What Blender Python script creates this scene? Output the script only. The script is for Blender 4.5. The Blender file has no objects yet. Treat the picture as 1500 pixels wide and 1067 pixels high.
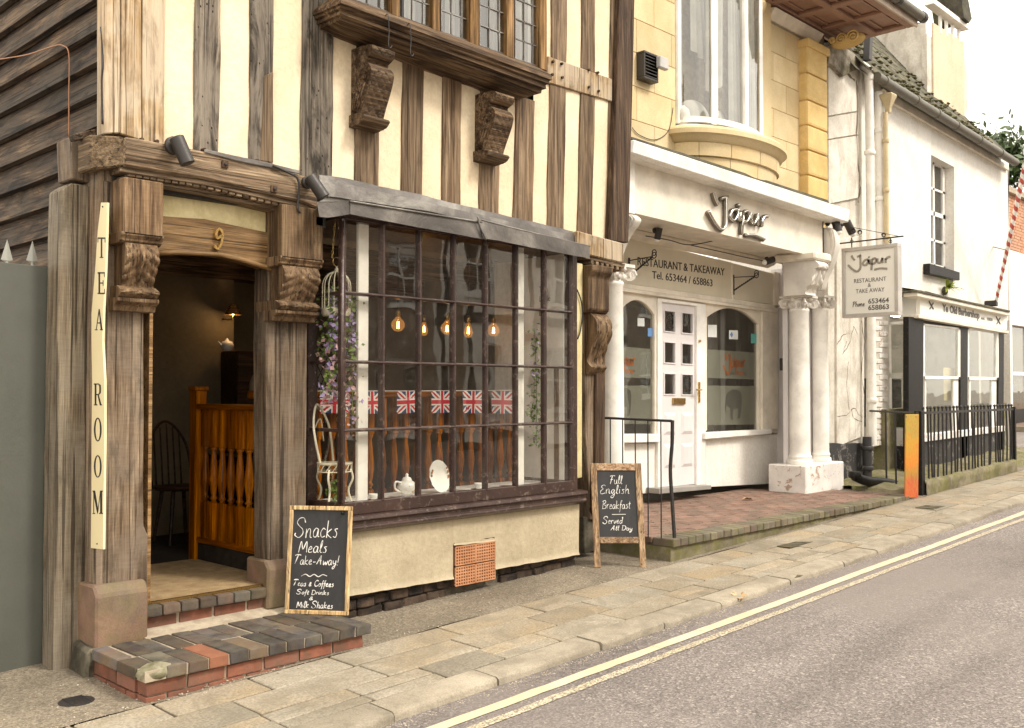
import bpy, bmesh, math, random
from mathutils import Vector, Matrix, noise
R = math.radians
rnd = random.Random(7)
SC = bpy.context.scene
COL = SC.collection

# ------------------------------------------------------------ camera
FPX, CX, CY = 1450.0, 750.0, 533.5
YAW = R(44.0); PITCH = math.atan(39/1450)
EYE = Vector((0, 0, 1.6))
FW = Vector((math.cos(YAW)*math.cos(PITCH), math.sin(YAW)*math.cos(PITCH), math.sin(PITCH)))
RT = Vector((math.sin(YAW), -math.cos(YAW), 0))
UP = RT.cross(FW)
cam_data = bpy.data.cameras.new('camera')
cam = bpy.data.objects.new('camera', cam_data); COL.objects.link(cam)
cam_data.sensor_width = 36; cam_data.lens = FPX/1500*36
cam_data.clip_start = 0.05; cam_data.clip_end = 600
cam.location = EYE
m3 = Matrix((RT, UP, -FW)).transposed()
cam.rotation_euler = m3.to_euler()
SC.camera = cam

# ------------------------------------------------------------ sky, sun, exposure
SUN_EL, SUN_AZ = 48.0, 292.0      # azimuth: direction the light comes from, math angle in the XY plane
world = bpy.data.worlds.new("World"); SC.world = world; world.use_nodes = True
wn = world.node_tree.nodes; wl_ = world.node_tree.links
bg = wn['Background']
sky = wn.new('ShaderNodeTexSky'); sky.sky_type = 'NISHITA'; sky.sun_disc = False
sky.sun_elevation = R(SUN_EL); sky.sun_rotation = R(90-SUN_AZ)
sky.air_density = 1.0; sky.dust_density = 4.0; sky.ozone_density = 1.0
# thin bright overcast: the clear-sky colour washed out with warm cloud white
hsv = wn.new('ShaderNodeHueSaturation'); hsv.inputs['Saturation'].default_value = 0.25
mixc = wn.new('ShaderNodeMix'); mixc.data_type = 'RGBA'
mixc.inputs[0].default_value = 0.72
mixc.inputs[7].default_value = (11.2, 10.3, 8.9, 1)
wl_.new(sky.outputs[0], hsv.inputs['Color']); wl_.new(hsv.outputs[0], mixc.inputs[6])
wl_.new(mixc.outputs[2], bg.inputs['Color'])
bg.inputs['Strength'].default_value = 0.12
sun_d = bpy.data.lights.new('sun', 'SUN'); sun_d.energy = 1.4; sun_d.angle = R(12); sun_d.color = (1, .93, .82)
sun = bpy.data.objects.new('sun', sun_d); COL.objects.link(sun)
sd = Vector((math.cos(R(SUN_AZ))*math.cos(R(SUN_EL)), math.sin(R(SUN_AZ))*math.cos(R(SUN_EL)), math.sin(R(SUN_EL))))
sun.rotation_euler = sd.to_track_quat('Z', 'Y').to_euler()
SC.view_settings.view_transform = 'Standard'; SC.view_settings.look = 'None'
SC.view_settings.gamma = 1; SC.view_settings.use_curve_mapping = False
SC.view_settings.exposure = 1.08

# ------------------------------------------------------------ projection helpers (points on real planes)
def ray(px, py):
    return FW + (px-CX)/FPX*RT - (py-CY)/FPX*UP
def at(px, py, Y):
    d = ray(px, py); return EYE + d*((Y-EYE.y)/d.y)
def atX(px, py, X):
    d = ray(px, py); return EYE + d*((X-EYE.x)/d.x)
def atZ(px, py, Z):
    d = ray(px, py); return EYE + d*((Z-EYE.z)/d.z)
def xz(px, py, Y):
    p = at(px, py, Y); return (p.x, p.z)
def zg(X, Y=4.0):                       # pavement level: the street climbs to the right
    return -0.035 + .029*X + .02*(min(Y, 6)-4)
def zroad(X): return zg(X, 3.75) - .045

# ------------------------------------------------------------ mesh helpers
class MB:
    def __init__(s): s.v = []; s.f = []; s.m = []; s.cur = 0
    def add(s, vs, fs):
        o = len(s.v); s.v += [tuple(p) for p in vs]
        s.f += [tuple(i+o for i in f) for f in fs]; s.m += [s.cur]*len(fs); return s
    def box(s, x0, x1, y0, y1, z0, z1):
        return s.add([(x0,y0,z0),(x1,y0,z0),(x1,y1,z0),(x0,y1,z0),(x0,y0,z1),(x1,y0,z1),(x1,y1,z1),(x0,y1,z1)],
                     [(0,3,2,1),(4,5,6,7),(0,1,5,4),(1,2,6,5),(2,3,7,6),(3,0,4,7)])
    def prism(s, pts, d0, d1, ax='y'):
        """pts: polygon in the plane across axis ax; extruded from d0 to d1."""
        n = len(pts)
        def P(a, b, d): return {'y': (a, d, b), 'x': (d, a, b), 'z': (a, b, d)}[ax]
        vs = [P(a, b, d0) for a, b in pts] + [P(a, b, d1) for a, b in pts]
        fs = [tuple(range(n)), tuple(range(2*n-1, n-1, -1))]
        for i in range(n):
            j = (i+1) % n; fs.append((i, i+n, j+n, j))
        return s.add(vs, fs)
    def hexa(s, b, t):
        return s.add(list(b)+list(t), [(0,3,2,1),(4,5,6,7),(0,1,5,4),(1,2,6,5),(2,3,7,6),(3,0,4,7)])
    def tube(s, path, r, n=8, cap=True, flat=None):
        path = [Vector(p) for p in path]
        k = len(path); vs = []; fs = []
        rr = r if isinstance(r, (list, tuple)) else [r]*k
        prev = None
        for i, p in enumerate(path):
            d = (path[min(i+1, k-1)] - path[max(i-1, 0)])
            if d.length < 1e-9: d = Vector((0,0,1))
            d.normalize()
            if prev is None:
                a = Vector((0,0,1)) if abs(d.z) < .9 else Vector((1,0,0))
                u = d.cross(a).normalized()
            else:
                u = (prev - d*prev.dot(d))
                u = u.normalized() if u.length > 1e-6 else d.orthogonal().normalized()
            prev = u; w = d.cross(u)
            for j in range(n):
                t = 2*math.pi*j/n
                vs.append(p + u*math.cos(t)*rr[i] + w*math.sin(t)*rr[i])
        for i in range(k-1):
            for j in range(n):
                a = i*n+j; b = i*n+(j+1) % n
                fs.append((a, b, b+n, a+n))
        if cap: fs.append(tuple(range(n-1, -1, -1))); fs.append(tuple((k-1)*n+j for j in range(n)))
        return s.add(vs, fs)
    def lathe(s, c, prof, n=20, axis='z', cap=True, a0=0, a1=2*math.pi):
        """prof: (r, h) list bottom to top about centre c."""
        c = Vector(c); vs = []; fs = []; k = len(prof)
        full = abs(a1-a0-2*math.pi) < 1e-6
        cnt = n if full else n+1
        for r_, h in prof:
            for j in range(cnt):
                t = a0+(a1-a0)*j/n
                x, y = r_*math.cos(t), r_*math.sin(t)
                vs.append(c + {'z': Vector((x, y, h)), 'y': Vector((x, h, y)), 'x': Vector((h, x, y))}[axis])
        for i in range(k-1):
            for j in range(n if full else n):
                a = i*cnt+j; b = i*cnt+((j+1) % cnt if full else j+1)
                fs.append((a, b, b+cnt, a+cnt))
        if cap and full:
            fs.append(tuple(range(cnt-1, -1, -1))); fs.append(tuple((k-1)*cnt+j for j in range(cnt)))
        return s.add(vs, fs)
    def ball(s, c, r, n=10, m=6, sc=(1,1,1)):
        c = Vector(c); vs = []; fs = []
        for i in range(m+1):
            ph = math.pi*i/m
            for j in range(n):
                t = 2*math.pi*j/n
                vs.append(c+Vector((r*sc[0]*math.sin(ph)*math.cos(t), r*sc[1]*math.sin(ph)*math.sin(t), -r*sc[2]*math.cos(ph))))
        for i in range(m):
            for j in range(n):
                a = i*n+j; b = i*n+(j+1) % n; fs.append((a, b, b+n, a+n))
        return s.add(vs, fs)
    def grid(s, fn, nu, nv, flip=False):
        vs = [fn(i/nu, j/nv) for i in range(nu+1) for j in range(nv+1)]
        fs = []
        for i in range(nu):
            for j in range(nv):
                a = i*(nv+1)+j; q = (a, a+nv+1, a+nv+2, a+1)
                fs.append(q[::-1] if flip else q)
        return s.add(vs, fs)

WL = {}
def tagp(o, label=None, cat=None, group=None, kind=None):
    if label: o['label'] = label
    if cat: o['category'] = cat
    if group: o['group'] = group
    if kind: o['kind'] = kind
    return o
def thing(name, label, cat, loc, group=None):
    o = bpy.data.objects.new(name, None); COL.objects.link(o); o.location = loc
    o.empty_display_size = .1
    WL[o] = Vector(loc); return tagp(o, label, cat, group)
def build(name, mb, mat, parent=None, bevel=0, smooth=False, label=None, seg=1, origin=None, fixn=True, rough=0):
    vs = [Vector(p) for p in mb.v]
    lo = Vector([min(p[i] for p in vs) for i in range(3)]); hi = Vector([max(p[i] for p in vs) for i in range(3)])
    org = Vector(origin) if origin else Vector(((lo.x+hi.x)/2, (lo.y+hi.y)/2, lo.z))
    me = bpy.data.meshes.new(name); me.from_pydata([tuple(p-org) for p in vs], [], mb.f)
    mats = mat if isinstance(mat, (list, tuple)) else [mat]
    for mm in mats: me.materials.append(mm)
    if len(mats) > 1: me.polygons.foreach_set('material_index', mb.m)
    if bevel or fixn or rough:
        bm = bmesh.new(); bm.from_mesh(me)
        if fixn: bmesh.ops.recalc_face_normals(bm, faces=bm.faces)
        if rough:
            bmesh.ops.subdivide_edges(bm, edges=[e for e in bm.edges if e.calc_length() > .12], cuts=3, use_grid_fill=True)
            for v in bm.verts:
                v.co += Vector(noise.noise_vector((v.co+org)*6))*rough
        if bevel:
            es = [e for e in bm.edges if len(e.link_faces) == 2 and e.calc_face_angle(0) > .5]
            bmesh.ops.bevel(bm, geom=es, offset=bevel, segments=seg, affect='EDGES', profile=.6, clamp_overlap=True)
        bm.to_mesh(me); bm.free()
    if smooth: me.polygons.foreach_set('use_smooth', [True]*len(me.polygons))
    if smooth == 'auto':
        me.set_sharp_from_angle(angle=R(40))
    o = bpy.data.objects.new(name, me); COL.objects.link(o)
    if parent: o.parent = parent; o.location = org - WL[parent]
    else: o.location = org
    WL[o] = org
    if label: o['label'] = label
    return o
def setting(name, mb, mat, parent=None, **k):
    o = build(name, mb, mat, parent, **k)
    if not parent: o['kind'] = 'structure'
    return o
def dup(root, loc, label=None, rz=None, scale=None):
    r = root.copy(); COL.objects.link(r); r.location = loc; WL[r] = Vector(loc)
    if label: r['label'] = label
    if rz is not None: r.rotation_euler = (0, 0, rz)
    if scale: r.scale = scale
    for ch in list(root.children):
        c = ch.copy(); COL.objects.link(c); c.parent = r
        for g in ch.children:
            d = g.copy(); COL.objects.link(d); d.parent = c
    return r
def inst(name, me, loc, parent, rot=(0,0,0), scale=(1,1,1)):
    o = bpy.data.objects.new(name, me); COL.objects.link(o)
    o.parent = parent; o.location = Vector(loc)-WL[parent]; o.rotation_euler = rot; o.scale = scale
    WL[o] = Vector(loc); return o
def wob(pts, amp, step=.12):
    """subdivide polygon edges and waver them a little, for hand-cut timber"""
    out = []
    n = len(pts)
    for i in range(n):
        a = Vector(pts[i]); b = Vector(pts[(i+1) % n]); L = (b-a).length
        k = max(1, int(L/step)); nn = Vector((-(b-a).y, (b-a).x)).normalized() if L > 0 else Vector((0,0))
        for j in range(k):
            p = a.lerp(b, j/k)
            if j: p = p + nn*noise.noise(Vector((p.x*3.1, p.y*3.1, i*1.7)))*amp*1.6
            out.append((p.x, p.y))
    return out
def ppoly(name, px, Y, depth, mat, parent, amp=0, bevel=.006, label=None, step=.12, **k):
    """a piece whose front outline lies on the wall plane Y"""
    pts = [xz(x, y, Y) for x, y in px]
    if amp: pts = wob(pts, amp, step)
    return build(name, MB().prism(pts, Y, Y+depth), mat, parent, bevel=bevel, label=label, **k)
def catmull(pts, n=6):
    P = [Vector(p) for p in pts]
    if len(P) < 3: return P
    out = []
    for i in range(len(P)-1):
        p0 = P[max(i-1, 0)]; p1 = P[i]; p2 = P[i+1]; p3 = P[min(i+2, len(P)-1)]
        for j in range(n):
            t = j/n
            out.append(.5*((2*p1)+(-p0+p2)*t+(2*p0-5*p1+4*p2-p3)*t*t+(-p0+3*p1-3*p2+p3)*t**3))
    out.append(P[-1]); return out

# ------------------------------------------------------------ materials
def col(c): return (c[0], c[1], c[2], 1)
class NT:
    def __init__(s, name):
        s.mat = bpy.data.materials.new(name); s.mat.use_nodes = True
        s.t = s.mat.node_tree; s.b = s.t.nodes['Principled BSDF']
        s.c = None
    def n(s, typ, **k):
        nd = s.t.nodes.new(typ)
        for a, b in k.items(): setattr(nd, a, b)
        return nd
    def L(s, a, b): s.t.links.new(a, b)
    def coord(s, scale=(1,1,1), rand=True, rot=(0,0,0)):
        if s.c is None:
            tc = s.n('ShaderNodeTexCoord'); s.c = tc.outputs['Object']
            if rand:
                oi = s.n('ShaderNodeObjectInfo'); mm = s.n('ShaderNodeVectorMath', operation='SCALE')
                cb = s.n('ShaderNodeCombineXYZ')
                for i in range(3): s.L(oi.outputs['Random'], cb.inputs[i])
                s.L(cb.outputs[0], mm.inputs[0]); mm.inputs['Scale'].default_value = 37.0
                ad = s.n('ShaderNodeVectorMath', operation='ADD'); s.L(s.c, ad.inputs[0]); s.L(mm.outputs[0], ad.inputs[1])
                s.c = ad.outputs[0]
        mp = s.n('ShaderNodeMapping'); mp.inputs['Scale'].default_value = scale; mp.inputs['Rotation'].default_value = rot
        s.L(s.c, mp.inputs[0]); return mp.outputs[0]
    def noise(s, scale, vec=None, detail=6, rough=.6, dist=0):
        nd = s.n('ShaderNodeTexNoise'); nd.inputs['Scale'].default_value = scale; nd.inputs['Detail'].default_value = detail
        nd.inputs['Roughness'].default_value = rough; nd.inputs['Distortion'].default_value = dist
        s.L(vec if vec is not None else s.coord(), nd.inputs['Vector']); return nd.outputs['Fac']
    def vor(s, scale, vec=None, feature='F1', out='Distance'):
        nd = s.n('ShaderNodeTexVoronoi', feature=feature); nd.inputs['Scale'].default_value = scale
        s.L(vec if vec is not None else s.coord(), nd.inputs['Vector']); return nd.outputs[out]
    def ramp(s, fac, stops, interp='LINEAR'):
        nd = s.n('ShaderNodeValToRGB'); nd.color_ramp.interpolation = interp
        e = nd.color_ramp.elements
        while len(e) > 1: e.remove(e[-1])
        for i, (p, c) in enumerate(stops):
            if not isinstance(c, (tuple, list)): c = (c, c, c)
            if i == 0: e[0].position = p; e[0].color = col(c)
            else:
                q = e.new(p); q.color = col(c)
        s.L(fac, nd.inputs[0]); return nd.outputs[0]
    def mix(s, fac, a, b, mode='MIX'):
        nd = s.n('ShaderNodeMix', data_type='RGBA', blend_type=mode)
        for inp, v in ((nd.inputs[0], fac), (nd.inputs[6], a), (nd.inputs[7], b)):
            if isinstance(v, (int, float)): inp.default_value = v
            elif isinstance(v, (tuple, list)): inp.default_value = col(v)
            else: s.L(v, inp)
        return nd.outputs[2]
    def math(s, op, a, b=0.0, clamp=False):
        nd = s.n('ShaderNodeMath', operation=op, use_clamp=clamp)
        for inp, v in ((nd.inputs[0], a), (nd.inputs[1], b)):
            if isinstance(v, (int, float)): inp.default_value = v
            else: s.L(v, inp)
        return nd.outputs[0]
    def rand(s): return s.n('ShaderNodeObjectInfo').outputs['Random']
    def bump(s, h, strength=.3, dist=.01):
        nd = s.n('ShaderNodeBump'); nd.inputs['Strength'].default_value = strength; nd.inputs['Distance'].default_value = dist
        s.L(h, nd.inputs['Height']); s.L(nd.outputs[0], s.b.inputs['Normal'])
    def done(s, c=None, rough=.7, metal=0, spec=.4):
        if c is not None:
            if isinstance(c, (tuple, list)): s.b.inputs['Base Color'].default_value = col(c)
            else: s.L(c, s.b.inputs['Base Color'])
        if isinstance(rough, (int, float)): s.b.inputs['Roughness'].default_value = rough
        else: s.L(rough, s.b.inputs['Roughness'])
        s.b.inputs['Metallic'].default_value = metal
        s.b.inputs['Specular IOR Level'].default_value = spec
        return s.mat
def wood(name, dark, mid, light, axis='z', holes=False, grey=None, streak=26, stain=.5, rough=.75, bs=.5, mdc=.8, saw=0):
    s = NT(name)
    sc = {'x': (1.2, streak, streak), 'y': (streak, 1.2, streak), 'z': (streak, streak, 1.2)}[axis]
    sc2 = {'x': (4, 150, 150), 'y': (150, 4, 150), 'z': (150, 150, 4)}[axis]
    v = s.coord(sc); a = s.noise(1, v, 8, .65, .8)
    f = s.noise(1, s.coord(sc2), 3, .5)
    c = s.ramp(a, [(.36, dark), (.50, mid), (.63, light)])
    md = s.noise(1, s.coord({'x': (2.5, 70, 70), 'y': (70, 2.5, 70), 'z': (70, 70, 2.5)}[axis]), 4, .6, .4)
    c = s.mix(mdc, c, s.ramp(md, [(.36, .5), (.62, 1.3)]), 'MULTIPLY')
    c = s.mix(.55, c, s.ramp(f, [(.36, .5), (.64, 1.2)]), 'MULTIPLY')
    big = s.noise(2.3, None, 5, .6, .5)
    if grey: c = s.mix(s.math('MULTIPLY', s.ramp(big, [(.42, 0), (.58, 1)]), .75), c, grey)
    if stain:
        st = s.noise(1, s.coord({'x': (1.5, 7, 7), 'y': (7, 1.5, 7), 'z': (7, 7, 1.5)}[axis]), 6, .7, 1)
        c = s.mix(s.math('MULTIPLY', s.ramp(st, [(.50, 0), (.62, 1)]), stain), c, [x*.35 for x in dark])
    cr = s.ramp(s.noise(1, s.coord({'x': (.8, 60, 60), 'y': (60, .8, 60), 'z': (60, 60, .8)}[axis]), 4, .5, .6), [(.36, 0), (.41, 1)])
    c = s.mix(s.math('MULTIPLY', s.math('SUBTRACT', 1, cr), .75), c, [x*.2 for x in dark])
    if saw:
        sw = s.noise(1, s.coord({'x': (150, 12, 12), 'y': (12, 150, 12), 'z': (12, 12, 110)}[axis]), 3, .6)
        c = s.mix(saw, c, s.ramp(sw, [(.38, .6), (.6, 1.2)]), 'MULTIPLY')
    h = s.math('ADD', s.math('MULTIPLY', a, .7), s.math('MULTIPLY', cr, .6)); h = s.math('ADD', h, s.math('MULTIPLY', f, .35)); h = s.math('ADD', h, s.math('MULTIPLY', md, .6))
    if holes:
        ho = s.ramp(s.vor(30, s.coord({'x': (.6, 1, 1), 'y': (1, .6, 1), 'z': (1, 1, .6)}[axis])), [(.10, 0), (.15, 1)])
        msk = s.ramp(s.noise(3.5, None, 3), [(.48, 0), (.56, 1)])
        hh = s.math('MULTIPLY', s.math('SUBTRACT', 1, ho), msk)
        c = s.mix(hh, c, (.012, .009, .007)); h = s.math('SUBTRACT', h, hh)
    rv = s.math('ADD', s.math('MULTIPLY', s.rand(), .5), .75)
    hsv = s.n('ShaderNodeHueSaturation'); s.L(rv, hsv.inputs['Value']); hsv.inputs['Saturation'].default_value = 1.12; s.L(c, hsv.inputs['Color']); c = hsv.outputs[0]
    s.bump(h, bs, .012)
    return s.done(c, rough, spec=.25)
def stone(name, a, b, c2=None, scale=4, bump=.4, bd=.008, rough=.85, var=.3, speck=.25, moss=0, dirt=0, dirtc=(.08,.065,.05)):
    s = NT(name)
    n1 = s.noise(scale, None, 8, .6, .3); c = s.ramp(n1, [(.37, a), (.63, b)])
    if c2: c = s.mix(s.ramp(s.noise(scale*.45, None, 4), [(.45, 0), (.65, 1)]), c, c2)
    fine = s.noise(scale*45, None, 3, .6)
    c = s.mix(speck, c, s.ramp(fine, [(.36, .4), (.64, 1.5)]), 'MULTIPLY')
    if dirt: c = s.mix(s.math('MULTIPLY', s.ramp(s.noise(scale*1.3, None, 8, .75, 1), [(.48, 0), (.60, 1)]), dirt), c, dirtc)
    if moss: c = s.mix(s.math('MULTIPLY', s.ramp(s.noise(5, None, 8, .75), [(.42, 0), (.6, 1)]), moss), c, s.mix(n1, (.10,.10,.02), (.22,.21,.06)))
    if var:
        hs = s.n('ShaderNodeHueSaturation'); s.L(s.math('ADD', s.math('MULTIPLY', s.rand(), var), 1-var/2), hs.inputs['Value'])
        s.L(c, hs.inputs['Color']); c = hs.outputs[0]
    s.bump(s.math('ADD', n1, s.math('MULTIPLY', fine, .4)), bump, bd)
    return s.done(c, rough, spec=.3)
def plaster(name, a, b, bump=.25, bd=.006, stain=.0, stc=(.3,.2,.1), scale=1.6, rough=.85):
    s = NT(name)
    n1 = s.noise(scale, None, 6, .6, .4); c = s.ramp(n1, [(.38, a), (.62, b)])
    if stain:
        st = s.ramp(s.noise(1, s.coord((5, 5, 1.3)), 8, .7, .6), [(.50, 0), (.66, 1)])
        c = s.mix(s.math('MULTIPLY', st, stain), c, stc)
    f = s.noise(28, None, 6, .65); g = s.noise(140, None, 2)
    c = s.mix(.2, c, s.ramp(f, [(.36, .6), (.64, 1.25)]), 'MULTIPLY')
    s.bump(s.math('ADD', s.math('ADD', s.math('MULTIPLY', n1, 1.5), f), s.math('MULTIPLY', g, .3)), bump, bd)
    return s.done(c, rough, spec=.25)
def paint(name, c, rough=.4, worn=0, wornc=(.2,.15,.1), wscale=14, var=.12, bump=.12, spec=.5, metal=0):
    s = NT(name)
    n1 = s.noise(3, None, 6, .6); k = [x*(1-var) for x in c]; k2 = [min(1, x*(1+var)) for x in c]
    cc = s.ramp(n1, [(.38, k), (.62, k2)])
    f = s.noise(60, None, 4)
    if worn:
        w = s.ramp(s.noise(wscale, None, 9, .75, .5), [(.56, 0), (.60, 1)])
        cc = s.mix(s.math('MULTIPLY', w, worn), cc, wornc)
    s.bump(s.math('ADD', f, s.math('MULTIPLY', n1, 2)), bump, .004)
    return s.done(cc, s.ramp(f, [(.3, rough*.8), (.7, min(1, rough*1.25))]), metal, spec)
def glass(name, tint=(.93,.95,.92), fres=1.5, wav=.004, dirty=.03):
    s = NT(name); nt = s.t
    for n_ in list(nt.nodes): nt.nodes.remove(n_)
    out = nt.nodes.new('ShaderNodeOutputMaterial'); tr = nt.nodes.new('ShaderNodeBsdfTransparent'); gl = nt.nodes.new('ShaderNodeBsdfGlossy')
    tr.inputs[0].default_value = col(tint); gl.inputs['Roughness'].default_value = .015
    mx = nt.nodes.new('ShaderNodeMixShader'); s.c = None
    bp = nt.nodes.new('ShaderNodeBump'); bp.inputs['Strength'].default_value = .6; bp.inputs['Distance'].default_value = wav
    s.L(s.noise(3.2, None, 1), bp.inputs['Height']); s.L(bp.outputs[0], gl.inputs['Normal'])
    # Schlick reflectance from the true facing angle, the same from either side of a thin pane
    f0 = ((fres-1)/(fres+1))**2*1.9
    geo = nt.nodes.new('ShaderNodeNewGeometry'); dp = nt.nodes.new('ShaderNodeVectorMath'); dp.operation = 'DOT_PRODUCT'
    s.L(geo.outputs['Normal'], dp.inputs[0]); s.L(geo.outputs['Incoming'], dp.inputs[1])
    om = s.math('SUBTRACT', 1, s.math('ABSOLUTE', dp.outputs['Value'])); fr_ = s.math('ADD', f0, s.math('MULTIPLY', s.math('POWER', om, 5), 1-f0))
    s.L(fr_, mx.inputs[0]); s.L(tr.outputs[0], mx.inputs[1]); s.L(gl.outputs[0], mx.inputs[2])
    df = nt.nodes.new('ShaderNodeBsdfDiffuse'); df.inputs[0].default_value = (.6,.57,.5,1)
    m2 = nt.nodes.new('ShaderNodeMixShader'); s.L(s.ramp(s.noise(7, None, 8, .8), [(.5, dirty*.4), (.75, dirty*2.5)]), m2.inputs[0])
    s.L(mx.outputs[0], m2.inputs[1]); s.L(df.outputs[0], m2.inputs[2]); s.L(m2.outputs[0], out.inputs[0])
    return s.mat
def emit(name, c, st):
    s = NT(name); s.b.inputs['Emission Color'].default_value = col(c); s.b.inputs['Emission Strength'].default_value = st
    return s.done(c, .5)
# ------------------------------------------------------------ the palette
W_UP = wood('weathered_oak_upright', (.085,.054,.034), (.185,.13,.085), (.27,.20,.135), 'z', stain=.35, mdc=.5)
W_UPH = wood('wormy_grey_oak', (.07,.057,.045), (.19,.16,.128), (.30,.255,.20), 'z', holes=True, grey=(.22,.19,.155), stain=.9, bs=.8)
W_PALE = wood('pale_bleached_oak', (.22,.14,.07), (.42,.30,.18), (.58,.46,.32), 'z', grey=(.52,.44,.34), stain=.45, mdc=.4)
W_POST = wood('grey_oak_post', (.085,.058,.038), (.20,.145,.10), (.32,.25,.18), 'z', grey=(.205,.165,.128), stain=.5, bs=.7, mdc=.3, saw=.22)
W_BEAM = wood('oak_beam', (.11,.07,.043), (.24,.175,.118), (.36,.275,.19), 'x', stain=.6, bs=.8, mdc=.5)
W_BEAMY = wood('oak_end_grain', (.09,.06,.035), (.19,.135,.085), (.28,.205,.135), 'y', stain=.5)
W_GATE = wood('silver_oak_post', (.085,.066,.044), (.175,.14,.10), (.25,.21,.155), 'z', grey=(.19,.165,.13), stain=.4, bs=.7, mdc=.25, saw=.2)
W_BOARD = wood('dark_weatherboard', (.02,.013,.008), (.085,.056,.036), (.185,.128,.082), 'y', streak=9, stain=.85, grey=(.075,.06,.045), bs=.8)
W_DARK = wood('dark_oak', (.05,.03,.019), (.105,.067,.044), (.16,.108,.072), 'z', stain=.5)
W_DARKX = wood('dark_carved_oak', (.045,.027,.016), (.13,.085,.052), (.25,.18,.12), 'x', stain=.6, streak=18, bs=.8)
W_CARVE = wood('carved_oak', (.075,.045,.026), (.17,.112,.068), (.27,.19,.12), 'z', stain=.55, streak=14, mdc=.35, saw=.2)
W_LINT = wood('lintel_oak', (.12,.07,.033), (.24,.15,.077), (.34,.225,.125), 'x', stain=.35, streak=14, rough=.5, mdc=.35)
W_PINE = wood('varnished_pine', (.17,.052,.012), (.30,.10,.022), (.41,.155,.04), 'z', stain=.1, rough=.3, streak=12, bs=.15)
W_PINEX = wood('varnished_pine_rail', (.17,.052,.012), (.30,.10,.022), (.41,.155,.04), 'x', stain=.1, rough=.3, streak=12, bs=.15)
W_FRAME = wood('chalkboard_pine', (.50,.34,.18), (.66,.48,.28), (.76,.58,.36), 'z', stain=.0, streak=10, bs=.15)
W_ABOARD = wood('aboard_frame', (.20,.13,.08), (.36,.25,.16), (.47,.35,.24), 'z', stain=.25, streak=14)
W_MUL = wood('oriel_mullion', (.11,.06,.025), (.22,.13,.06), (.34,.22,.12), 'z', stain=.4)
W_FLOOR = wood('dark_table', (.02,.01,.006), (.05,.025,.014), (.08,.045,.025), 'x', stain=.1, rough=.35)

PL_UP = plaster('cream_plaster', (.72,.585,.40), (.79,.67,.485), stain=.22, stc=(.52,.38,.22), bump=.5, bd=.01)
PL_LOW = plaster('ochre_render', (.39,.325,.22), (.48,.405,.28), stain=.4, stc=(.36,.30,.2), bump=.5, bd=.012)
PL_GOLD = plaster('yellow_plaster', (.55,.455,.22), (.74,.64,.37), stain=.3, stc=(.3,.2,.07))
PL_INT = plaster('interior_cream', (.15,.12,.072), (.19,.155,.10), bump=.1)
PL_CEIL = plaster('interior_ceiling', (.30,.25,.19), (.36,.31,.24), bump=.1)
PL_WHITE = plaster('white_render', (.74,.705,.64), (.82,.79,.73), stain=.22, stc=(.55,.48,.38), bump=.35, bd=.01)
PL_OLD = plaster('old_white_render', (.54,.50,.43), (.74,.70,.62), stain=.6, stc=(.38,.32,.25), bump=.5, bd=.01, scale=2.5)
P_CREAM = paint('cream_paint', (.75,.685,.575), .45, worn=.2, wornc=(.5,.43,.33), wscale=5)
P_WHITE = paint('white_paint', (.80,.77,.71), .4, worn=.2, wornc=(.5,.44,.36), wscale=8)
P_GLOSS = paint('white_gloss', (.84,.82,.77), .3)
P_LILAC = paint('door_paint', (.70,.665,.66), .35, var=.05)
P_PEEL = paint('peeling_white_paint', (.74,.70,.66), .5, worn=.85, wornc=(.36,.22,.14), wscale=9)
P_BROWN = paint('brown_gloss', (.047,.026,.021), .32, worn=.45, wornc=(.25,.19,.15), wscale=22, var=.25)
P_BLACK = paint('black_paint', (.012,.011,.010), .45, worn=.25, wornc=(.10,.08,.06), wscale=25, spec=.2)
P_TAR = paint('black_tar', (.03,.028,.028), .6, worn=.7, wornc=(.25,.23,.21), wscale=7)
P_GATE = paint('grey_green_paint', (.078,.08,.066), .5, var=.08, bump=.2)
P_SPOT = paint('dark_grey_metal', (.04,.036,.033), .45, metal=.3)
P_GUTTER = paint('olive_gutter', (.12,.108,.082), .5, worn=.4, wornc=(.2,.18,.13), wscale=10)
P_GOLD = paint('gold_paint', (.75,.52,.20), .25, metal=.9)
P_SIGNC = paint('sign_cream', (.80,.69,.42), .5, var=.03)
P_SIGNW = paint('sign_white', (.78,.76,.69), .4, var=.03)
P_INK = paint('sign_ink', (.02,.018,.016), .5)
P_INKG = paint('sign_grey_ink', (.11,.10,.09), .5)
P_CHROME = paint('chrome', (.62,.60,.56), .12, metal=1, var=.03, bump=.02)
P_BRASS = paint('brass', (.45,.3,.12), .3, metal=1)
P_IRON = paint('wrought_iron', (.022,.02,.02), .5, worn=.25, wornc=(.12,.06,.03), wscale=30)
P_ORANGE = NT('orange_graffiti_paint')
_c = P_ORANGE.ramp(P_ORANGE.noise(5, P_ORANGE.coord((3.2,3.2,2.2)), 7, .7, 1.0), [(.36,(.42,.05,.03)),(.44,(.55,.12,.015)),(.52,(.58,.24,.012)),(.58,(.34,.26,.03)),(.66,(.16,.10,.05))])
_z = P_ORANGE.n('ShaderNodeSeparateXYZ'); _tc = P_ORANGE.n('ShaderNodeTexCoord'); P_ORANGE.L(_tc.outputs['Object'], _z.inputs[0])
_g = P_ORANGE.ramp(P_ORANGE.math('ADD', P_ORANGE.math('MULTIPLY', _z.outputs[2], 1.0), P_ORANGE.math('MULTIPLY', P_ORANGE.noise(4), .5)), [(.42, (.50,.07,.035)), (.55, (.30,.20,.03)), (.72, (.62,.20,.012)), (.98, (.50,.30,.02)), (1.15, (.36,.30,.04))])
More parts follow.
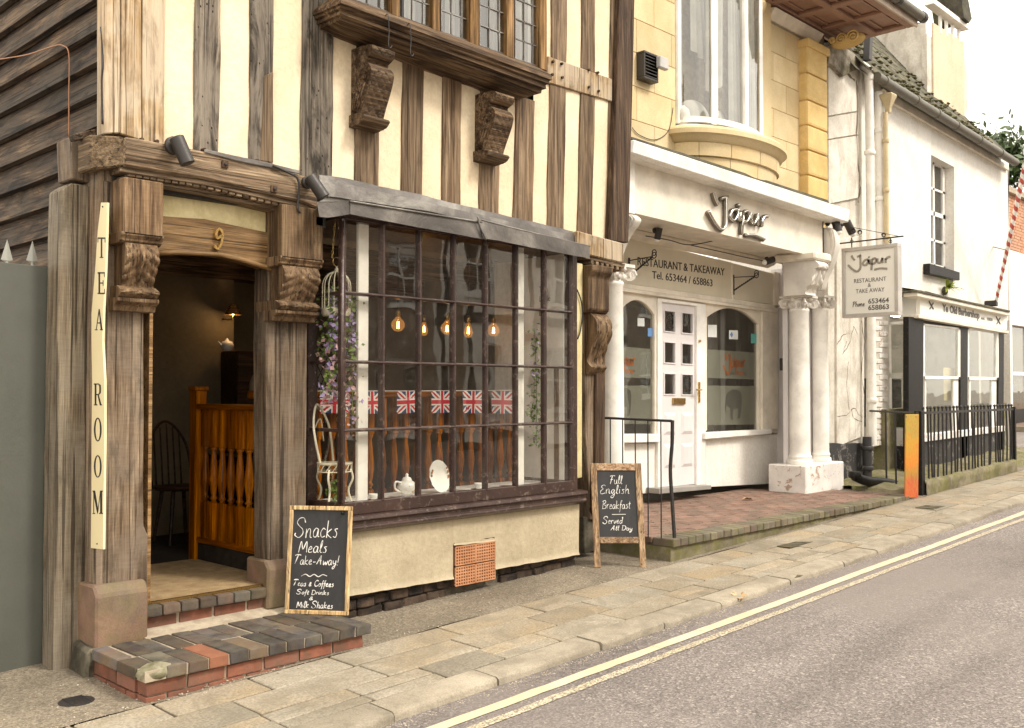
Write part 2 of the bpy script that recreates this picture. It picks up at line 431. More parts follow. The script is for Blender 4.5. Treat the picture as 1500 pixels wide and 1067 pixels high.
_c = P_ORANGE.mix(.62, _c, _g)
P_ORANGE.bump(P_ORANGE.noise(40), .3); P_ORANGE = P_ORANGE.done(_c, .5)
P_YPIPE = paint('ochre_pipe_paint', (.52,.42,.25), .5, worn=.3, wornc=(.3,.2,.1))
P_IVORY = paint('ivory_metal', (.72,.66,.50), .35)
P_CHALK = paint('chalk', (.80,.78,.74), .9, var=.1, spec=.1)
_s = NT('blackboard')
_c = _s.mix(_s.ramp(_s.noise(1, _s.coord((6,6,2)), 6, .7, 1), [(.4, 0), (.8, .5)]), (.026,.025,.026), (.07,.068,.07))
BLACKB = _s.done(_c, .65)
_s = NT('lead_sheet')
_n = _s.noise(2.2, None, 7, .65, .6)
_c = _s.ramp(_n, [(.3, (.10,.09,.083)), (.5, (.175,.16,.147)), (.64, (.30,.28,.25))])
_s.bump(_s.math('ADD', _n, _s.math('MULTIPLY', _s.noise(9), .5)), .45, .02)
LEAD = _s.done(_c, .42, .55, .5)
# masonry
S_SAND = stone('red_sandstone', (.14,.082,.058), (.235,.14,.10), (.16,.125,.095), 3.5, moss=.3, var=.15, dirt=.35, dirtc=(.1,.075,.055))
S_ROUGH = stone('rough_footing', (.14,.12,.09), (.30,.26,.20), (.07,.06,.045), 9, bump=1, bd=.03, moss=.15)
S_PLINTH = stone('tarred_rubble', (.018,.014,.012), (.07,.052,.04), (.16,.105,.07), 11, bump=1, bd=.03, speck=.5, var=.5)
B_RED = stone('red_brick', (.185,.066,.04), (.28,.108,.066), (.19,.09,.062), 9, bump=.8, dirt=.55, dirtc=(.12,.08,.05), var=.45)
B_BLUE = stone('blue_brick', (.045,.038,.037), (.105,.092,.087), (.13,.085,.062), 7, bump=.8, dirt=.35, dirtc=(.17,.14,.10), var=.7, moss=.18)
B_ORNG = stone('orange_brick', (.21,.085,.048), (.27,.115,.065), None, 9, var=.2)
B_MOSS = stone('mossy_brick', (.10,.09,.07), (.19,.165,.125), (.15,.11,.085), 8, moss=.45, var=.5)
B_PAVE = stone('red_paver', (.18,.105,.078), (.25,.15,.115), (.18,.13,.10), 6, dirt=.35, dirtc=(.19,.15,.10), var=.35, bump=.3)
S_MOSSW = stone('mossy_kerb_wall', (.14,.12,.08), (.28,.24,.16), None, 6, moss=.8, bump=.9, bd=.02, var=.1)
S_LICHEN = stone('lichen_stone', (.30,.27,.18), (.5,.47,.33), (.16,.15,.06), 14, bump=1, bd=.02, var=0)
MORTAR = stone('mortar', (.32,.26,.19), (.46,.39,.29), None, 14, bump=.7, var=0)
MORTARD = stone('dark_mortar', (.10,.085,.06), (.2,.17,.12), None, 14, bump=.7, var=0)
S_FLAG = stone('york_flagstone', (.235,.205,.155), (.33,.29,.225), (.30,.235,.15), 1.7, bump=.35, bd=.008, dirt=.5, dirtc=(.165,.14,.10), var=.24, speck=.4)
S_KERB = stone('kerb_stone', (.25,.215,.16), (.35,.305,.235), None, 2.5, bump=.6, bd=.01, dirt=.35, dirtc=(.12,.10,.075), var=.25)
S_JOINT = stone('joint_dirt', (.05,.042,.028), (.12,.10,.065), None, 10, moss=.25, var=0, bump=.9, bd=.01)
S_ASH = stone('yellow_ashlar', (.60,.475,.27), (.70,.575,.36), (.56,.42,.22), 1.6, bump=.15, bd=.003, speck=.1, var=.16, dirt=.12, dirtc=(.4,.27,.12))
S_QUOIN = stone('ochre_quoin', (.58,.40,.15), (.69,.50,.22), None, 2, bump=.25, speck=.12, var=.12, dirt=.2, dirtc=(.3,.2,.1))
S_SLATE = stone('mossy_roof_slate', (.06,.055,.045), (.14,.125,.10), None, 6, moss=.35, bump=1, bd=.02, var=.6)
TERRA = stone('terracotta', (.42,.19,.09), (.54,.27,.14), None, 8, var=.1, bump=.2)
def aggregate(name, a, b, sc, pale, bump=.5, patch=(.9,1.1), big=.5, crack=0, tint=None):
    s = NT(name)
    n1 = s.ramp(s.noise(sc, s.coord((1,1,1), rand=False), 5, .8), [(.38, a), (.60, b)])
    v = s.vor(sc*.75, s.coord(), 'F1', 'Color'); vv = s.n('ShaderNodeSeparateColor'); s.L(v, vv.inputs[0])
    c = s.mix(.55, n1, s.ramp(vv.outputs[0], [(.15, .55), (.85, 1.45)]), 'MULTIPLY')
    spk = s.ramp(vv.outputs[1], [(.945, 0), (.96, 1)]); c = s.mix(s.math('MULTIPLY', spk, .75), c, pale)
    bg_ = s.noise(big, None, 6, .65, .5)
    c = s.mix(.75, c, s.ramp(bg_, [(.36, patch[0]), (.64, patch[1])]), 'MULTIPLY')
    if tint:
        tr_ = s.noise(1, s.coord((.12, 1.5, 1), rand=False), 5, .6, .6); c = s.mix(.8, c, s.ramp(tr_, [(.38, .80), (.62, 1.13)]), 'MULTIPLY')
    if tint: c = s.mix(s.ramp(s.noise(.35, None, 5, .6), [(.46, 0), (.62, .7)]), c, tint)
    s.bump(s.vor(sc*.75), bump, .006)
    return s.done(c, .85, spec=.3)
ASPH = aggregate('asphalt', (.105,.09,.082), (.265,.232,.213), 110, (.40,.36,.31), tint=(.215,.185,.165), patch=(.78,1.12), bump=.35)
TARM = aggregate('footway_tarmac', (.15,.122,.088), (.25,.21,.155), 120, (.32,.28,.21), patch=(.6,1.1), big=1.3, bump=.35)
def worn_line(name, thr):
    s = NT(name)
    n1 = s.noise(3, None, 5); c = s.ramp(n1, [(.38, (.55,.46,.30)), (.62, (.62,.54,.38))])
    w = s.ramp(s.noise(75, None, 5, .8), [(thr, 0), (thr+.05, 1)])
    w2 = s.ramp(s.noise(4, None, 6, .75), [(.6, 1), (.72, .3)])
    c = s.mix(s.math('SUBTRACT', 1, s.math('MULTIPLY', w, w2)), c, (.17,.15,.13))
    s.bump(s.vor(70), .4, .004); return s.done(c, .7)
YEL1 = worn_line('yellow_line_paint', .33); YEL2 = worn_line('worn_yellow_line_paint', .475)
COIR = stone('coir_mat', (.30,.20,.10), (.42,.30,.16), None, 12, bump=1, bd=.01, var=0, speck=.6)
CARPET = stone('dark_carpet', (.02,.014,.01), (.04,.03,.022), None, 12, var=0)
G_BAY = glass('old_window_glass', (.97,.97,.94), 1.78, .0022, .022)
G_SHOP = glass('shop_glass', (.80,.81,.78), 1.7, .002, .015)
G_UP = glass('upper_glass', (.72,.73,.71), 1.8, .01, .04)
G_BARB = glass('barber_glass', (.90,.91,.88), 1.5, .006, .02)
BULB = glass('bulb_glass', (1,.80,.5), 1.35, .0, .0)
_n2 = BULB.node_tree; _em = _n2.nodes.new('ShaderNodeEmission'); _em.inputs[0].default_value = (1,.45,.12,1); _em.inputs[1].default_value = .10
_ad = _n2.nodes.new('ShaderNodeAddShader'); _o = [n for n in _n2.nodes if n.type == 'OUTPUT_MATERIAL'][0]; _fs = _o.inputs[0].links[0].from_socket
_n2.links.new(_fs, _ad.inputs[0]); _n2.links.new(_em.outputs[0], _ad.inputs[1]); _n2.links.new(_ad.outputs[0], _o.inputs[0])
FIL = emit('filament', (1,.50,.14), 30)
C_RED = paint('flag_red', (.50,.03,.05), .8, spec=.1); C_BLUE = paint('flag_blue', (.035,.05,.13), .8, spec=.1); C_FW = paint('flag_white', (.75,.70,.66), .8, spec=.1)
CHINA = paint('china', (.80,.78,.72), .12, spec=.6)
def leafm(name, a, b):
    s = NT(name); c = s.mix(s.noise(30), a, b); return s.done(s.mix(s.rand(), c, [x*.7 for x in a]), .5)
L_GRN = leafm('ivy_green', (.10,.17,.03), (.30,.38,.07)); L_PUR = leafm('lilac_petal', (.36,.27,.50), (.55,.47,.66)); L_PNK = leafm('pink_petal', (.60,.36,.37), (.72,.52,.50))
L_DK = leafm('tree_leaf', (.05,.09,.02), (.12,.16,.045)); L_BRN = leafm('dead_leaf', (.48,.30,.14), (.62,.43,.23))
MOSS = stone('moss', (.07,.065,.03), (.17,.155,.075), None, 20, bump=1, bd=.02, var=0)
BLIND = paint('pale_fabric', (.62,.60,.55), .8)
DARKIN = paint('dark_interior', (.03,.026,.022), .8)
GREYIN = paint('grey_interior', (.16,.145,.12), .8)
LITIN = paint('shop_interior', (.62,.58,.52), .7)

# ------------------------------------------------------------ lettering
def text_mesh(body, height, mat, parent, fn, depth=.003, stretch=1.0, name='lettering', align='LEFT', bold=0, label=None, shear=0, thin=True):
    """built-in font; fn maps (u along, v up, w out) to a world point; height is the cap height"""
    cu = bpy.data.curves.new('t', 'FONT'); cu.body = body; cu.align_x = align; cu.size = 1; cu.extrude = 0; cu.offset = bold; cu.shear = shear; cu.resolution_u = 3
    ob = bpy.data.objects.new('t', cu); COL.objects.link(ob); dg = bpy.context.evaluated_depsgraph_get(); dg.update()
    me = bpy.data.meshes.new_from_object(ob.evaluated_get(dg)); COL.objects.unlink(ob); bpy.data.objects.remove(ob)
    k = height/.72
    bm = bmesh.new(); bm.from_mesh(me)
    g = bmesh.ops.extrude_face_region(bm, geom=list(bm.faces))
    for e in g['geom']:
        if isinstance(e, bmesh.types.BMVert): e.co.z += 1
    bm.verts.ensure_lookup_table(); bm.faces.ensure_lookup_table()
    mb = MB()
    mb.v = [tuple(fn(v.co.x*k*stretch, v.co.y*k, depth*v.co.z)) for v in bm.verts]
    mb.f = [tuple(v.index for v in f.verts) for f in bm.faces]; mb.m = [0]*len(mb.f)
    bm.free(); bpy.data.meshes.remove(me)
    return build(name, mb, mat, parent, label=label)
def stroke_mesh(strokes, w, depth=.002, wv=.25, sm=5):
    """strokes (lists of (u,v)) -> ribbon prism in (u, w, v) coordinates, w = height off the board"""
    mb = MB()
    for si, st in enumerate(strokes):
        P = catmull([(a, b, 0) for a, b in st], sm)
        if len(P) == 1: P = [P[0], P[0]+Vector((w, 0, 0))]
        L = []; 
        for i, p in enumerate(P):
            d = P[min(i+1, len(P)-1)]-P[max(i-1, 0)]
            if d.length < 1e-9: d = Vector((1,0,0))
            d.normalize(); nn = Vector((-d.y, d.x, 0)); ww = w*.5*(1+wv*noise.noise(Vector((p.x*40+si, p.y*40, 0)))*2)
            L.append((p+nn*ww, p-nn*ww))
        vs = []; fs = []
        for a, b in L: vs += [(a.x, a.y, 0), (b.x, b.y, 0), (a.x, a.y, depth), (b.x, b.y, depth)]
        for i in range(len(L)-1):
            o = i*4; q = o+4
            fs += [(o+2, o+3, q+3, q+2), (o, q, q+1, o+1), (o, o+2, q+2, q), (o+1, q+1, q+3, o+3)]
        fs += [(0,1,3,2), (len(vs)-4, len(vs)-2, len(vs)-1, len(vs)-3)]
        mb.add(vs, fs)
    return mb
GL = {
'S':(8,[[(7,8),(5.5,10.5),(2.5,10.3),(1,8),(3,6),(5.5,4.3),(6,1.8),(3.5,-.3),(.5,1),(.8,2.2)]]),
'n':(5.2,[[(.4,5),(.6,0)],[(.6,2.5),(2,5),(3.3,4.4),(3.6,.6),(4.8,.4)]]),
'a':(5.2,[[(3.8,4.4),(2,5),(.5,2.8),(1.2,.3),(3,.6),(3.9,4.6),(4,.8),(5,.4)]]),
'c':(4.4,[[(3.8,4.2),(2.2,5),(.6,2.6),(1.6,.1),(4,.8)]]),
'k':(5,[[(.6,9.5),(.8,0)],[(3.8,5),(.9,2.4),(4.2,0)]]),
's':(4,[[(3.2,4.8),(1.2,4.3),(2.8,2.3),(2.2,.1),(.4,.5)]]),
'M':(8,[[(.5,0),(1.6,8.8),(3.8,2.5),(6.2,8.8),(7.2,.2)]]),
'e':(4.4,[[(.7,2.4),(3.2,3.2),(2.4,5),(.8,3.2),(1.2,.3),(4,.7)]]),
'l':(3,[[(.4,1),(2,7),(1.6,9.8),(.9,7),(1.2,.6),(2.6,.5)]]),
'T':(7,[[(.2,9),(3.5,10),(7.3,9.4)],[(4,9.6),(2.4,4),(1.2,.2)]]),
'-':(5,[[(1,3),(4,3.3)]]),
'A':(7.5,[[(.4,.3),(3,6),(4.8,9.6),(4.6,4),(5.4,0)],[(1.5,4),(5.8,4.2)]]),
'w':(6.2,[[(.4,4.8),(1.2,.4),(3,3.6),(4,.4),(5.8,4.8)]]),
'y':(5,[[(.5,4.8),(1.2,1.4),(3.4,2),(4,4.8)],[(4,4.8),(3.2,-2),(1.4,-4),(.6,-2.6),(4.6,.8)]]),
'!':(3,[[(1.8,10.5),(1.2,3.2)],[(1,.8),(1.1,.2)]]),
'&':(5,[[(4,.2),(1.6,4.2),(2.6,6),(3.2,4.4),(.8,2),(2,0),(4,2.2)]]),
'C':(6.4,[[(5.8,8.4),(4,10),(1.4,7.4),(.9,3),(3,.1),(6,1.8)]]),
'o':(4.8,[[(2,5),(.6,2.8),(1.8,.1),(3.8,2.2),(3,4.8),(2,4.9),(3.2,4.2),(4.6,4.4)]]),
'f':(3.4,[[(3.4,8.8),(2.2,9.4),(1.5,5),(1,-3),(.2,-3.6)],[(.2,4.4),(3,4.8)]]),
't':(3.4,[[(1.8,8),(1.4,1),(2.8,.3)],[(.3,5.4),(3.2,5.8)]]),
'D':(7,[[(1.2,9.6),(1,0)],[(.2,9.4),(4,9.4),(6.4,5.4),(4.4,.6),(.4,.2)]]),
'r':(3.8,[[(.5,4.8),(.8,0)],[(.7,2.6),(1.8,4.8),(3.4,4.6)]]),
'i':(2.4,[[(.8,4.8),(1,.2)],[(1.2,7),(1.3,6.6)]]),
'h':(5,[[(.8,9.6),(.6,0)],[(.7,2.6),(2.2,4.9),(3.4,4),(3.6,.4),(4.8,.6)]]),
'F':(6,[[(.6,8.8),(3,9.8),(6.6,9.4)],[(3.4,9.4),(1.6,.2)],[(1.4,5),(4.6,5.4)]]),
'u':(5,[[(.5,4.8),(.9,.6),(2.8,.4),(3.6,4.8),(3.8,.6),(4.8,.5)]]),
'E':(6.4,[[(5.6,8.8),(3.6,10),(1.4,8),(3.4,5.6),(1.2,3.6),(1.8,.3),(5.8,1.2)]]),
'g':(5,[[(3.6,4.6),(1.6,4.9),(.6,2.4),(2,.8),(3.6,4.4),(3.6,-2),(2,-4),(.5,-2.6),(4.6,.8)]]),
'B':(6.6,[[(1.4,9.2),(1,0)],[(.3,8.6),(3.6,9.9),(5,7.6),(2,5.2),(5.6,3.6),(4.8,.6),(.4,.4)]]),
'v':(4.4,[[(.4,4.8),(1.8,.2),(3.8,4.8)]]),
'd':(5,[[(3.6,4),(1.8,4.9),(.5,2.4),(1.8,.1),(3.6,2.6),(4.4,9.6),(3.4,8)],[(4,7),(3.8,.6)]]),
' ':(3.5,[])}
def hand(text, u, v, xh, slant=.12, squeeze=1.0):
    """chalk handwriting starting at (u, v); xh = size of one unit"""
    out = []; x = 0
    for ch in text:
        adv, st = GL[ch]; jy = rnd.uniform(-.4, .4)
        for s_ in st: out.append([(u+((x+a)*squeeze+b*slant)*xh, v+(b+jy)*xh) for a, b in s_])
        x += adv
    return out
JAI = [[(690,92),(700,130),(718,165)], [(738,128),(775,118)], [(765,120),(768,200),(765,285),(738,318),(700,280),(658,205)],
 [(835,195),(805,200),(788,240),(812,262),(836,225),(838,198),(842,262)], [(852,205),(852,268)], [(838,165),(848,178)],
 [(870,208),(862,345)], [(870,215),(895,205),(906,238),(888,270),(864,262)], [(917,215),(916,258),(935,280),(953,250),(958,222)], [(958,225),(960,292)],
 [(985,240),(986,300)], [(986,262),(1000,238),(1026,233)], [(888,350),(940,352),(1000,378)]]
def jaipur_uv(scale=1.0):
    """the shop's script word in flat (u, v), about 1 wide"""
    out = []
    for st in JAI:
        o = []
        for x, y in st:
            o.append(((x-655)/370*scale, (345-(y-(x-655)*.235))/370*scale*.98))
        out.append(o)
    return out
# ============================================================ THE SETTING: ground
gb = MB()
def gz(X, Y):
    return zg(X, Y)
# base sheet under everything, large enough for the horizon
gb.grid(lambda a, b: ((x := -120+a*400), (y := -200+b*420), zroad(min(max(x,-60),45))-.03), 40, 6)
setting('ground', gb, ASPH)
rb = MB(); rb.grid(lambda a, b: ((x := -15+a*85), (y := -4.2+b*7.97), zroad(min(x, 45))), 60, 4)
road = setting('road', rb, ASPH, smooth=True)
for (Yc, w, m_) in ((3.535, .078, YEL1), (3.40, .058, YEL2)):
    lb = MB()
    def lf(a, b, Yc=Yc, w=w):
        x = -2+a*45; return (x, Yc+(b-.5)*w + .012*noise.noise(Vector((x*.8, 0, Yc))) + (.006*noise.noise(Vector((x*9, b*9, Yc)))), zroad(x)+.004)
    lb.grid(lf, 500, 1); build('yellow_line', lb, m_, road)
# side street beyond the barber shop
sb = MB(); sb.grid(lambda a, b: (18.4+a*6.5, 3.7+b*30, zroad(18.4+a*6.5)+.006), 6, 6); setting('side_road', sb, ASPH)
fb = MB(); fb.grid(lambda a, b: (24.9+a*14, 3.3+b*26, zg(25+a*14, 4)+.07), 4, 4)
fb2 = MB(); fb2.box(24.8, 25.0, 3.3, 29, zroad(25)-.1, zg(25)+.075)
far_pav = setting('far_pavement', fb, B_PAVE); setting('kerb', fb2, S_KERB, far_pav)

# footway: joint bed, flags, kerbstones
pb = MB(); pb.grid(lambda a, b: ((x := -6+a*24.4), (y := 3.78+b*1.0), zg(x, y)-.016), 80, 2)
pav = setting('pavement', pb, S_JOINT)
def quad_slab(x0, x1, y0, y1, th=.05, dz=0, j=.006):
    tl = rnd.uniform(-.003, .003); c = []
    for (x, y) in ((x0+j, y0+j), (x1-j, y0+j), (x1-j, y1-j), (x0+j, y1-j)):
        c.append((x+rnd.uniform(-.004,.004), y+rnd.uniform(-.004,.004), zg(x, y)+dz+rnd.uniform(-.003,.003)))
    return MB().hexa([(a, b, z-th) for a, b, z in c], c)
# kerb
x = -.6
while x < 18.3:
    L = rnd.uniform(.62, 1.05); x1 = min(x+L, 18.4)
    k = MB(); j = .007; dz = rnd.uniform(-.006, .004); dy = rnd.uniform(-.008, .008)
    y0, y1 = 3.745+dy, 3.955
    prof = [(y0, -.2), (y0, -.022), (y0+.006, -.008), (y0+.02, 0), (y1-.012, .002), (y1, -.2)]
    n_ = 8; vs = []
    for i in range(n_+1):
        X = x+j+(x1-x-2*j)*i/n_; 
        for q, (yy, zz) in enumerate(prof):
            e = noise.noise(Vector((X*5, q, x)))*.008 if q in (1,2,3) else 0
            chip = max(0, noise.noise(Vector((X*3.3, 7, 2)))-.28)*.12 if q in (1,2,3) else 0
            vs.append((X, yy+e+chip, zg(X, yy)+dz+zz+e*.3-chip*.5))
    m_ = len(prof); fs = []
    for i in range(n_):
        for q in range(m_-1):
            a = i*m_+q; fs.append((a, a+m_, a+m_+1, a+1))
    fs.append(tuple(range(m_))); fs.append(tuple(n_*m_+q for q in range(m_-1, -1, -1)))
    k.add(vs, fs); build('kerbstone', k, S_KERB, pav, smooth='auto'); x = x1
# flags, laid in three wandering courses
courses = [(3.955, 4.20), (4.20, 4.475), (4.475, 4.73)]
for ci, (y0, y1) in enumerate(courses):
    x = -.8+rnd.random()*.3
    while x < 18.2:
        L = rnd.uniform(.38, .85)
        if ci == 0 and rnd.random() < .4:
            ym = y0+rnd.uniform(.09, .15)
            build('flagstone', quad_slab(x, x+L, y0, ym), S_FLAG, pav, bevel=.004)
            build('flagstone', quad_slab(x, x+L, ym, y1), S_FLAG, pav, bevel=.004)
        else:
            build('flagstone', quad_slab(x, x+L, y0, y1), S_FLAG, pav, bevel=.004)
        x += L
# tarmac margin against the buildings
tb = MB()
def tf(a, b):
    x = -6+a*24.4; y = 4.735+b*1.9
    return (x, y, zg(x, y)-.004+.012*noise.noise(Vector((x*1.7, y*2.3, 0)))+.004*noise.noise(Vector((x*9, y*9, 1))))
tb.grid(tf, 220, 20); setting('tarmac_margin', tb, TARM, smooth=True)
# crumbs of grit, gravel and petals
gr = MB()
for i in range(900):
    x = rnd.choice([rnd.uniform(1.0, 6.5), rnd.uniform(1.2, 3.2)]); y = rnd.choice([rnd.uniform(4.66, 5.4), rnd.gauss(4.73, .04), rnd.gauss(3.70, .03)])
    z = (zroad(x) if y < 3.74 else zg(x, y)); r_ = rnd.uniform(.0015, .0055)
    gr.ball((x, y, z+r_*.3), r_, 5, 3, (rnd.uniform(.8,1.6), rnd.uniform(.8,1.6), .6))
for i in range(2200):
    x = rnd.uniform(1.5, 15); y = 3.735-abs(rnd.gauss(0, .045)); r_ = rnd.uniform(.0015, .0048)
    gr.ball((x, y, zroad(x)+r_*.3), r_, 4, 2, (rnd.uniform(.8,1.8), 1, .5))
o = build('grit', gr, stone('pale_grit', (.26,.21,.15), (.58,.50,.40), None, 9, var=0)); o['kind'] = 'stuff'; o['label'] = 'pale grit and petals scattered along the foot of the walls'

# ============================================================ TEA ROOM
YU, YF, YB = 5.40, 5.45, 5.25
tea = thing('tea_room_building', 'timber framed tea room with cream plaster and bay window on the left', 'building', (2.35, 5.9, zg(2.35)))
# weatherboarded side wall; each board laps the one below
zb = 4.35; i = 0
while zb > .3:
    yf = 5.40 if zb-.02 > 3.05 else 5.80
    yend = 10.5; m_ = MB(); n_ = 14; th = .02
    vs = []
    for k in range(n_+1):
        y = yf+(yend-yf)*k/n_; wv = noise.noise(Vector((y*1.3, i*3.7, 0)))*.008; zs = -.022*(y-yf)*.0
        for (dx, dz) in ((-.040, wv), (-.078+wv*.6, .006+wv), (-.020, .225), (0, .225)):
            vs.append((2.41+dx+.01, y, zb+dz+zs))
    fs = []
    for k in range(n_):
        for q in range(4):
            a = k*4+q; b = k*4+(q+1) % 4; fs.append((a, b, b+4, a+4))
    fs += [(0,1,2,3), tuple(n_*4+q for q in (3,2,1,0))]
    m_.add(vs, fs); build('weatherboard', m_, W_BOARD, tea); zb -= .182; i += 1
build('side_wall_backing', MB().box(2.41, 2.5, 5.84, 10.5, 0, 5.2), W_DARK, tea)
build('side_wall_backing', MB().box(2.41, 2.5, 5.46, 5.84, 3.17, 5.2), W_DARK, tea)
# corner trim below the jetty
ppoly('corner_trim', [(103,200),(130,196),(133,268),(106,262)], 5.62, .2, W_POST, tea, .004)
ppoly('drip_board', [(105,197),(152,186),(160,196),(108,207)], 5.52, .05, W_BOARD, tea)
# upper wall: posts, studs and plaster infill
def stud(px, mat=W_UP, Y=5.385, d=.12, amp=.008, name='stud'):
    px = [(x, y+9 if y > 208 else y) for x, y in px]
    return ppoly(name, px, Y, d, mat, tea, amp, .005)
stud([(153,-60),(177,-60),(176,195),(153,196)], W_PALE, 5.375, .10, .002, 'corner_post')
stud([(178,-60),(207,-60),(208,206),(177,196)], W_PALE, 5.378, .10, .003, 'corner_post')
stud([(208,-60),(242,-60),(241,210),(209,206)], W_PALE, 5.38, .10, .003, 'corner_post')
ST = [((288,-60),(325,-60),(320,222),(284,212)), ((368,-60),(402,-60),(400,238),(366,230)),
      ((445,-60),(489,-60),(487,260),(441,250))]
for s_ in ST: stud(s_, W_UPH)
ppoly('mending_piece', [(386,112),(401,104),(401,239),(381,236)], 5.381, .02, W_UP, tea, .003)
for s_ in [((521,150),(555,160),(555,275),(520,266)), ((591,90),(622,98),(619,285),(588,277)), ((650,105),(677,112),(675,300),(648,290)),
           ((705,128),(733,136),(731,312),(703,304)), ((757,140),(784,148),(781,322),(752,313)), ((808,-60),(832,-60),(830,95),(809,88)),
           ((806,118),(830,126),(826,332),(802,325)), ((853,-60),(873,-60),(872,108),(852,100)), ((851,136),(872,143),(868,345),(846,337)),
           ((896,-60),(912,-60),(905,352),(889,350))]: stud(s_)
ppoly('rail', [(803,82),(897,116),(897,149),(802,121)], 5.372, .12, W_PALE, tea, .003)
gaps = [((242,-60),(289,-60),(285,216),(240,206)), ((324,-60),(369,-60),(367,232),(319,222)), ((401,-60),(446,-60),(442,250),(399,238)),
        ((488,-60),(522,-60),(521,270),(486,262)), ((554,-60),(592,-60),(589,280),(554,272)), ((621,-60),(651,-60),(649,293),(618,285)),
        ((676,-60),(706,-60),(704,305),(674,298)), ((732,-60),(758,-60),(753,316),(730,310)), ((783,-60),(809,-60),(803,328),(780,322)),
        ((831,-60),(854,-60),(847,338),(825,332)), ((872,-60),(899,-60),(891,350),(867,345))]
for g_ in gaps:
    g_ = [(x, y+11 if y > 200 else y) for x, y in g_]
    pts = [xz(x, y, 5.402) for x, y in g_]; (xa, za), (xb, zb_), (xc, zc), (xd, zd) = pts
    mb = MB()
    def pf(a, b):
        X = (xa*(1-a)+xb*a)*(1-b)+(xd*(1-a)+xc*a)*b; Z = (za*(1-a)+zb_*a)*(1-b)+(zd*(1-a)+zc*a)*b
        return (X, 5.402+.007*noise.noise(Vector((X*4, Z*3, 1)))-.008*math.sin(math.pi*a), Z)
    mb.grid(pf, 4, 24); build('plaster_panel', mb, PL_UP, tea, smooth=True, fixn=False)
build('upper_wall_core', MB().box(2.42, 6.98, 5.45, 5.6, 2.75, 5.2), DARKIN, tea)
# wooden pegs
for (x, y) in [(809,91),(822,94),(808,110),(823,114),(862,103),(875,107),(862,128),(876,134),(207,205),(229,208),(298,220),(313,224),(376,236),(395,240),(854,343),(866,347),(900,352)]:
    p = at(x, y, 5.37); build('peg', MB().lathe((p.x, 5.352, p.z), [(.010,.0),(.012,.006),(.012,.05)], 8, 'y'), W_DARK, tea)
# leaning dark corner board on the right
ppoly('corner_board', [(908,-60),(931,-60),(930,0),(927,130),(921,356),(894,352),(903,150),(908,0)], 5.33, .16, W_DARK, tea, .003, .006)
# jetty beam (left), end and dentils
bt = [(183,200),(300,222),(440,256),(466,262),(466,306),(440,296),(300,262),(181,244)]
ppoly('jetty_beam', bt, 5.31, .22, W_BEAM, tea, .004, .012)
a_ = at(183,200,5.31); b_ = at(181,244,5.31)
build('beam_end', MB().hexa([(a_.x-.14, 5.44, b_.z-.02), (b_.x, 5.312, b_.z), (b_.x, 5.52, b_.z), (a_.x-.14, 5.6, b_.z-.02)],
                            [(a_.x-.14, 5.44, a_.z+.01), (a_.x, 5.312, a_.z), (a_.x, 5.52, a_.z), (a_.x-.14, 5.6, a_.z+.01)]), W_BEAMY, tea, bevel=.01)
ppoly('beam_moulding', [(176,244),(300,262),(440,296),(466,305),(466,312),(440,304),(300,271),(176,252)], 5.335, .16, W_BEAM, tea, 0, .004)
for k in range(26):
    t = k/25; px = 192+t*262
    py = 252+(px-181)*(.165 if px < 300 else 0) if px < 300 else 271.5+(px-300)*.243
    p = at(px, py, 5.36); build('dentil', MB().box(p.x-.019, p.x+.019, 5.345, 5.46, p.z-.022, p.z+.012), W_BEAM, tea, bevel=.004)
ppoly('beam_moulding', [(178,258),(300,278),(440,311),(466,319),(466,324),(440,317),(300,285),(178,264)], 5.39, .16, W_BEAM, tea, 0, .004)
# metal bolt plate and flashing strip on the beam
ppoly('flashing_strip', [(300,218),(345,228),(400,240),(440,250),(440,256),(400,247),(345,236),(300,224)], 5.30, .012, LEAD, tea, .003)
for (x, y) in [(330,241),(402,277)]:
    p = at(x, y, 5.30); build('bolt', MB().lathe((p.x, 5.285, p.z), [(.006,0),(.011,.004),(.011,.03)], 6, 'y'), P_IRON, tea)
    build('bolt_plate', MB().box(p.x-.021, p.x+.021, 5.298, 5.312, p.z-.021, p.z+.021), W_DARK, tea, bevel=.002)
# jetty beam (right) + dentils
ppoly('jetty_beam', [(846,338),(915,357),(914,386),(862,374),(847,368)], 5.31, .24, W_PALE, tea, .004, .01)
ppoly('beam_moulding', [(858,373),(916,387),(915,393),(858,379)], 5.33, .3, W_BEAM, tea, 0, .003)
for k in range(7):
    px = 866+k*7.4; p = at(px, 377.5+(px-860)*.24+3, 5.34); build('dentil', MB().box(p.x-.018, p.x+.018, 5.325, 5.46, p.z-.03, p.z), W_BEAM, tea, bevel=.003)
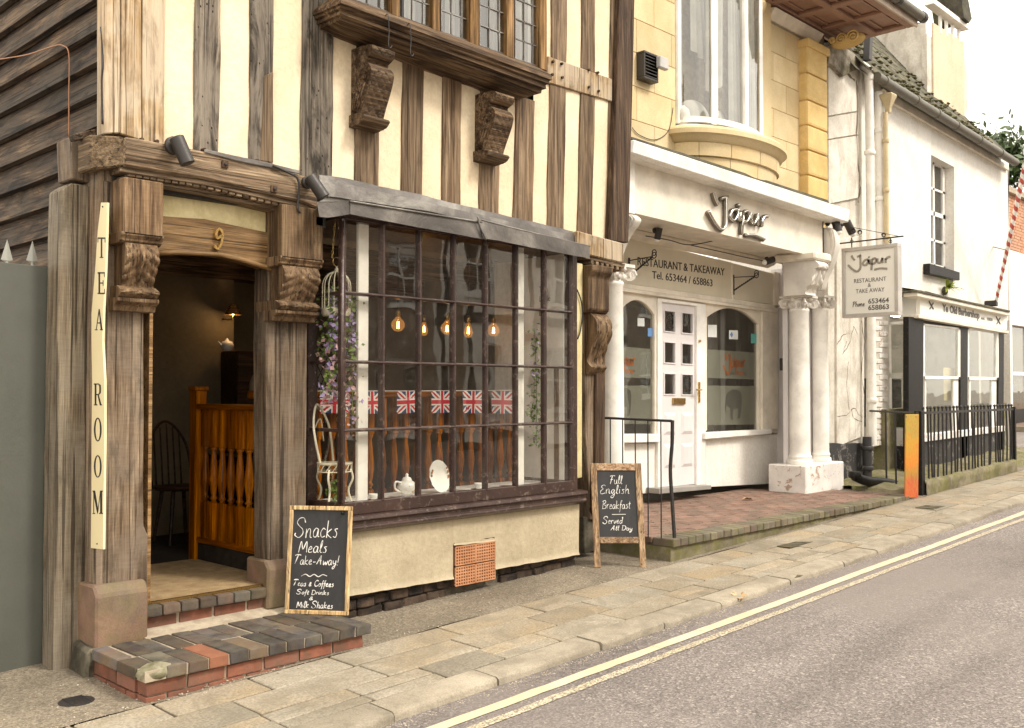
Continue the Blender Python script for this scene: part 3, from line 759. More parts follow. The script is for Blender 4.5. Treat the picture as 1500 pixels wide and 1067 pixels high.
# ------------------------------------------------------------ carved brackets
def carved(name, X0, X1, prof, mat, parent, leaf=1, amp=.02, ybk=5.6):
    """S-profile (y outward, z) swept across X0..X1 with an acanthus or lattice relief worked into its face"""
    P = catmull([(a, b, 0) for a, b in prof], 8); n = len(P); nx = 26
    Ls = [0]
    for i in range(1, n): Ls.append(Ls[-1]+(P[i]-P[i-1]).length)
    T_ = Ls[-1]; mb = MB(); vs = []
    for i in range(n):
        d = P[min(i+1, n-1)]-P[max(i-1, 0)]; d.normalize(); nn = Vector((d.y, -d.x, 0))
        if nn.x > 0 and False: nn = -nn
        t = Ls[i]/T_
        for j in range(nx+1):
            a = j/nx*2-1
            if leaf == 1:
                ph = t*26-abs(a)*7; rel = (abs(math.sin(ph*.5))**.6)*(.3+.7*abs(a))+ (.9 if abs(a) < .09 else 0)*.8 + .5*abs(math.sin(a*9+t*4))
                rel *= min(1, 3*t)*min(1, 6*(1-t))
            elif leaf == 2:
                u1 = (t*9+a*1.5) % 1; u2 = (t*9-a*1.5) % 1
                rel = 1-.8*(u1 < .16)-.8*(u2 < .16); rel += .5*(math.hypot(u1-.58, u2-.58) < .18)
                if abs(a) > .86: rel = 1.5
            else: rel = abs(math.sin(t*math.pi*6))
            q = P[i]+nn*(-amp*rel)
            vs.append((X0+(X1-X0)*j/nx, P[i].x-amp*rel*abs(nn.x)+0*q.x, P[i].y+(-amp*.4*rel*nn.y)))
    fs = []
    for i in range(n-1):
        for j in range(nx):
            a = i*(nx+1)+j; fs.append((a, a+1, a+nx+2, a+nx+1))
    o0 = len(vs)
    for i in range(n): vs.append((X0, ybk, P[i].y)); 
    for i in range(n): vs.append((X1, ybk, P[i].y))
    for i in range(n-1):
        fs.append((o0+i, i*(nx+1), (i+1)*(nx+1), o0+i+1)); fs.append((o0+n+i, o0+n+i+1, (i+1)*(nx+1)+nx, i*(nx+1)+nx))
    fs.append(tuple([o0]+[j for j in range(nx, -1, -1)][::-1]+[o0+n])); last = (n-1)*(nx+1)
    fs.append(tuple([o0+n-1]+[last+j for j in range(nx+1)]+[o0+2*n-1])[::-1])
    mb.add(vs, fs); return build(name, mb, mat, parent, smooth='auto')
def bracket(xl, xr, ytop, yblk, ycv, ybt, mat, Yf=5.30, back=5.5):
    """door bracket: square block, moulding, leaf-carved corbel, foot moulding; pixel rows measured at the left edge"""
    a = at(xl, ytop, Yf); b = at(xr, ytop, Yf); zt = max(a.z, b.z)
    zA = at(xl, yblk, Yf).z; zB = at(xl, ycv, Yf).z; zC = at(xl, ybt, Yf+.06).z
    X0, X1 = a.x, b.x
    build('bracket_block', MB().box(X0, X1, Yf, back, zA, zt), mat, tea, bevel=.006)
    build('bracket_moulding', MB().prism([(Yf-.0, zA+.015), (Yf-.0, zA), (Yf+.02, zA-.02), (Yf+.02, zA-.03), (Yf+.05, zA-.045), (back, zA-.045), (back, zA+.015)], X0-.012, X1+.006, 'x'), mat, tea, bevel=.003)
    h = zA-.045-zC
    carved('carved_corbel', X0+.02, X1-.02, [(Yf+.03, zA-.04), (Yf+.02, zA-.04-h*.12), (Yf+.025, zA-.04-h*.25), (Yf+.06, zA-.04-h*.45), (Yf+.085, zA-.04-h*.6), (Yf+.08, zA-.04-h*.66)], mat, tea, 1, .022)
    carved('corbel_scroll', X0, X1-.005, [(Yf+.08, zA-.04-h*.64), (Yf+.045, zA-.04-h*.69), (Yf+.04, zA-.04-h*.76), (Yf+.07, zA-.04-h*.83)], mat, tea, 1, .012)
    build('corbel_foot', MB().prism([(Yf+.05, zA-.04-h*.82), (Yf+.05, zA-.04-h*.88), (Yf+.09, zA-.04-h*.93), (Yf+.10, zC), (back, zC), (back, zA-.04-h*.82)], X0-.01, X1+.005, 'x'), mat, tea, bevel=.003)
bracket(182, 240, 268, 343, 352, 455, W_CARVE)
bracket(414, 474, 308, 378, 388, 470, W_CARVE)
# right-hand bracket beside the restaurant: square box, curved box and console
a = at(862,388,5.3); b = at(905,396,5.3)
build('bracket_block', MB().prism([(5.26, a.z+.0), (5.26, a.z-.05), (5.30, a.z-.10), (5.30, a.z-.37), (5.33, a.z-.40), (5.6, a.z-.40), (5.6, a.z)], at(862,388,5.3).x, at(893,388,5.3).x, 'x'), W_CARVE, tea, bevel=.008)
carved('carved_corbel', at(864,470,5.34).x, at(887,470,5.34).x, [(5.34, a.z-.40), (5.29, a.z-.45), (5.28, a.z-.55), (5.33, a.z-.68), (5.38, a.z-.80), (5.34, a.z-.86), (5.38, a.z-.92)], W_CARVE, tea, 1, .018)
# ------------------------------------------------------------ entrance posts
ppoly('gate_post', [(89,278),(104,268),(131,272),(128,500),(124,980),(78,985),(84,520)], 5.62, .17, W_GATE, tea, .003, .008)
ppoly('door_post', [(151,264),(182,268),(211,450),(211,770),(217,785),(217,860),(152,862),(152,455),(151,300)], 5.46, .16, W_POST, tea, .003, .008)
p0 = at(131,300,5.62)
build('chamfer_board', MB().box(2.358, 2.5, 5.47, 5.70, .2, 3.02), W_POST, tea)
ppoly('door_post', [(392,395),(414,345),(452,420),(450,560),(449,738),(452,900),(417,880),(415,825),(392,822),(390,500)], 5.47, .16, W_POST, tea, .004, .008)
# sandstone post bases
def base(xl, xr, yt, yb, Yf, ext=0):
    a = at(xl, yt, Yf); b = at(xr, yt, Yf); zt = a.z; zb_ = at(xl, yb, Yf).z
    return build('post_base', MB().prism([(Yf+.04, zt), (Yf, zt-.05), (Yf, zb_), (Yf+.25, zb_), (Yf+.25, zt)], a.x, b.x, 'x'), S_SAND, tea, bevel=.012, rough=.004)
base(141, 218, 861, 972, 5.385)
build('rough_footing', MB().box(2.27, 2.46, 5.37, 5.62, -.1, .21), S_ROUGH, tea, bevel=.02, rough=.02)
base(392, 424, 822, 895, 5.43)
# ------------------------------------------------------------ doorway
ppoly('cream_frieze', [(238,281),(410,306),(410,352),(238,322)], 5.50, .06, PL_GOLD, tea, .004)
arch = [(229,371),(262,370),(322,373),(350,379),(392,392),(406,398)]
ppoly('lintel', [(228,316),(300,321),(408,344),(412,392)]+arch[::-1], 5.47, .14, W_LINT, tea, 0, .005)
mb = MB(); pts = [at(x, y, 5.46) for x, y in arch]; mb.tube([(p.x, 5.465, p.z) for p in pts], .016, 8); build('arch_moulding', mb, W_LINT, tea, smooth=True)
s9 = [[(2.9,4.6),(1.9,4.2),(1.5,5.6),(2.2,7),(3.4,6.8),(3.9,5.4),(3.4,2.6),(2.4,1.0),(1.3,1.2),(1.2,2.0)],[(2.9,4.6),(3.6,5.2)]]
c9 = at(310,368,5.455); k9 = .0195
sm = stroke_mesh([[(a*k9*.9, b*k9) for a, b in st] for st in s9], .0145, .02, .12); sm.v = [(c9.x+u, 5.466-w, c9.z+v) for u, v, w in sm.v]
build('house_number', sm, P_GOLD, tea, label='brass number 9')
mb = MB(); mb.box(at(212,600,5.55).x, at(217,600,5.55).x, 5.5, 5.62, .35, 2.28); build('door_jamb', mb, W_LINT, tea)
mb = MB(); mb.box(at(389,600,5.55).x-.02, at(392,600,5.55).x, 5.5, 5.62, .37, 2.28); build('door_jamb', mb, W_LINT, tea)
# interior shell
FZ = .365
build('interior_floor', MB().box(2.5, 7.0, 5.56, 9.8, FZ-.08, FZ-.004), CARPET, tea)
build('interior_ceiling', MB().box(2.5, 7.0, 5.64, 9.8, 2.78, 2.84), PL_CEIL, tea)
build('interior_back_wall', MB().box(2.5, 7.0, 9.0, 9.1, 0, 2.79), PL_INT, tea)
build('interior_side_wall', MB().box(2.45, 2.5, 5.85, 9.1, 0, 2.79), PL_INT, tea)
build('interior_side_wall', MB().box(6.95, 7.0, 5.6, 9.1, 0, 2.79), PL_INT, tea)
for y in (6.6, 8.0): build('ceiling_beam', MB().box(2.5, 6.95, y, y+.18, 2.60, 2.78), W_DARKX, tea, bevel=.01)
build('interior_stud_post', MB().box(3.72, 3.86, 8.0, 8.14, FZ, 2.78), W_DARK, tea)
build('interior_partition', MB().box(3.86, 4.7, 8.05, 8.12, FZ, 2.78), PL_INT, tea)
build('door_mat', MB().prism([(2.58,5.48),(3.66,5.5),(3.66,6.7),(2.58,6.7)], FZ-.004, FZ+.012, 'z'), COIR, tea)
build('threshold_strip', MB().box(2.6, 3.6, 5.478, 5.50, FZ-.01, FZ+.018), P_BRASS, tea)
build('interior_door_post', MB().box(at(239,560,8.3).x, at(257,560,8.3).x, 8.25, 8.35, FZ, 2.45), wood('mahogany', (.03,.006,.003), (.07,.014,.008), (.10,.022,.012), 'z', stain=.1), tea)
# back-wall lattice windows (leaded, pale)
for X in (5.35, 6.15):
    w = build('interior_window', MB().box(X, X+.5, 8.97, 8.998, 1.25, 1.95), LITIN, tea)
    lm = MB()
    for k in range(-7, 12):
        for s_ in (1, -1):
            x0 = X+k*.08; pts = []
            for zz in (1.25, 1.95):
                xx = x0 + s_*(zz-1.25)*.55 + (0 if s_ > 0 else .2)
                pts.append((xx, zz))
            (xa, za), (xb, zb2) = pts
            t0, t1 = 0, 1
            lo, hi = X, X+.5
            if abs(xb-xa) > 1e-6:
                ta, tb_ = sorted(((lo-xa)/(xb-xa), (hi-xa)/(xb-xa))); t0 = max(0, ta); t1 = min(1, tb_)
            if t1-t0 > .02: lm.tube([(xa+(xb-xa)*t0, 8.965, za+(zb2-za)*t0), (xa+(xb-xa)*t1, 8.965, za+(zb2-za)*t1)], .006, 4)
    build('leading', lm, P_IRON, w)
# picture frames on the back wall
for (X, Z, w_, h_) in ((4.75,1.6,.3,.4),(5.0,2.1,.22,.3),(5.95,2.15,.3,.25)):
    build('picture', MB().box(X, X+w_, 8.96, 8.998, Z, Z+h_), W_DARK, tea)
# ------------------------------------------------------------ bay window
X0 = 3.858; X1 = 6.135; n7 = 7
bay = build('bay_window', MB().box(X0-.35+.35, X1+.02, YB+.01, YB+.05, at(505,322,YB).z+.0, at(505,322,YB).z+.045), P_BROWN, tea)
zr = [at(505, y, YB).z for y in (325, 429, 530, 631, 737)]
zr[0] = max(zr[0], 0)
ztop = zr[0]
for i in range(8):
    x = X0+(X1-X0)*i/7; w = .027 if 0 < i < 7 else .036
    mb = MB(); mb.prism([(x-w/2, YB), (x-w*.22, YB-.018), (x+w*.22, YB-.018), (x+w/2, YB), (x+w/2, YB+.035), (x-w/2, YB+.035)], zr[4]-.01, ztop+.02, 'z')
    build('glazing_bar', mb, P_BROWN, bay, bevel=.003)
build('corner_bead', MB().tube([(X0-.012, YB-.004, zr[4]), (X0-.012, YB-.004, ztop)], .014, 8), P_BROWN, bay, smooth=True)
for k in (1, 2, 3):
    build('glazing_bar', MB().prism([(YB-.003, zr[k]-.011), (YB-.021, zr[k]-.004), (YB-.021, zr[k]+.004), (YB-.003, zr[k]+.011), (YB+.033, zr[k]+.011), (YB+.033, zr[k]-.011)], X0, X1, 'x'), P_BROWN, bay, bevel=.002)
build('bottom_rail', MB().box(X0-.02, X1+.02, YB-.012, YB+.05, zr[4]-.085, zr[4]), P_BROWN, bay, bevel=.005)
for i in range(7):
    xa = X0+(X1-X0)*i/7+.010; xb = X0+(X1-X0)*(i+1)/7-.010
    for k in range(4):
        tl = rnd.uniform(-.003,.003); t2 = rnd.uniform(-.003,.003)
        build('pane', MB().add([(xa, YB+.012+tl, zr[k+1]+.009), (xb, YB+.012+t2, zr[k+1]+.009), (xb, YB+.012-tl, zr[k]-.009), (xa, YB+.012-t2, zr[k]-.009)], [(0,1,2,3)]), G_BAY, bay, fixn=False)
# return panes on the left
YL = 5.62
for k in range(4):
    build('pane', MB().add([(X0+.005, YB+.03, zr[k+1]+.009), (X0+.005, YL, zr[k+1]+.009), (X0+.005, YL, zr[k]-.009), (X0+.005, YB+.03, zr[k]-.009)], [(0,1,2,3)]), G_BAY, bay, fixn=False)
    build('pane', MB().add([(X1, YB+.03, zr[k+1]+.009), (X1, YL, zr[k+1]+.009), (X1, YL, zr[k]-.009), (X1, YB+.03, zr[k]-.009)], [(0,1,2,3)]), G_BAY, bay, fixn=False)
    if k: 
        build('glazing_bar', MB().box(X0-.016, X0+.02, YB+.02, YL, zr[k]-.011, zr[k]+.011), P_BROWN, bay, bevel=.002)
        build('glazing_bar', MB().box(X1-.016, X1+.02, YB+.036, YL, zr[k]-.011, zr[k]+.011), P_BROWN, bay, bevel=.002)
build('bay_post', MB().box(X0-.03, X0+.05, YL-.02, YL+.06, zr[4]-.1, ztop+.3), P_BROWN, bay, bevel=.004)
build('bay_post', MB().box(X1-.02, X1+.075, YB+.0, YB+.09, zr[4]-.1, ztop+.05), P_BROWN, bay, bevel=.004)
build('bottom_rail', MB().box(X0-.022, X0+.04, YB+.05, YL+.02, zr[4]-.085, zr[4]), P_BROWN, bay, bevel=.005)
# head and canopy soffit
build('bay_head', MB().box(X0-.03, X1+.08, YB+.0, YL+.4, ztop+.02, ztop+.09), P_BROWN, bay, bevel=.004)
# sill moulding, following the bay round
zs = zr[4]-.085
sp = [(0,0), (-.055,-.006), (-.062,-.028), (-.04,-.042), (-.036,-.062), (-.05,-.075), (-.05,-.088), (-.012,-.112), (0,-.112)]
mb = MB(); mb.prism([(YB-.004+a, zs+b) for a, b in sp]+[(YB+.06, zs-.112), (YB+.06, zs)], X0-.055, X1+.13, 'x'); build('window_sill', mb, P_BROWN, bay, bevel=.002)
mb = MB(); mb.prism([(X0-.006+a*.8, zs+b) for a, b in sp]+[(X0+.06, zs-.112), (X0+.06, zs)], YB+.05, YL+.03, 'y'); build('window_sill', mb, P_BROWN, bay, bevel=.002)
build('window_board', MB().box(X0+.01, X1, YB+.05, 5.78, zr[4]-.06, zr[4]-.03), P_WHITE, bay)
# rendered stall riser with the airbrick let in
zt_ = zs-.11
def rz(px, py): p = at(px, py, 5.262); return (p.x, p.z)
L1 = [(X0-.0, zt_), rz(664,724), rz(664,890), rz(515,874), (X0-.0, rz(505,876)[1])]
xl = at(664,800,5.262).x; xr = at(725,800,5.262).x; za_t = at(664,800,5.262).z; zb_b = at(664,861,5.262).z
zl = at(664,896,5.262).z
riser_l = [(X0, zt_), (xl, zt_), (xl, at(664,848,5.262).z), (X0, at(505,874,5.262).z)]
riser_m = [(xl, zt_), (xr, zt_), (xr, at(725,793,5.262).z), (xl, at(664,799,5.262).z)]
riser_r = [(xr, zt_), (X1+.11, zt_), (X1+.10, at(856,811,5.262).z), (xr, at(725,834,5.262).z)]
def rgrid(q):
    mb = MB(); (xa, za), (xb, zb3), (xc, zc), (xd, zd) = q
    def g(a, b):
        X = (xa*(1-a)+xb*a)*(1-b)+(xd*(1-a)+xc*a)*b; Z = (za*(1-a)+zb3*a)*(1-b)+(zd*(1-a)+zc*a)*b
        return (X, 5.262+.006*noise.noise(Vector((X*3, Z*3, 4)))+.002*noise.noise(Vector((X*12, Z*12, 4)))-.012*(b > .97), Z+(.006*noise.noise(Vector((X*9, 0, 4))) if b > .99 else 0))
    mb.grid(g, 30, 18)
    mb.prism([(xa, za), (xb, zb3), (xc, zc), (xd, zd)], 5.275, 5.33); return mb
for q in (riser_l, riser_m, riser_r): build('rendered_riser', rgrid(q), PL_LOW, bay, smooth='auto')
build('riser_return', MB().prism([(X0-.001, zt_), (X0+.05, zt_), (X0+.05, -.1), (X0-.001, -.1)], 5.34, YL, 'y'), PL_LOW, bay)
ab = build('airbrick', MB().box(xl+.004, xr-.004, 5.262, 5.30, zb_b, za_t+.02), TERRA, bay)
holes = MB(); W_ = (xr-xl-.02)/2; H_ = (za_t-zb_b-.01)/2
rib = MB()
for cx in range(2):
    for cz in range(2):
        ox = xl+.008+cx*(W_+.004); oz = zb_b+.006+cz*(H_+.003)
        for i in range(9): rib.box(ox+i*W_/8.4, ox+i*W_/8.4+W_/8.4*.42, 5.248, 5.262, oz, oz+H_-.006)
        for k in range(7): rib.box(ox, ox+W_*.99, 5.2485, 5.2615, oz+k*(H_-.014)/6, oz+k*(H_-.014)/6+.008)
build('airbrick_grid', rib, TERRA, ab)
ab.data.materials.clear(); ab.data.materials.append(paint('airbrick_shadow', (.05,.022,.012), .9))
# rough tarred plinth of rubble bricks under the render
pl = build('plinth', MB().box(X0-.02, X1+.06, 5.34, 5.5, -.1, .42), MORTARD, tea)
for row in range(5):
    x = X0-.04+rnd.random()*.1; z0 = .0+row*.075
    while x < X1+.05:
        L = rnd.uniform(.12, .23); zc = zg(x, 5.3)-.02+row*.075
        if zc+.07 < at(600, 860, 5.3).z+.35 and not (xl-.02 < x+L/2 < xr+.02 and zc > zb_b-.08):
            top = zc+.068
            lim = at(515,874,5.262).z+(x-X0)*(at(856,811,5.262).z-at(515,874,5.262).z)/(X1-X0)+.02
            if zc < lim:
                build('plinth_brick', MB().box(x+.004, x+L-.004, 5.30+rnd.uniform(-.012,.012), 5.36, zc, min(top, lim+.02)), S_PLINTH, tea, bevel=.008, rough=.008)
        x += L
# ------------------------------------------------------------ lead canopy
def ledge(name, px_t, px_b, Yt, Yb_, mat=LEAD, wv=.006, n=40, th=.004):
    mb = MB()
    T_ = [at(x, y, Yt) for x, y in px_t]; B_ = [at(x, y, Yb_) for x, y in px_b]
    def lerp(P, a):
        s_ = a*(len(P)-1); i = min(int(s_), len(P)-2); return P[i].lerp(P[i+1], s_-i)
    def g(a, b):
        p = lerp(T_, a).lerp(lerp(B_, a), b); p = Vector(p); k = noise.noise(Vector((p.x*3.3, p.z*6, Yt*5)))*wv
        p.y += k; p.z += k*.6+noise.noise(Vector((p.x*9, 3, Yb_)))*wv*.4; return p
    mb.grid(g, n, 6); return build(name, mb, mat, tea, smooth=True, fixn=False)
# rumpled flashing dressed up the wall, and the apron sheet in two overlapping lengths
ledge('lead_flashing', [(468,256),(510,262),(560,273),(650,294),(750,318),(800,330),(848,341)], [(468,300),(510,306),(600,318),(705,334),(780,348),(850,362)], 5.368, 5.355, wv=.016, n=90)
ledge('lead_flashing', [(470,266),(520,272),(560,281),(640,300),(705,315),(780,332),(846,346)], [(470,286),(560,299),(640,312),(705,328),(780,344),(846,358)], 5.345, 5.34, wv=.012, n=90)
ledge('lead_cover', [(468,300),(510,300),(600,313),(705,330),(800,350),(864,366)], [(466,297),(513,295),(600,308),(705,325),(800,346),(864,361)], 5.36, 5.13, wv=.004)
ledge('lead_apron', [(513,294),(600,308),(708,325)], [(513,314),(600,331),(710,351)], 5.128, 5.13, wv=.005)
ledge('lead_apron', [(702,320),(730,328),(800,345),(864,360)], [(707,349),(730,353),(800,367),(864,379)], 5.118, 5.122, wv=.005)
ledge('lead_apron', [(464,296),(480,295),(513,294)], [(468,318),(480,319),(513,314)], 5.132, 5.134, wv=.006, n=12)
pa = at(513,294,5.13); pb_ = at(513,314,5.13)
build('lead_apron', MB().add([(pa.x, 5.131, pa.z), (pa.x-.02, 5.5, pa.z+.0), (pa.x-.02, 5.5, pb_.z), (pb_.x, 5.131, pb_.z)], [(0,1,2,3)]), LEAD, tea, fixn=False)
for q in (((513,295),(600,309),(706,326)), ((704,322),(730,329),(800,346),(864,361))):
    P = [at(x, y, 5.122) for x, y in q]; build('lead_roll', MB().tube(catmull(P, 6), .007, 6), LEAD, tea, smooth=True)
build('canopy_board', MB().prism([(5.14, pb_.z+.01), (5.14, pb_.z+.035), (5.5, pb_.z+.09), (5.5, pb_.z+.01)], pa.x+.0, at(862,385,5.13).x, 'x'), P_BROWN, tea)
mb = MB(); mb.tube(catmull([at(700,318,5.11), at(703,332,5.11), at(708,343,5.11), at(712,352,5.11)], 4), .007, 6); build('lead_seam', mb, LEAD, tea, smooth=True)
# narrow cream panel right of the bay, down to the riser
ppoly('plaster_panel', [(845,385),(854,387),(853,560),(853,700),(843,702),(843,500)], 5.36, .06, PL_GOLD, tea)
ppoly('door_post', [(854,400),(888,408),(882,560),(880,655),(880,760),(864,762),(862,700),(858,640),(857,560)], 5.40, .2, W_POST, tea, .004)
ppoly('door_post', [(874,470),(888,470),(886,680),(873,680)], 5.37, .03, W_DARK, tea, .003)
ppoly('base_stone', [(855,757),(876,760),(873,806),(857,812)], 5.42, .2, S_ROUGH, tea, .006)
build('party_wall', MB().box(6.5, 6.95, 5.6, 6.5, 0, 2.8), PL_OLD, tea)
# ------------------------------------------------------------ oriel window and its brackets
def ol(y0, x): return y0+.362*(x-650)
rails = [(47,5.20),(52,5.085),(59,5.08),(62,5.10),(66,5.10),(70,5.125),(75,5.12),(78,5.15),(84,5.155),(87,5.18),(114,5.40)]
def rail_pts(y0, Y):
    d = Y-5.08
    l = at(499, ol(y0, 499), Y); r = at(809, ol(y0, 809)+1, Y)
    l0 = at(499, ol(y0, 499), 5.08); r0 = at(809, ol(y0, 809)+1, 5.08)
    xl_, xr_ = l0.x+d*.7, r0.x-d*.6
    s_ = (r.z-l.z)/(r.x-l.x)
    zl_ = l.z+(xl_-l.x)*s_; zr_ = r.z+(xr_-r.x)*s_
    out = [(xl_, 5.46, zl_)]
    for i in range(13):
        a = i/12; x = xl_+(xr_-xl_)*a; sag = .006*noise.noise(Vector((x*2.5, 0, 3)))
        out.append((x, Y+sag, zl_+(zr_-zl_)*a+sag))
    out.append((xr_, 5.46, zr_)); return out


mb = MB(); rows = [rail_pts(*r_) for r_ in rails]; vs = [p for r_ in rows for p in r_]; k = len(rows[0]); fs = []
for i in range(len(rows)-1):
    for j in range(k-1): a = i*k+j; fs.append((a, a+1, a+k+1, a+k))
mb.add(vs, fs)
oriel = build('oriel_window', mb, W_DARKX, tea, smooth='auto', fixn=False)
def lower(x): return ol(48, x)
lights = [(500,574),(587,635),(646,690),(702,744),(754,792)]
ppoly('mullion', [(490,-60),(502,-60),(502,8),(490,8)], 5.19, .07, W_MUL, oriel)
for a, b in ((574,587),(635,646),(690,702),(744,754),(792,802)):
    ppoly('mullion', [(a,-60),(b,-60),(b,lower(b)+2),(a,lower(a)+2)], 5.17, .09, W_MUL, oriel, bevel=.008)
for li, (a, b) in enumerate(lights):
    nc = 4 if li == 0 else 3
    hh = MB()
    Xa = at(a, 0, 5.22).x; Xb = at(b, 0, 5.22).x
    z0 = at((a+b)/2, lower((a+b)/2), 5.22).z
    dz = .155
    if li in (1,):
        for (x0_, x1_, za, zb_) in ((Xa, Xa+.018, z0-.02, z0+1.3), (Xb-.018, Xb, z0-.02, z0+1.3), (Xa, Xb, z0-.02, z0)):
            hh.box(x0_, x1_, 5.205, 5.225, za, zb_)
        build('casement_frame', hh, P_IRON, oriel); hh = MB()
    for c in range(nc+1):
        x = Xa+(Xb-Xa)*c/nc
        hh.box(x-.004, x+.004, 5.212, 5.226, z0-.08, z0+1.3)
    for r_ in range(9): hh.box(Xa, Xb, 5.212, 5.226, z0-.004+r_*dz, z0+.004+r_*dz)
    build('lead_cames', hh, LEAD, oriel)
    for c in range(nc):
        for r_ in range(-1, 7):
            x0_ = Xa+(Xb-Xa)*c/nc; x1_ = Xa+(Xb-Xa)*(c+1)/nc; za = z0+r_*dz; t = [rnd.uniform(-.004,.004) for _ in range(3)]
            build('pane', MB().add([(x0_, 5.22+t[0], za), (x1_, 5.22+t[1], za), (x1_, 5.22+t[1]+t[2], za+dz), (x0_, 5.22+t[0]+t[2], za+dz)], [(0,1,2,3)]), G_UP, oriel, fixn=False)
# pale curtains behind the oriel
for (a, b) in ((588,612),(655,676),(718,744),(756,790)):
    mb = MB(); zc1 = at(b, lower(b), 5.34).z-.05; Xa = at(a, 0, 5.32).x; Xb = at(b, 0, 5.32).x
    mb.grid(lambda u, v: (Xa+(Xb-Xa)*u, 5.34+.02*math.sin(u*22), zc1+v*1.5), 24, 1); build('curtain', mb, BLIND, oriel, smooth=True, fixn=False)
for a, b in lights: build('room_behind', MB().box(at(a-8,0,5.37).x, at(b+8,0,5.37).x, 5.37, 5.375, at((a+b)/2, lower((a+b)/2), 5.37).z-.08, 5.2), GREYIN, oriel)
# two rusty hooks hanging from the sill
for (x, y, y2) in ((570,22,70),(602,36,82)):
    p = at(x, y, 5.05); q = at(x, y2, 5.05); h = MB()
    h.tube(catmull([(p.x, 5.09, p.z), (p.x-.01, 5.05, p.z), (p.x, 5.05, (p.z+q.z)/2), (p.x-.005, 5.05, q.z+.02), (p.x+.01, 5.05, q.z), (p.x+.025, 5.05, q.z+.02)], 5), .0035, 6)
    build('hook', h, P_IRON, oriel, smooth=True)
# carved scroll brackets under the oriel
for (xl_, xr_, yt, yb) in ((541,574,68,186),(722,749,136,237)):
    zt = at(xl_-4, yt, 5.2).z+.03; zb_ = at(xl_, yb, 5.28).z; X_a = at(xl_, yt, 5.2).x; X_b = at(xr_, yt, 5.2).x; H = zt-zb_
    pr = [(5.26, zt), (5.19, zt-.02*H), (5.175, zt-.08*H), (5.19, zt-.15*H), (5.245, zt-.20*H), (5.215, zt-.25*H), (5.185, zt-.33*H), (5.195, zt-.45*H), (5.23, zt-.6*H), (5.27, zt-.75*H), (5.295, zt-.86*H)]
    carved('scroll_bracket', X_a, X_b, pr, W_DARKX, tea, 2, .0055, ybk=5.42)
    carved('bracket_foot', X_a-.02, X_b+.005, [(5.30, zt-.85*H), (5.24, zt-.88*H), (5.235, zt-.94*H), (5.27, zt-.985*H), (5.33, zt-H)], W_DARKX, tea, 3, .008, ybk=5.42)
    # rosette and flutes on the flank
    r_ = MB(); c = Vector((X_a-.004, 5.26, zt-.36*H))
    for q in range(6):
        a = q*math.pi/3; r_.ball(c+Vector((0, math.cos(a)*.028, math.sin(a)*.028)), .018, 8, 5, (.5,1,1))
    r_.ball(c, .014, 8, 5, (.9,1,1))
    for q in range(4): r_.tube([(X_a-.001, 5.24+q*.035, zt-.46*H), (X_a-.001, 5.29+q*.026, zt-.66*H), (X_a-.001, 5.33+q*.018, zt-.83*H)], .007, 6)
    build('carved_flank', r_, W_DARKX, tea, smooth=True)

# ------------------------------------------------------------ entrance steps (bricks)
steps = thing('entrance_steps', 'two worn brick steps up to the tea room door, blue-black copings over red bricks', 'steps', (3.0, 5.1, zg(3, 5)))
build('mortar_core', MB().box(2.325, 3.65, 4.775, 5.48, -.1, .15).box(2.295, 3.69, 4.745, 5.37, .15, .204), MORTAR, steps, rough=.002)
mb = MB(); mb.prism([(5.35, .185), (5.35, .206), (5.42, .22), (5.50, .245), (5.50, .1), (5.35, .1)], 2.60, 3.64, 'x'); build('mortar_haunch', mb, MORTAR, steps, rough=.004)
build('mortar_core', MB().box(2.62, 3.52, 5.485, 5.60, -.1, .31), MORTAR, steps)
def brick(x0, x1, y0, y1, z0, z1, mat, par=steps, bv=.008, name='brick'):
    j = [rnd.uniform(-.003, .003) for _ in range(4)]
    mb = MB().hexa([(x0+j[0], y0+j[1], z0), (x1+j[0], y0+j[2], z0), (x1, y1, z0), (x0, y1, z0)],
                   [(x0+j[2], y0+j[1], z1+j[0]), (x1+j[3], y0+j[2], z1+j[1]), (x1, y1, z1+j[2]), (x0, y1, z1+j[3])])
    return build(name, mb, mat, par, bevel=bv, seg=2)
xs = 2.285; n_ = 12; w = (3.70-xs)/n_
for i in range(n_):
    for r_, (ya, yb_) in enumerate(((4.735, 5.04), (5.05, 5.355))):
        off = .0 if r_ == 0 else -.03+.02*rnd.random()
        m_ = B_ORNG if (i == 3 and r_ == 0) else B_BLUE
        if i < 1 and r_ == 0: continue
        x0 = max(xs, xs+i*w+off)
        if i == 1 and r_ == 0:
            pass
        brick(x0+.004, xs+(i+1)*w+off-.004, ya, yb_, .15, .212+.003*math.sin(i*2.1), m_)
    
brick(xs, xs+.115, 4.83, 5.04, .15, .21, B_BLUE)
mb = MB(); mb.ball((2.365, 4.79, .185), .088, 18, 14, (1.15,.72,.48)); build('lichened_stone', mb, S_LICHEN, steps, rough=.0, smooth=True)
for v_ in bpy.data.objects['lichened_stone'].data.vertices: v_.co += Vector(noise.noise_vector(v_.co*16))*.02
for row in range(3):
    z1 = .143-row*.074; x = 2.31-(.11 if row % 2 else 0)
    while x < 3.66:
        x1 = min(x+.218, 3.66); xa = max(x, 2.31)
        if z1 > zg(x, 4.7)-.03 and x1-xa > .04: brick(xa, x1-.007, 4.762, 4.86, z1-.066, z1, B_RED, bv=.004)
        x += .226
    for (ya, yb_) in (((4.87, 5.08), (5.09, 5.36)) if row % 2 == 0 else ((4.87, 4.97), (4.98, 5.20), (5.21, 5.38))):
        brick(2.302, 2.40, ya, yb_, z1-.066, z1, B_RED, bv=.004)
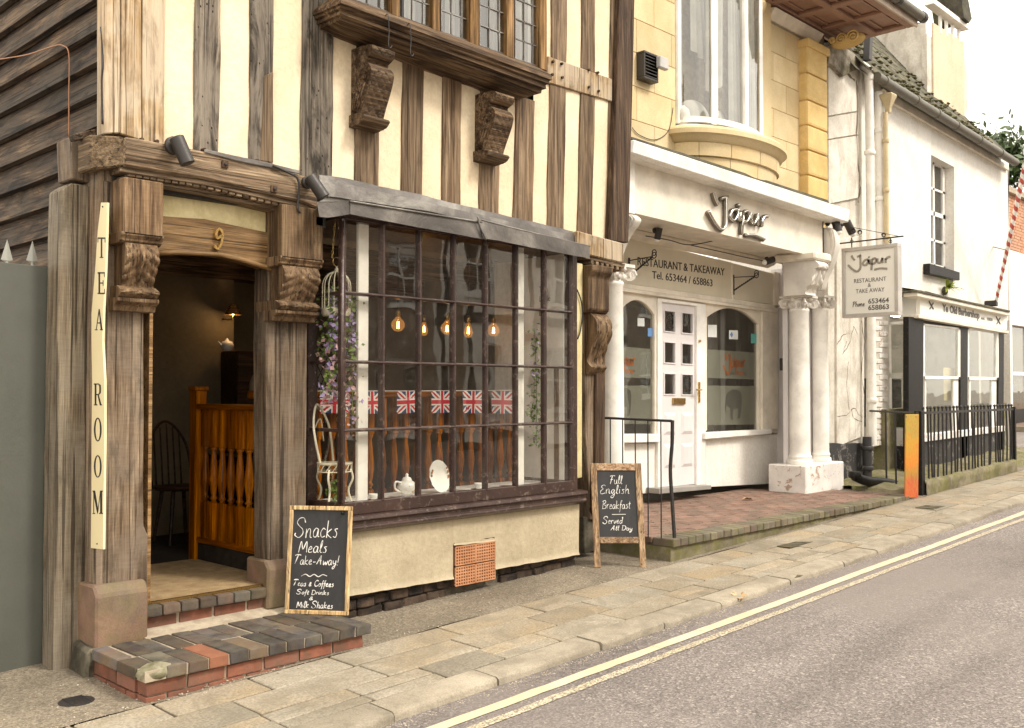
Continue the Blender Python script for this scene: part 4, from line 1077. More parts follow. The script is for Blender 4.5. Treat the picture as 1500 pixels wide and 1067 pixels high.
# upper step
n_ = 8; xs = 2.615; w = (3.535-xs)/n_
for i in range(n_): brick(xs+i*w+.004, xs+(i+1)*w-.004, 5.43, 5.475+.1, .305, .368, (S_SAND if i == n_-1 else B_BLUE), bv=.012)
for row in range(2):
    z1 = .297-row*.075; x = 2.63-(.1 if row else 0)
    while x < 3.52:
        x1 = min(x+.218, 3.52); xa = max(x, 2.63)
        brick(xa, x1-.009, 5.475, 5.57, z1-.067, z1, B_RED, bv=.004); x += .227

# ------------------------------------------------------------ gate on the left
gate = thing('side_gate', 'plain grey-green boarded gate with spear finials at the left edge', 'gate', (1.9, 5.8, zg(1.9, 5.8)))
ppoly('gate_panel', [(-120,372),(88,393),(82,989),(-120,1022)], 5.80, .04, P_GATE, gate, 0, .004)
for x in (-30, 10, 47, 81):
    p = at(x, 391+(x-40)*.03, 5.82); s_ = MB()
    s_.lathe((p.x, 5.82, p.z-.01), [(.014,0),(.014,.012),(.008,.02),(.007,.035)], 8)
    s_.add([(p.x-.032,5.82,p.z+.035),(p.x,5.812,p.z+.03),(p.x+.032,5.82,p.z+.035),(p.x,5.828,p.z+.03),(p.x,5.82,p.z+.15),(p.x,5.82,p.z+.015)],
           [(0,1,4),(1,2,4),(2,3,4),(3,0,4),(1,0,5),(2,1,5),(3,2,5),(0,3,5)])
    build('finial', s_, paint('finial_paint', (.25,.25,.22), .4) if x == -30 else bpy.data.materials['finial_paint'], gate)
a = at(65,666,5.795); b = at(76,683,5.795)
lk = build('lock_plate', MB().box(a.x, b.x, 5.785, 5.80, b.z, a.z), P_CHROME, gate, bevel=.002)
build('lock_button', MB().lathe(((a.x+b.x)/2, 5.79, (a.z+b.z)/2), [(.012,0),(.014,-.008),(.010,-.018)], 12, 'y'), P_CHROME, lk, smooth=True)
# manhole by the gate
mh = at(112,1027,4.9); c = atZ(112,1027,zg(2.1,4.95)+.002)
man = thing('drain_cover', 'small dark oval drain cover set in the tarmac beside the brick steps', 'drain cover', (c.x, c.y, c.z))
mb = MB(); mb.lathe((c.x, c.y, c.z-.02), [(.085,0),(.085,.021),(.07,.0235),(.0,.0235)], 24, cap=False); build('cover', mb, P_IRON, man)
mb = MB()
for k in range(-3, 4): mb.box(c.x-.05, c.x+.05, c.y+k*.018-.004, c.y+k*.018+.004, c.z+.002, c.z+.008)
build('ribs', mb, P_IRON, man)

# ------------------------------------------------------------ TEA ROOM sign: a bowed strip on the flank of the post
XS = 2.345
L_ = [(148,297),(143,340),(139,400),(134,460),(134,500),(135,560),(134,640),(134,720),(133,803)]
R_ = [(157,297),(156,340),(154,400),(151,460),(150,500),(153,560),(153,640),(152,720),(151,805)]
sg = thing('tea_room_sign', 'narrow cream vertical TEA ROOM sign bent along the door post', 'sign', atX(133,803,XS))
Lp = [atX(x, y, XS) for x, y in L_]; Rp = [atX(x, y, XS) for x, y in R_]
mb = MB(); vs = []
for a, b in zip(Lp, Rp): vs += [a+Vector((0,0,0)), b, a+Vector((.012,0,0)), b+Vector((.012,0,0))]
fs = []
for i in range(len(Lp)-1):
    o_ = i*4; q = o_+4; fs += [(o_, q, q+1, o_+1), (o_+2, o_+3, q+3, q+2), (o_, o_+2, q+2, q), (o_+1, q+1, q+3, o_+3)]
fs += [(0,1,3,2), (len(vs)-4, len(vs)-2, len(vs)-1, len(vs)-3)]
mb.add(vs, fs); build('sign_board', mb, P_SIGNC, sg)
def serif(ch):
    """bold serif capitals as rectangles and quads in a unit box"""
    q = []
    def r(x0, y0, x1, y1): q.append([(x0,y0),(x1,y0),(x1,y1),(x0,y1)])
    if ch == 'T': r(.42,0,.58,1); r(.05,.93,.95,1); r(.05,.75,.11,1); r(.89,.75,.95,1); r(.3,0,.7,.045)
    if ch == 'E': r(.15,0,.33,1); r(.05,.94,.88,1); r(.05,0,.9,.06); r(.33,.48,.7,.53); r(.82,.78,.88,1); r(.84,0,.9,.24); r(.66,.38,.72,.63)
    if ch == 'A': q.append([(.12,0),(.18,0),(.54,.95),(.5,1),(.46,1)]); q.append([(.70,0),(.9,0),(.56,1),(.46,1)]); r(.26,.32,.76,.37); r(.0,0,.3,.04); r(.6,0,1,.04)
    if ch == 'R': r(.15,0,.33,1); r(.05,.95,.6,1); r(.05,0,.45,.045); r(.33,.47,.6,.52); q.append([(.6,.47),(.85,.56),(.88,.75),(.85,.92),(.6,1),(.6,.95),(.68,.87),(.70,.75),(.68,.6),(.6,.52)]); q.append([(.48,.48),(.62,.48),(.95,0),(.76,0)]); r(.74,0,1,.04)
    if ch == 'O':
        n = 20
        for i in range(n):
            a0, a1 = 2*math.pi*i/n, 2*math.pi*(i+1)/n
            ww = lambda a: .30-.0*a
            f = lambda a, s_: (.5+math.cos(a)*(.45 if s_ else .27), .5+math.sin(a)*(.5 if s_ else .455))
            q.append([f(a0,1), f(a1,1), f(a1,0), f(a0,0)])
    if ch == 'M': r(.08,0,.14,1); r(.74,0,.92,1); q.append([(.02,1),(.24,1),(.56,.12),(.46,.0)]); q.append([(.46,0),(.54,.1),(.78,1),(.74,1)]); r(.0,0,.24,.04); r(.64,0,1,.04); r(.0,.96,.2,1); r(.74,.96,1,1)
    return q
for ch, y0, y1 in (('T',348,378),('E',399,431),('A',453,484),('R',562,594),('O',612,647),('O',667,700),('M',719,753)):
    xc = 147-(y0-348)*.015 if y0 < 400 else (145 if y0 < 460 else (141 if y0 < 500 else 143)); hw = 6.2 if ch != 'M' else 7.5
    if y0 < 400: xc = 148.5
    mb = MB()
    for pl_ in serif(ch):
        P = [atX(xc-hw+u*2*hw, y1+(y0-y1)*v, XS-.0015) for u, v in pl_]
        n_ = len(P); mb.add([p for p in P]+[p+Vector((.0012,0,0)) for p in P], [tuple(range(n_)), tuple(range(2*n_-1, n_-1, -1))]+[(i, (i+1) % n_, (i+1) % n_+n_, i+n_) for i in range(n_)])
    build('letter', mb, P_INK, sg)
for y in (303, 797):
    p = atX(150 if y < 400 else 142, y, XS-.003); build('screw', MB().lathe(p, [(.004,-.002),(.004,.003)], 8, 'x'), P_IRON, sg)

# ------------------------------------------------------------ balustrades inside
BAL = [(.019,0),(.019,.30),(.012,.32),(.021,.34),(.012,.36),(.016,.40),(.024,.55),(.018,.68),(.012,.80),(.022,.83),(.012,.85),(.019,.87)]
def baluster_mesh(h=1.02, r=1.15):
    mb = MB(); mb.box(-.021, .021, -.021, .021, 0, .33*h*.85)
    mb.lathe((0,0,0), [(.019*r, .28*h),(.011*r,.30*h),(.021*r,.315*h),(.012*r,.335*h),(.017*r,.37*h),(.025*r,.46*h),(.020*r,.55*h),(.013*r,.66*h),(.012*r,.68*h),(.021*r,.70*h),(.012*r,.715*h)], 12)
    mb.box(-.021, .021, -.021, .021, .71*h, h)
    me = bpy.data.meshes.new('baluster'); me.from_pydata(mb.v, [], mb.f); me.materials.append(W_PINE); me.update()
    me.polygons.foreach_set('use_smooth', [len(p.vertices) == 4 and abs(p.normal.z) < .99 and i > 5 and i < 6+12*10 for i, p in enumerate(me.polygons)])
    return me
bme = baluster_mesh()
bal1 = thing('door_balustrade', 'varnished pine balustrade with turned spindles just inside the open doorway', 'balustrade', (3.62, 6.25, FZ))
build('newel_post', MB().box(3.585, 3.675, 6.66, 6.75, FZ, 1.60).box(3.575, 3.685, 6.65, 6.76, 1.60, 1.63), W_PINE, bal1, bevel=.006)
build('newel_post', MB().box(3.575, 3.655, 5.74, 5.81, FZ, 1.60), W_PINE, bal1, bevel=.006)
W_PINEY = wood('varnished_pine_side_rail', (.17,.052,.012), (.30,.10,.022), (.41,.155,.04), 'y', stain=.1, rough=.3, streak=12, bs=.15)
build('handrail', MB().box(3.59, 3.66, 5.80, 6.67, 1.465, 1.505), W_PINEY, bal1, bevel=.008)
build('bottom_rail', MB().box(3.60, 3.65, 5.80, 6.67, .50, .54), W_PINEY, bal1, bevel=.004)
build('kick_board', MB().box(3.61, 3.64, 5.80, 6.67, FZ, .50), CARPET, bal1)
for i in range(7): inst('baluster', bme, (3.625, 5.875+i*.118, .54), bal1, scale=(1.15,1.15,.908))
bal2 = thing('window_balustrade', 'long row of orange pine spindles standing behind the bay window glass', 'balustrade', (5.3, 6.0, FZ))
build('handrail', MB().box(3.66, 6.9, 6.0, 6.09, 1.545, 1.60), W_PINEX, bal2, bevel=.008)
build('bottom_rail', MB().box(3.66, 6.9, 6.02, 6.07, .52, .58), W_PINEX, bal2, bevel=.006)
for i in range(27): inst('baluster', bme, (3.75+i*.118, 6.045, .57), bal2, scale=(1.25,1.25,.96))
bal3 = thing('left_newel', 'varnished pine newel post just inside the doorway beside the left jamb', 'newel post', (2.78, 6.7, FZ))
pp = at(214, 600, 6.6)
build('post', MB().box(pp.x-.06, pp.x+.02, 6.6, 6.68, FZ, 1.6), W_PINE, bal3, bevel=.005)
build('cap', MB().box(pp.x-.07, pp.x+.03, 6.59, 6.69, 1.6, 1.63), W_PINE, bal3, bevel=.005)
# bunting of union flags along the handrail
bunt = thing('union_flag_bunting', 'string of small red white and blue union flags hung along the balustrade rail', 'bunting', (5.0, 5.97, 1.5))
def flag(cx, w, z1, h, Y, tilt):
    mb = MB(); 
    def F(u, v, k): return (cx+(u-.5)*w, Y-.0008*k+.008*math.sin(u*5+cx*3)*(1-v), z1-h+v*h+tilt*(u-.5))
    def band(p, q, wd, k, m_):
        mb.cur = m_; d = Vector((q[0]-p[0], (q[1]-p[1])*h/w)); nn = Vector((-d.y, d.x)).normalized()*wd/2; nn.y *= w/h
        n_ = 8; vs = []
        for i in range(n_+1):
            a = Vector(p).lerp(Vector(q), i/n_)
            for s_ in (1, -1):
                u = min(1, max(0, a.x+nn.x*s_)); v = min(1, max(0, a.y+nn.y*s_)); vs.append(F(u, v, k))
        mb.add(vs, [(2*i, 2*i+2, 2*i+3, 2*i+1) for i in range(n_)])
    mb.cur = 0; mb.grid(lambda a, b: F(a, b, 0), 8, 1)
    mb.grid(lambda a, b: tuple(Vector(F(a, b, -3))), 8, 1)
    for p, q in (((0,0),(1,1)), ((0,1),(1,0))): band(p, q, .20, 1, 1)
    for p, q in (((0,0),(1,1)), ((0,1),(1,0))): band(p, q, .07, 2, 2)
    band((0,.5),(1,.5), .24, 3, 1); band((.5,0),(.5,1), .20, 3.3, 1); band((0,.5),(1,.5), .14, 4, 2); band((.5,0),(.5,1), .12, 4.5, 2)
    return build('flag', mb, [C_BLUE, C_FW, C_RED], bunt, fixn=False)
for i, (px_a, px_b) in enumerate(((468,510),(528,560),(581,612),(631,662),(677,708),(719,752))):
    a = at(px_a, 573, 5.96); b = at(px_b, 573, 5.96); zt = at((px_a+px_b)/2, 573, 5.96).z
    flag((a.x+b.x)/2, b.x-a.x, zt+rnd.uniform(-.004,.004), at(px_a, 573, 5.96).z-at(px_a, 606, 5.96).z, 5.955, rnd.uniform(-.01,.01))
build('string', MB().tube([at(460,573,5.955), at(600,573,5.955), at(760,572,5.955)], .003, 5), C_FW, bunt)
# pendant lamps
def pend(px, py, Y, label, shape):
    p = at(px, py, Y); t = thing('pendant_bulb', label, 'pendant lamp', (p.x, Y, p.z), 'bare filament bulbs hanging behind the bay window')
    if shape == 0: pr = [(.0,-.055),(.03,-.048),(.052,-.02),(.055,.005),(.045,.03),(.024,.05),(.018,.065)]
    else: pr = [(.0,-.065),(.022,-.06),(.036,-.035),(.037,-.015),(.030,.015),(.020,.045),(.016,.062)]
    build('bulb', MB().lathe((p.x, Y, p.z), pr, 18, cap=False), BULB, t, smooth=True)
    f = MB()
    for q in range(5):
        a = q*2*math.pi/5; f.tube([(p.x+.010*math.cos(a), Y+.010*math.sin(a), p.z-.030), (p.x+.006*math.cos(a+.5), Y+.006*math.sin(a+.5), p.z+.025)], .0011, 4)
    build('filament', f, FIL, t)
    build('socket', MB().lathe((p.x, Y, p.z), [(.019,.06),(.019,.10),(.014,.125),(.006,.13)], 12), P_BRASS, t, smooth=True)
    build('cord', MB().tube([(p.x, Y, p.z+.12), (p.x, Y, 2.77)], .004, 5), P_IRON, t)
    build('ceiling_rose', MB().lathe((p.x, Y, 2.72), [(.008,0),(.015,.015),(.05,.035),(.055,.06)], 16), P_IRON, t, smooth=True)
pend(583, 476, 6.1, 'round filament bulb, leftmost of the row behind the bay window', 0)
pend(621, 482, 6.9, 'teardrop filament bulb half hidden by a window bar, second from left in the row', 1)
pend(655, 481, 6.1, 'round filament bulb in the middle of the row behind the bay window', 0)
pend(686, 484, 6.1, 'teardrop filament bulb to the right of the middle one behind the bay window', 1)
pend(723, 484, 6.2, 'round filament bulb, rightmost of the row behind the bay window', 0)
# white curtain strips at each end of the bay
for (a, b, lab) in ((525,540,'narrow white hanging strip behind the second column of panes at the left of the bay'),(757,768,'narrow white hanging strip behind the right part of the bay window')):
    pa_ = at(a, 500, 5.32); pb2 = at(b, 500, 5.32)
    o = build('curtain_strip', MB().box(pa_.x, pb2.x, 5.32, 5.35, zr[4]-.02, 2.74), P_WHITE, bevel=.004); tagp(o, lab, 'curtain')
# crockery on the window board
ZB = zr[4]-.03
def teapot(px, Y, s_, label):
    p = at(px, 700, Y); c = (p.x, Y, ZB); t = thing('teapot', label, 'teapot', c)
    build('body', MB().lathe(c, [(.03*s_,0),(.045*s_,.008*s_),(.03*s_,.018*s_),(.06*s_,.04*s_),(.075*s_,.075*s_),(.06*s_,.11*s_),(.035*s_,.125*s_)], 20), CHINA, t, smooth=True)
    build('lid', MB().lathe(c, [(.04*s_,.124*s_),(.03*s_,.145*s_),(.01*s_,.155*s_),(.014*s_,.168*s_),(.0,.18*s_)], 16, cap=False), CHINA, t, smooth=True)
    build('spout', MB().tube(catmull([(p.x+.06*s_, Y, ZB+.05*s_), (p.x+.10*s_, Y, ZB+.08*s_), (p.x+.115*s_, Y, ZB+.13*s_)], 4), [.018*s_]*5+[.010*s_]*4, 8), CHINA, t, smooth=True)
    build('handle', MB().tube(catmull([(p.x-.055*s_, Y, ZB+.11*s_), (p.x-.11*s_, Y, ZB+.12*s_), (p.x-.11*s_, Y, ZB+.07*s_), (p.x-.06*s_, Y, ZB+.04*s_)], 5), .008*s_, 7), CHINA, t, smooth=True)
    fl = MB()
    for q in range(8): fl.ball((p.x+rnd.uniform(-.04,.03)*s_, Y-.062*s_+.0*q, ZB+rnd.uniform(.045,.095)*s_), .009*s_, 6, 4, (1,.5,1))
    build('painted_flowers', fl, L_BRN, t)
teapot(596, 5.45, .95, 'white china teapot with painted flowers on the window board')
c = at(643, 695, 5.50); pt = thing('oval_plate', 'oval white china plate with brown floral rim propped in the bay window', 'plate', (c.x, 5.5, ZB))
mb = MB(); cz = ZB+.125
mb.grid(lambda u, v: (c.x+math.cos(u*2*math.pi)*v*.10*(1+.03*math.cos(u*24*math.pi)*(v > .9)), 5.50+.03*(math.sin(u*2*math.pi)*v)-.012*v*v, cz+math.sin(u*2*math.pi)*v*.118), 40, 6)
build('plate', mb, CHINA, pt, smooth=True, fixn=False)
fl = MB()
for q in range(14):
    a = rnd.choice([rnd.uniform(-.8,.7), rnd.uniform(2.6,3.9)]); fl.ball((c.x+math.cos(a)*.083, 5.487, cz+math.sin(a)*.098), .010, 6, 4, (1,.2,1))
build('painted_flowers', fl, paint('plate_flower', (.30,.13,.05), .4), pt)
def cup(px, s_, label, Y=5.42):
    p = at(px, 705, Y); c = (p.x, Y, ZB); t = thing('cup_and_saucer', label, 'cup', c)
    build('saucer', MB().lathe(c, [(.03*s_,0),(.07*s_,.012*s_),(.072*s_,.014*s_),(.03*s_,.006*s_)], 20), CHINA, t, smooth=True)
    build('cup', MB().lathe(c, [(.02*s_,.008*s_),(.025*s_,.015*s_),(.042*s_,.05*s_),(.046*s_,.062*s_),(.042*s_,.058*s_),(.02*s_,.02*s_)], 18), CHINA, t, smooth=True)
cup(547, .8, 'small white cup beside the white strip at the left of the window board')
cup(702, .9, 'white china cup on a saucer near the middle bars of the bay window')
p = at(668, 706, 5.42); o = build('saucer_stack', MB().lathe((p.x, 5.42, ZB), [(.05,0),(.10,.01),(.10,.014),(.04,.008)], 22), CHINA, smooth=True); tagp(o, 'low white dish lying in front of the oval plate', 'dish')
p = at(742, 706, 5.42); o = build('small_dish', MB().lathe((p.x, 5.42, ZB), [(.03,0),(.06,.01),(.06,.014),(.02,.008)], 20), CHINA, smooth=True); tagp(o, 'small white dish near the right end of the window board', 'dish')
# ivory wire chair in the corner of the bay
cc = at(489, 735, 5.47); cx_ = cc.x; cy_ = 5.46
ch = thing('wire_chair', 'small ivory wrought metal chair standing in the left corner of the bay window', 'chair', (cx_, cy_, ZB))
sz = ZB+.265
mb = MB(); mb.lathe((cx_, cy_, sz), [(.115,0),(.12,.006),(.12,.014),(.0,.016)], 24, cap=False); mb.lathe((cx_, cy_, sz), [(.115,-.05),(.119,-.046),(.115,-.042)], 24, cap=False)
for k in range(16):
    a = k*math.pi/8; mb.tube([(cx_+.115*math.cos(a+b_*.3), cy_+.115*math.sin(a+b_*.3), sz-.046+b_*.046) for b_ in (0,.25,.5,.75,1)], .003, 5)
build('seat', mb, P_IVORY, ch, smooth='auto')
for k in range(4):
    a = k*math.pi/2+.6; c_, s_ = math.cos(a), math.sin(a)
    build('leg', MB().tube(catmull([(cx_+.11*c_, cy_+.11*s_, sz-.03), (cx_+.125*c_, cy_+.125*s_, sz-.09), (cx_+.095*c_, cy_+.095*s_, sz-.17), (cx_+.125*c_, cy_+.125*s_, ZB)], 5), .0075, 7), P_IVORY, ch, smooth=True)
build('back', MB().tube(catmull([(cx_-.10, cy_+.02, sz), (cx_-.15, cy_+.03, sz+.25), (cx_-.06, cy_+.12, sz+.40), (cx_+.05, cy_+.14, sz+.25), (cx_+.06, cy_+.10, sz)], 7), .008, 7).tube(catmull([(cx_-.06, cy_+.09, sz), (cx_-.09, cy_+.11, sz+.2), (cx_-.02, cy_+.14, sz+.3), (cx_+.0, cy_+.13, sz+.15)], 6), .005, 6), P_IVORY, ch, smooth=True)
# bird cage with trailing wisteria
bc = at(493, 420, 5.42); X_, Y_, Z_ = bc.x, 5.42, bc.z
cage = thing('hanging_birdcage', 'small cream wire birdcage on a brass chain in the left corner of the bay', 'birdcage', (X_, Y_, Z_-.1))
mb = MB(); rr = .095
for k in range(16):
    a = k*math.pi/8; pts = [(X_+rr*math.cos(a), Y_+rr*math.sin(a), Z_-.16), (X_+rr*math.cos(a), Y_+rr*math.sin(a), Z_)]
    for q in range(1, 6):
        f = q/5*math.pi/2; pts.append((X_+rr*math.cos(a)*math.cos(f), Y_+rr*math.sin(a)*math.cos(f), Z_+.10*math.sin(f)))
    mb.tube(pts, .0028, 5)
build('bars', mb, P_IVORY, cage)
build('base', MB().lathe((X_, Y_, Z_-.2), [(.09,0),(.1,.02),(.1,.05),(.09,.055)], 20), P_IVORY, cage, smooth='auto')
build('finial', MB().lathe((X_, Y_, Z_+.095), [(.012,0),(.018,.015),(.008,.03),(.0,.045)], 10, cap=False), P_IVORY, cage, smooth=True)
mb = MB(); ring = [(X_+.03*math.cos(t*math.pi/8), Y_, Z_+.165+.03*math.sin(t*math.pi/8)) for t in range(17)]; mb.tube(ring, .003, 6, cap=False)
build('ring', mb, P_GOLD, cage)
mb = MB()
for q in range(15):
    for s_ in (-1, 1):
        zc = Z_+.20+q*.028; xx = X_+s_*.035*(1-q/15)
        mb.tube([(xx+.006*math.cos(t*math.pi/4)*(q % 2)+.0, Y_+.006*math.cos(t*math.pi/4)*((q+1) % 2), zc+.018*math.sin(t*math.pi/4)) for t in range(9)], .0016, 4, cap=False)
build('chain', mb, P_GOLD, cage)
def foliage(name, label, cat, centers, n, size, mats, spread, par=None):
    t = thing(name, label, cat, centers[0][0]); 
    per = {}
    for (p, q, wgt) in centers:
        for i in range(int(n*wgt)):
            a = rnd.random(); b = Vector(p).lerp(Vector(q), a)+Vector((rnd.gauss(0,1)*spread, rnd.gauss(0,1)*spread*.7, rnd.gauss(0,1)*spread*.8))
            m_ = rnd.choices(range(len(mats)), [w_(a) for _, w_, _ in mats])[0]
            mb = per.setdefault(m_, MB()); s_ = size*rnd.uniform(.6,1.3)
            d = Vector((rnd.gauss(0,1), rnd.gauss(0,1), rnd.gauss(0,1)-.6)).normalized(); u = d.orthogonal().normalized(); u.rotate(Matrix.Rotation(rnd.random()*6.28, 3, d)); w_ = d.cross(u)
            mb.add([b, b+u*s_*.4+d*s_*.5+w_*s_*.1, b+d*s_*1.1, b-u*s_*.4+d*s_*.5+w_*s_*.1], [(0,1,2),(0,2,3)])
    for m_, mb in per.items():
        o = build(mats[m_][2], mb, mats[m_][0], t, fixn=False); o['kind'] = 'stuff'
    for ci, (p, q, wgt) in enumerate(centers):
        build('stem', MB().tube(catmull([p, (Vector(p).lerp(Vector(q), .5)+Vector((.015,0,0))), q], 5), .0025, 5), L_GRN, t)
    return t
foliage('wisteria_garland', 'trailing silk wisteria in lilac and pink over green ivy, spilling from the birdcage', 'flowers',
  [((X_-.03, Y_-.08, Z_-.08), (X_-.10, Y_-.06, Z_-.75), 1), ((X_+.08, Y_-.05, Z_-.02), (X_+.10, Y_-.03, Z_-.62), .8), ((X_+.04, Y_-.09, Z_-.3), (X_+.07, Y_-.08, Z_-.98), .5), ((X_, Y_+.05, Z_), (X_-.04, Y_+.1, Z_-.5), .5)],
  420, .034, [(L_GRN, lambda a: 1.5-a, 'ivy_leaves'), (L_PUR, lambda a: .9 if a < .6 else .25, 'lilac_petals'), (L_PNK, lambda a: .15 if a < .4 else 1.1, 'pink_petals')], .035)
v1 = at(783, 500, 5.42)
foliage('ivy_garland', 'thin green trailing ivy hanging at the right end of the bay window', 'ivy', [((v1.x, 5.42, 2.1), (v1.x+.02, 5.42, 1.15), 1)], 260, .03, [(L_GRN, lambda a: 1, 'ivy_leaves'), (L_PUR, lambda a: .5 if a < .5 else .1, 'lilac_petals')], .035)
foliage('ivy_tuft', 'small green ivy around the feet of the wire chair', 'ivy', [((cx_-.06, cy_-.05, ZB+.16), (cx_+.03, cy_, ZB+.02), 1)], 90, .03, [(L_GRN, lambda a: 1, 'ivy_leaves')], .03)
# inner face of the right return: cream panel with studs and lettering
ret = build('return_panel', MB().box(X1-.03, X1-.018, YB+.06, 5.76, zr[4], 2.72), P_WHITE, bay)
for y in (5.36, 5.50): build('return_stud', MB().box(X1-.042, X1-.031, y, y+.045, zr[4], zr[2]), W_UP, bay)
for body, py in (('The', 423), ('Little', 437), ('B', 458)):
    zt = atX(810, py, X1-.035).z
    text_mesh(body, .05, P_INKG, ret, lambda u, v, w, zt=zt: (X1-.031-w, 5.58-u, zt-.02+v), .001, .9)
# dim room furniture seen through the door
tb_ = thing('dining_table', 'dark wooden table inside the tea room behind the pine spindles', 'table', (4.3, 6.9, FZ))
build('top', MB().box(3.95, 4.9, 6.45, 7.2, 1.06, 1.10), W_FLOOR, tb_, bevel=.005)
for (x, y) in ((4.0,6.5),(4.85,6.5),(4.0,7.15),(4.85,7.15)): build('leg', MB().box(x-.03, x+.03, y-.03, y+.03, FZ, 1.06), W_FLOOR, tb_)
wc = at(262, 660, 7.6); wx, wy = wc.x, 7.6
wch = thing('windsor_chair', 'dark spindle-back wooden chair standing in the dim passage inside the doorway', 'chair', (wx, wy, FZ))
build('seat', MB().lathe((wx, wy, FZ+.43), [(.19,0),(.21,.015),(.20,.03)], 20), W_FLOOR, wch)
for k in range(4):
    a = k*math.pi/2+.78; build('leg', MB().tube([(wx+.13*math.cos(a), wy+.13*math.sin(a), FZ+.43), (wx+.2*math.cos(a), wy+.2*math.sin(a), FZ)], [.018,.012], 7), W_FLOOR, wch)
bk = MB(); bk.tube(catmull([(wx-.18, wy+.1, FZ+.45), (wx-.16, wy+.2, FZ+.8), (wx, wy+.24, FZ+.98), (wx+.16, wy+.2, FZ+.8), (wx+.18, wy+.1, FZ+.45)], 7), .013, 7)
for k in range(-2, 3): bk.tube([(wx+k*.055, wy+.16, FZ+.45), (wx+k*.055, wy+.22, FZ+.96-.03*abs(k))], .007, 5)
build('back', bk, W_FLOOR, wch, smooth=True)
# shelf with crockery under a lit wall lamp
shl = thing('corner_dresser', 'dark cupboard with a teapot on top, glowing under a wall lamp inside the doorway', 'cupboard', (4.0, 7.9, FZ))
sa = at(330, 515, 8.0); sb2 = at(351, 515, 8.0)
build('cabinet', MB().box(sa.x-.02, sb2.x+.1, 7.75, 8.04, FZ, sa.z), W_FLOOR, shl, bevel=.005)
sp_ = at(331, 500, 7.9); 
tpz = sa.z
t = thing('shelf_teapot', 'small pale teapot on the dark cupboard inside the doorway', 'teapot', (sp_.x, 7.88, tpz))
build('body', MB().lathe((sp_.x, 7.88, tpz), [(.03,0),(.05,.02),(.06,.05),(.045,.08),(.02,.09),(.01,.105),(.0,.115)], 16, cap=False), CHINA, t, smooth=True)
build('spout', MB().tube([(sp_.x-.05, 7.88, tpz+.04), (sp_.x-.09, 7.88, tpz+.08)], [.012,.007], 7), CHINA, t, smooth=True)
lp = at(343, 458, 7.85)
sc_ = thing('wall_lamp', 'small lit brass wall lamp high inside the doorway', 'wall lamp', (lp.x, 8.0, lp.z))
build('arm', MB().tube(catmull([(lp.x, 8.04, lp.z-.05), (lp.x, 7.9, lp.z-.06), (lp.x, 7.87, lp.z)], 5), .008, 7), P_BRASS, sc_, smooth=True)
build('shade', MB().lathe((lp.x, 7.87, lp.z-.02), [(.075,0),(.055,.05),(.03,.09)], 16, cap=False), P_GOLD, sc_, smooth=True)
build('bulb', MB().ball((lp.x, 7.87, lp.z), .02), emit('lamp_glow', (1,.6,.25), 8), sc_)
ld = bpy.data.lights.new('wall_lamp_light', 'POINT'); ld.energy = .9; ld.color = (1,.62,.3); ld.shadow_soft_size = .03
lo = bpy.data.objects.new('wall_lamp_light', ld); COL.objects.link(lo); lo.parent = sc_; lo.location = Vector((lp.x, 7.80, lp.z-.06))-Vector((lp.x, 8.0, lp.z))
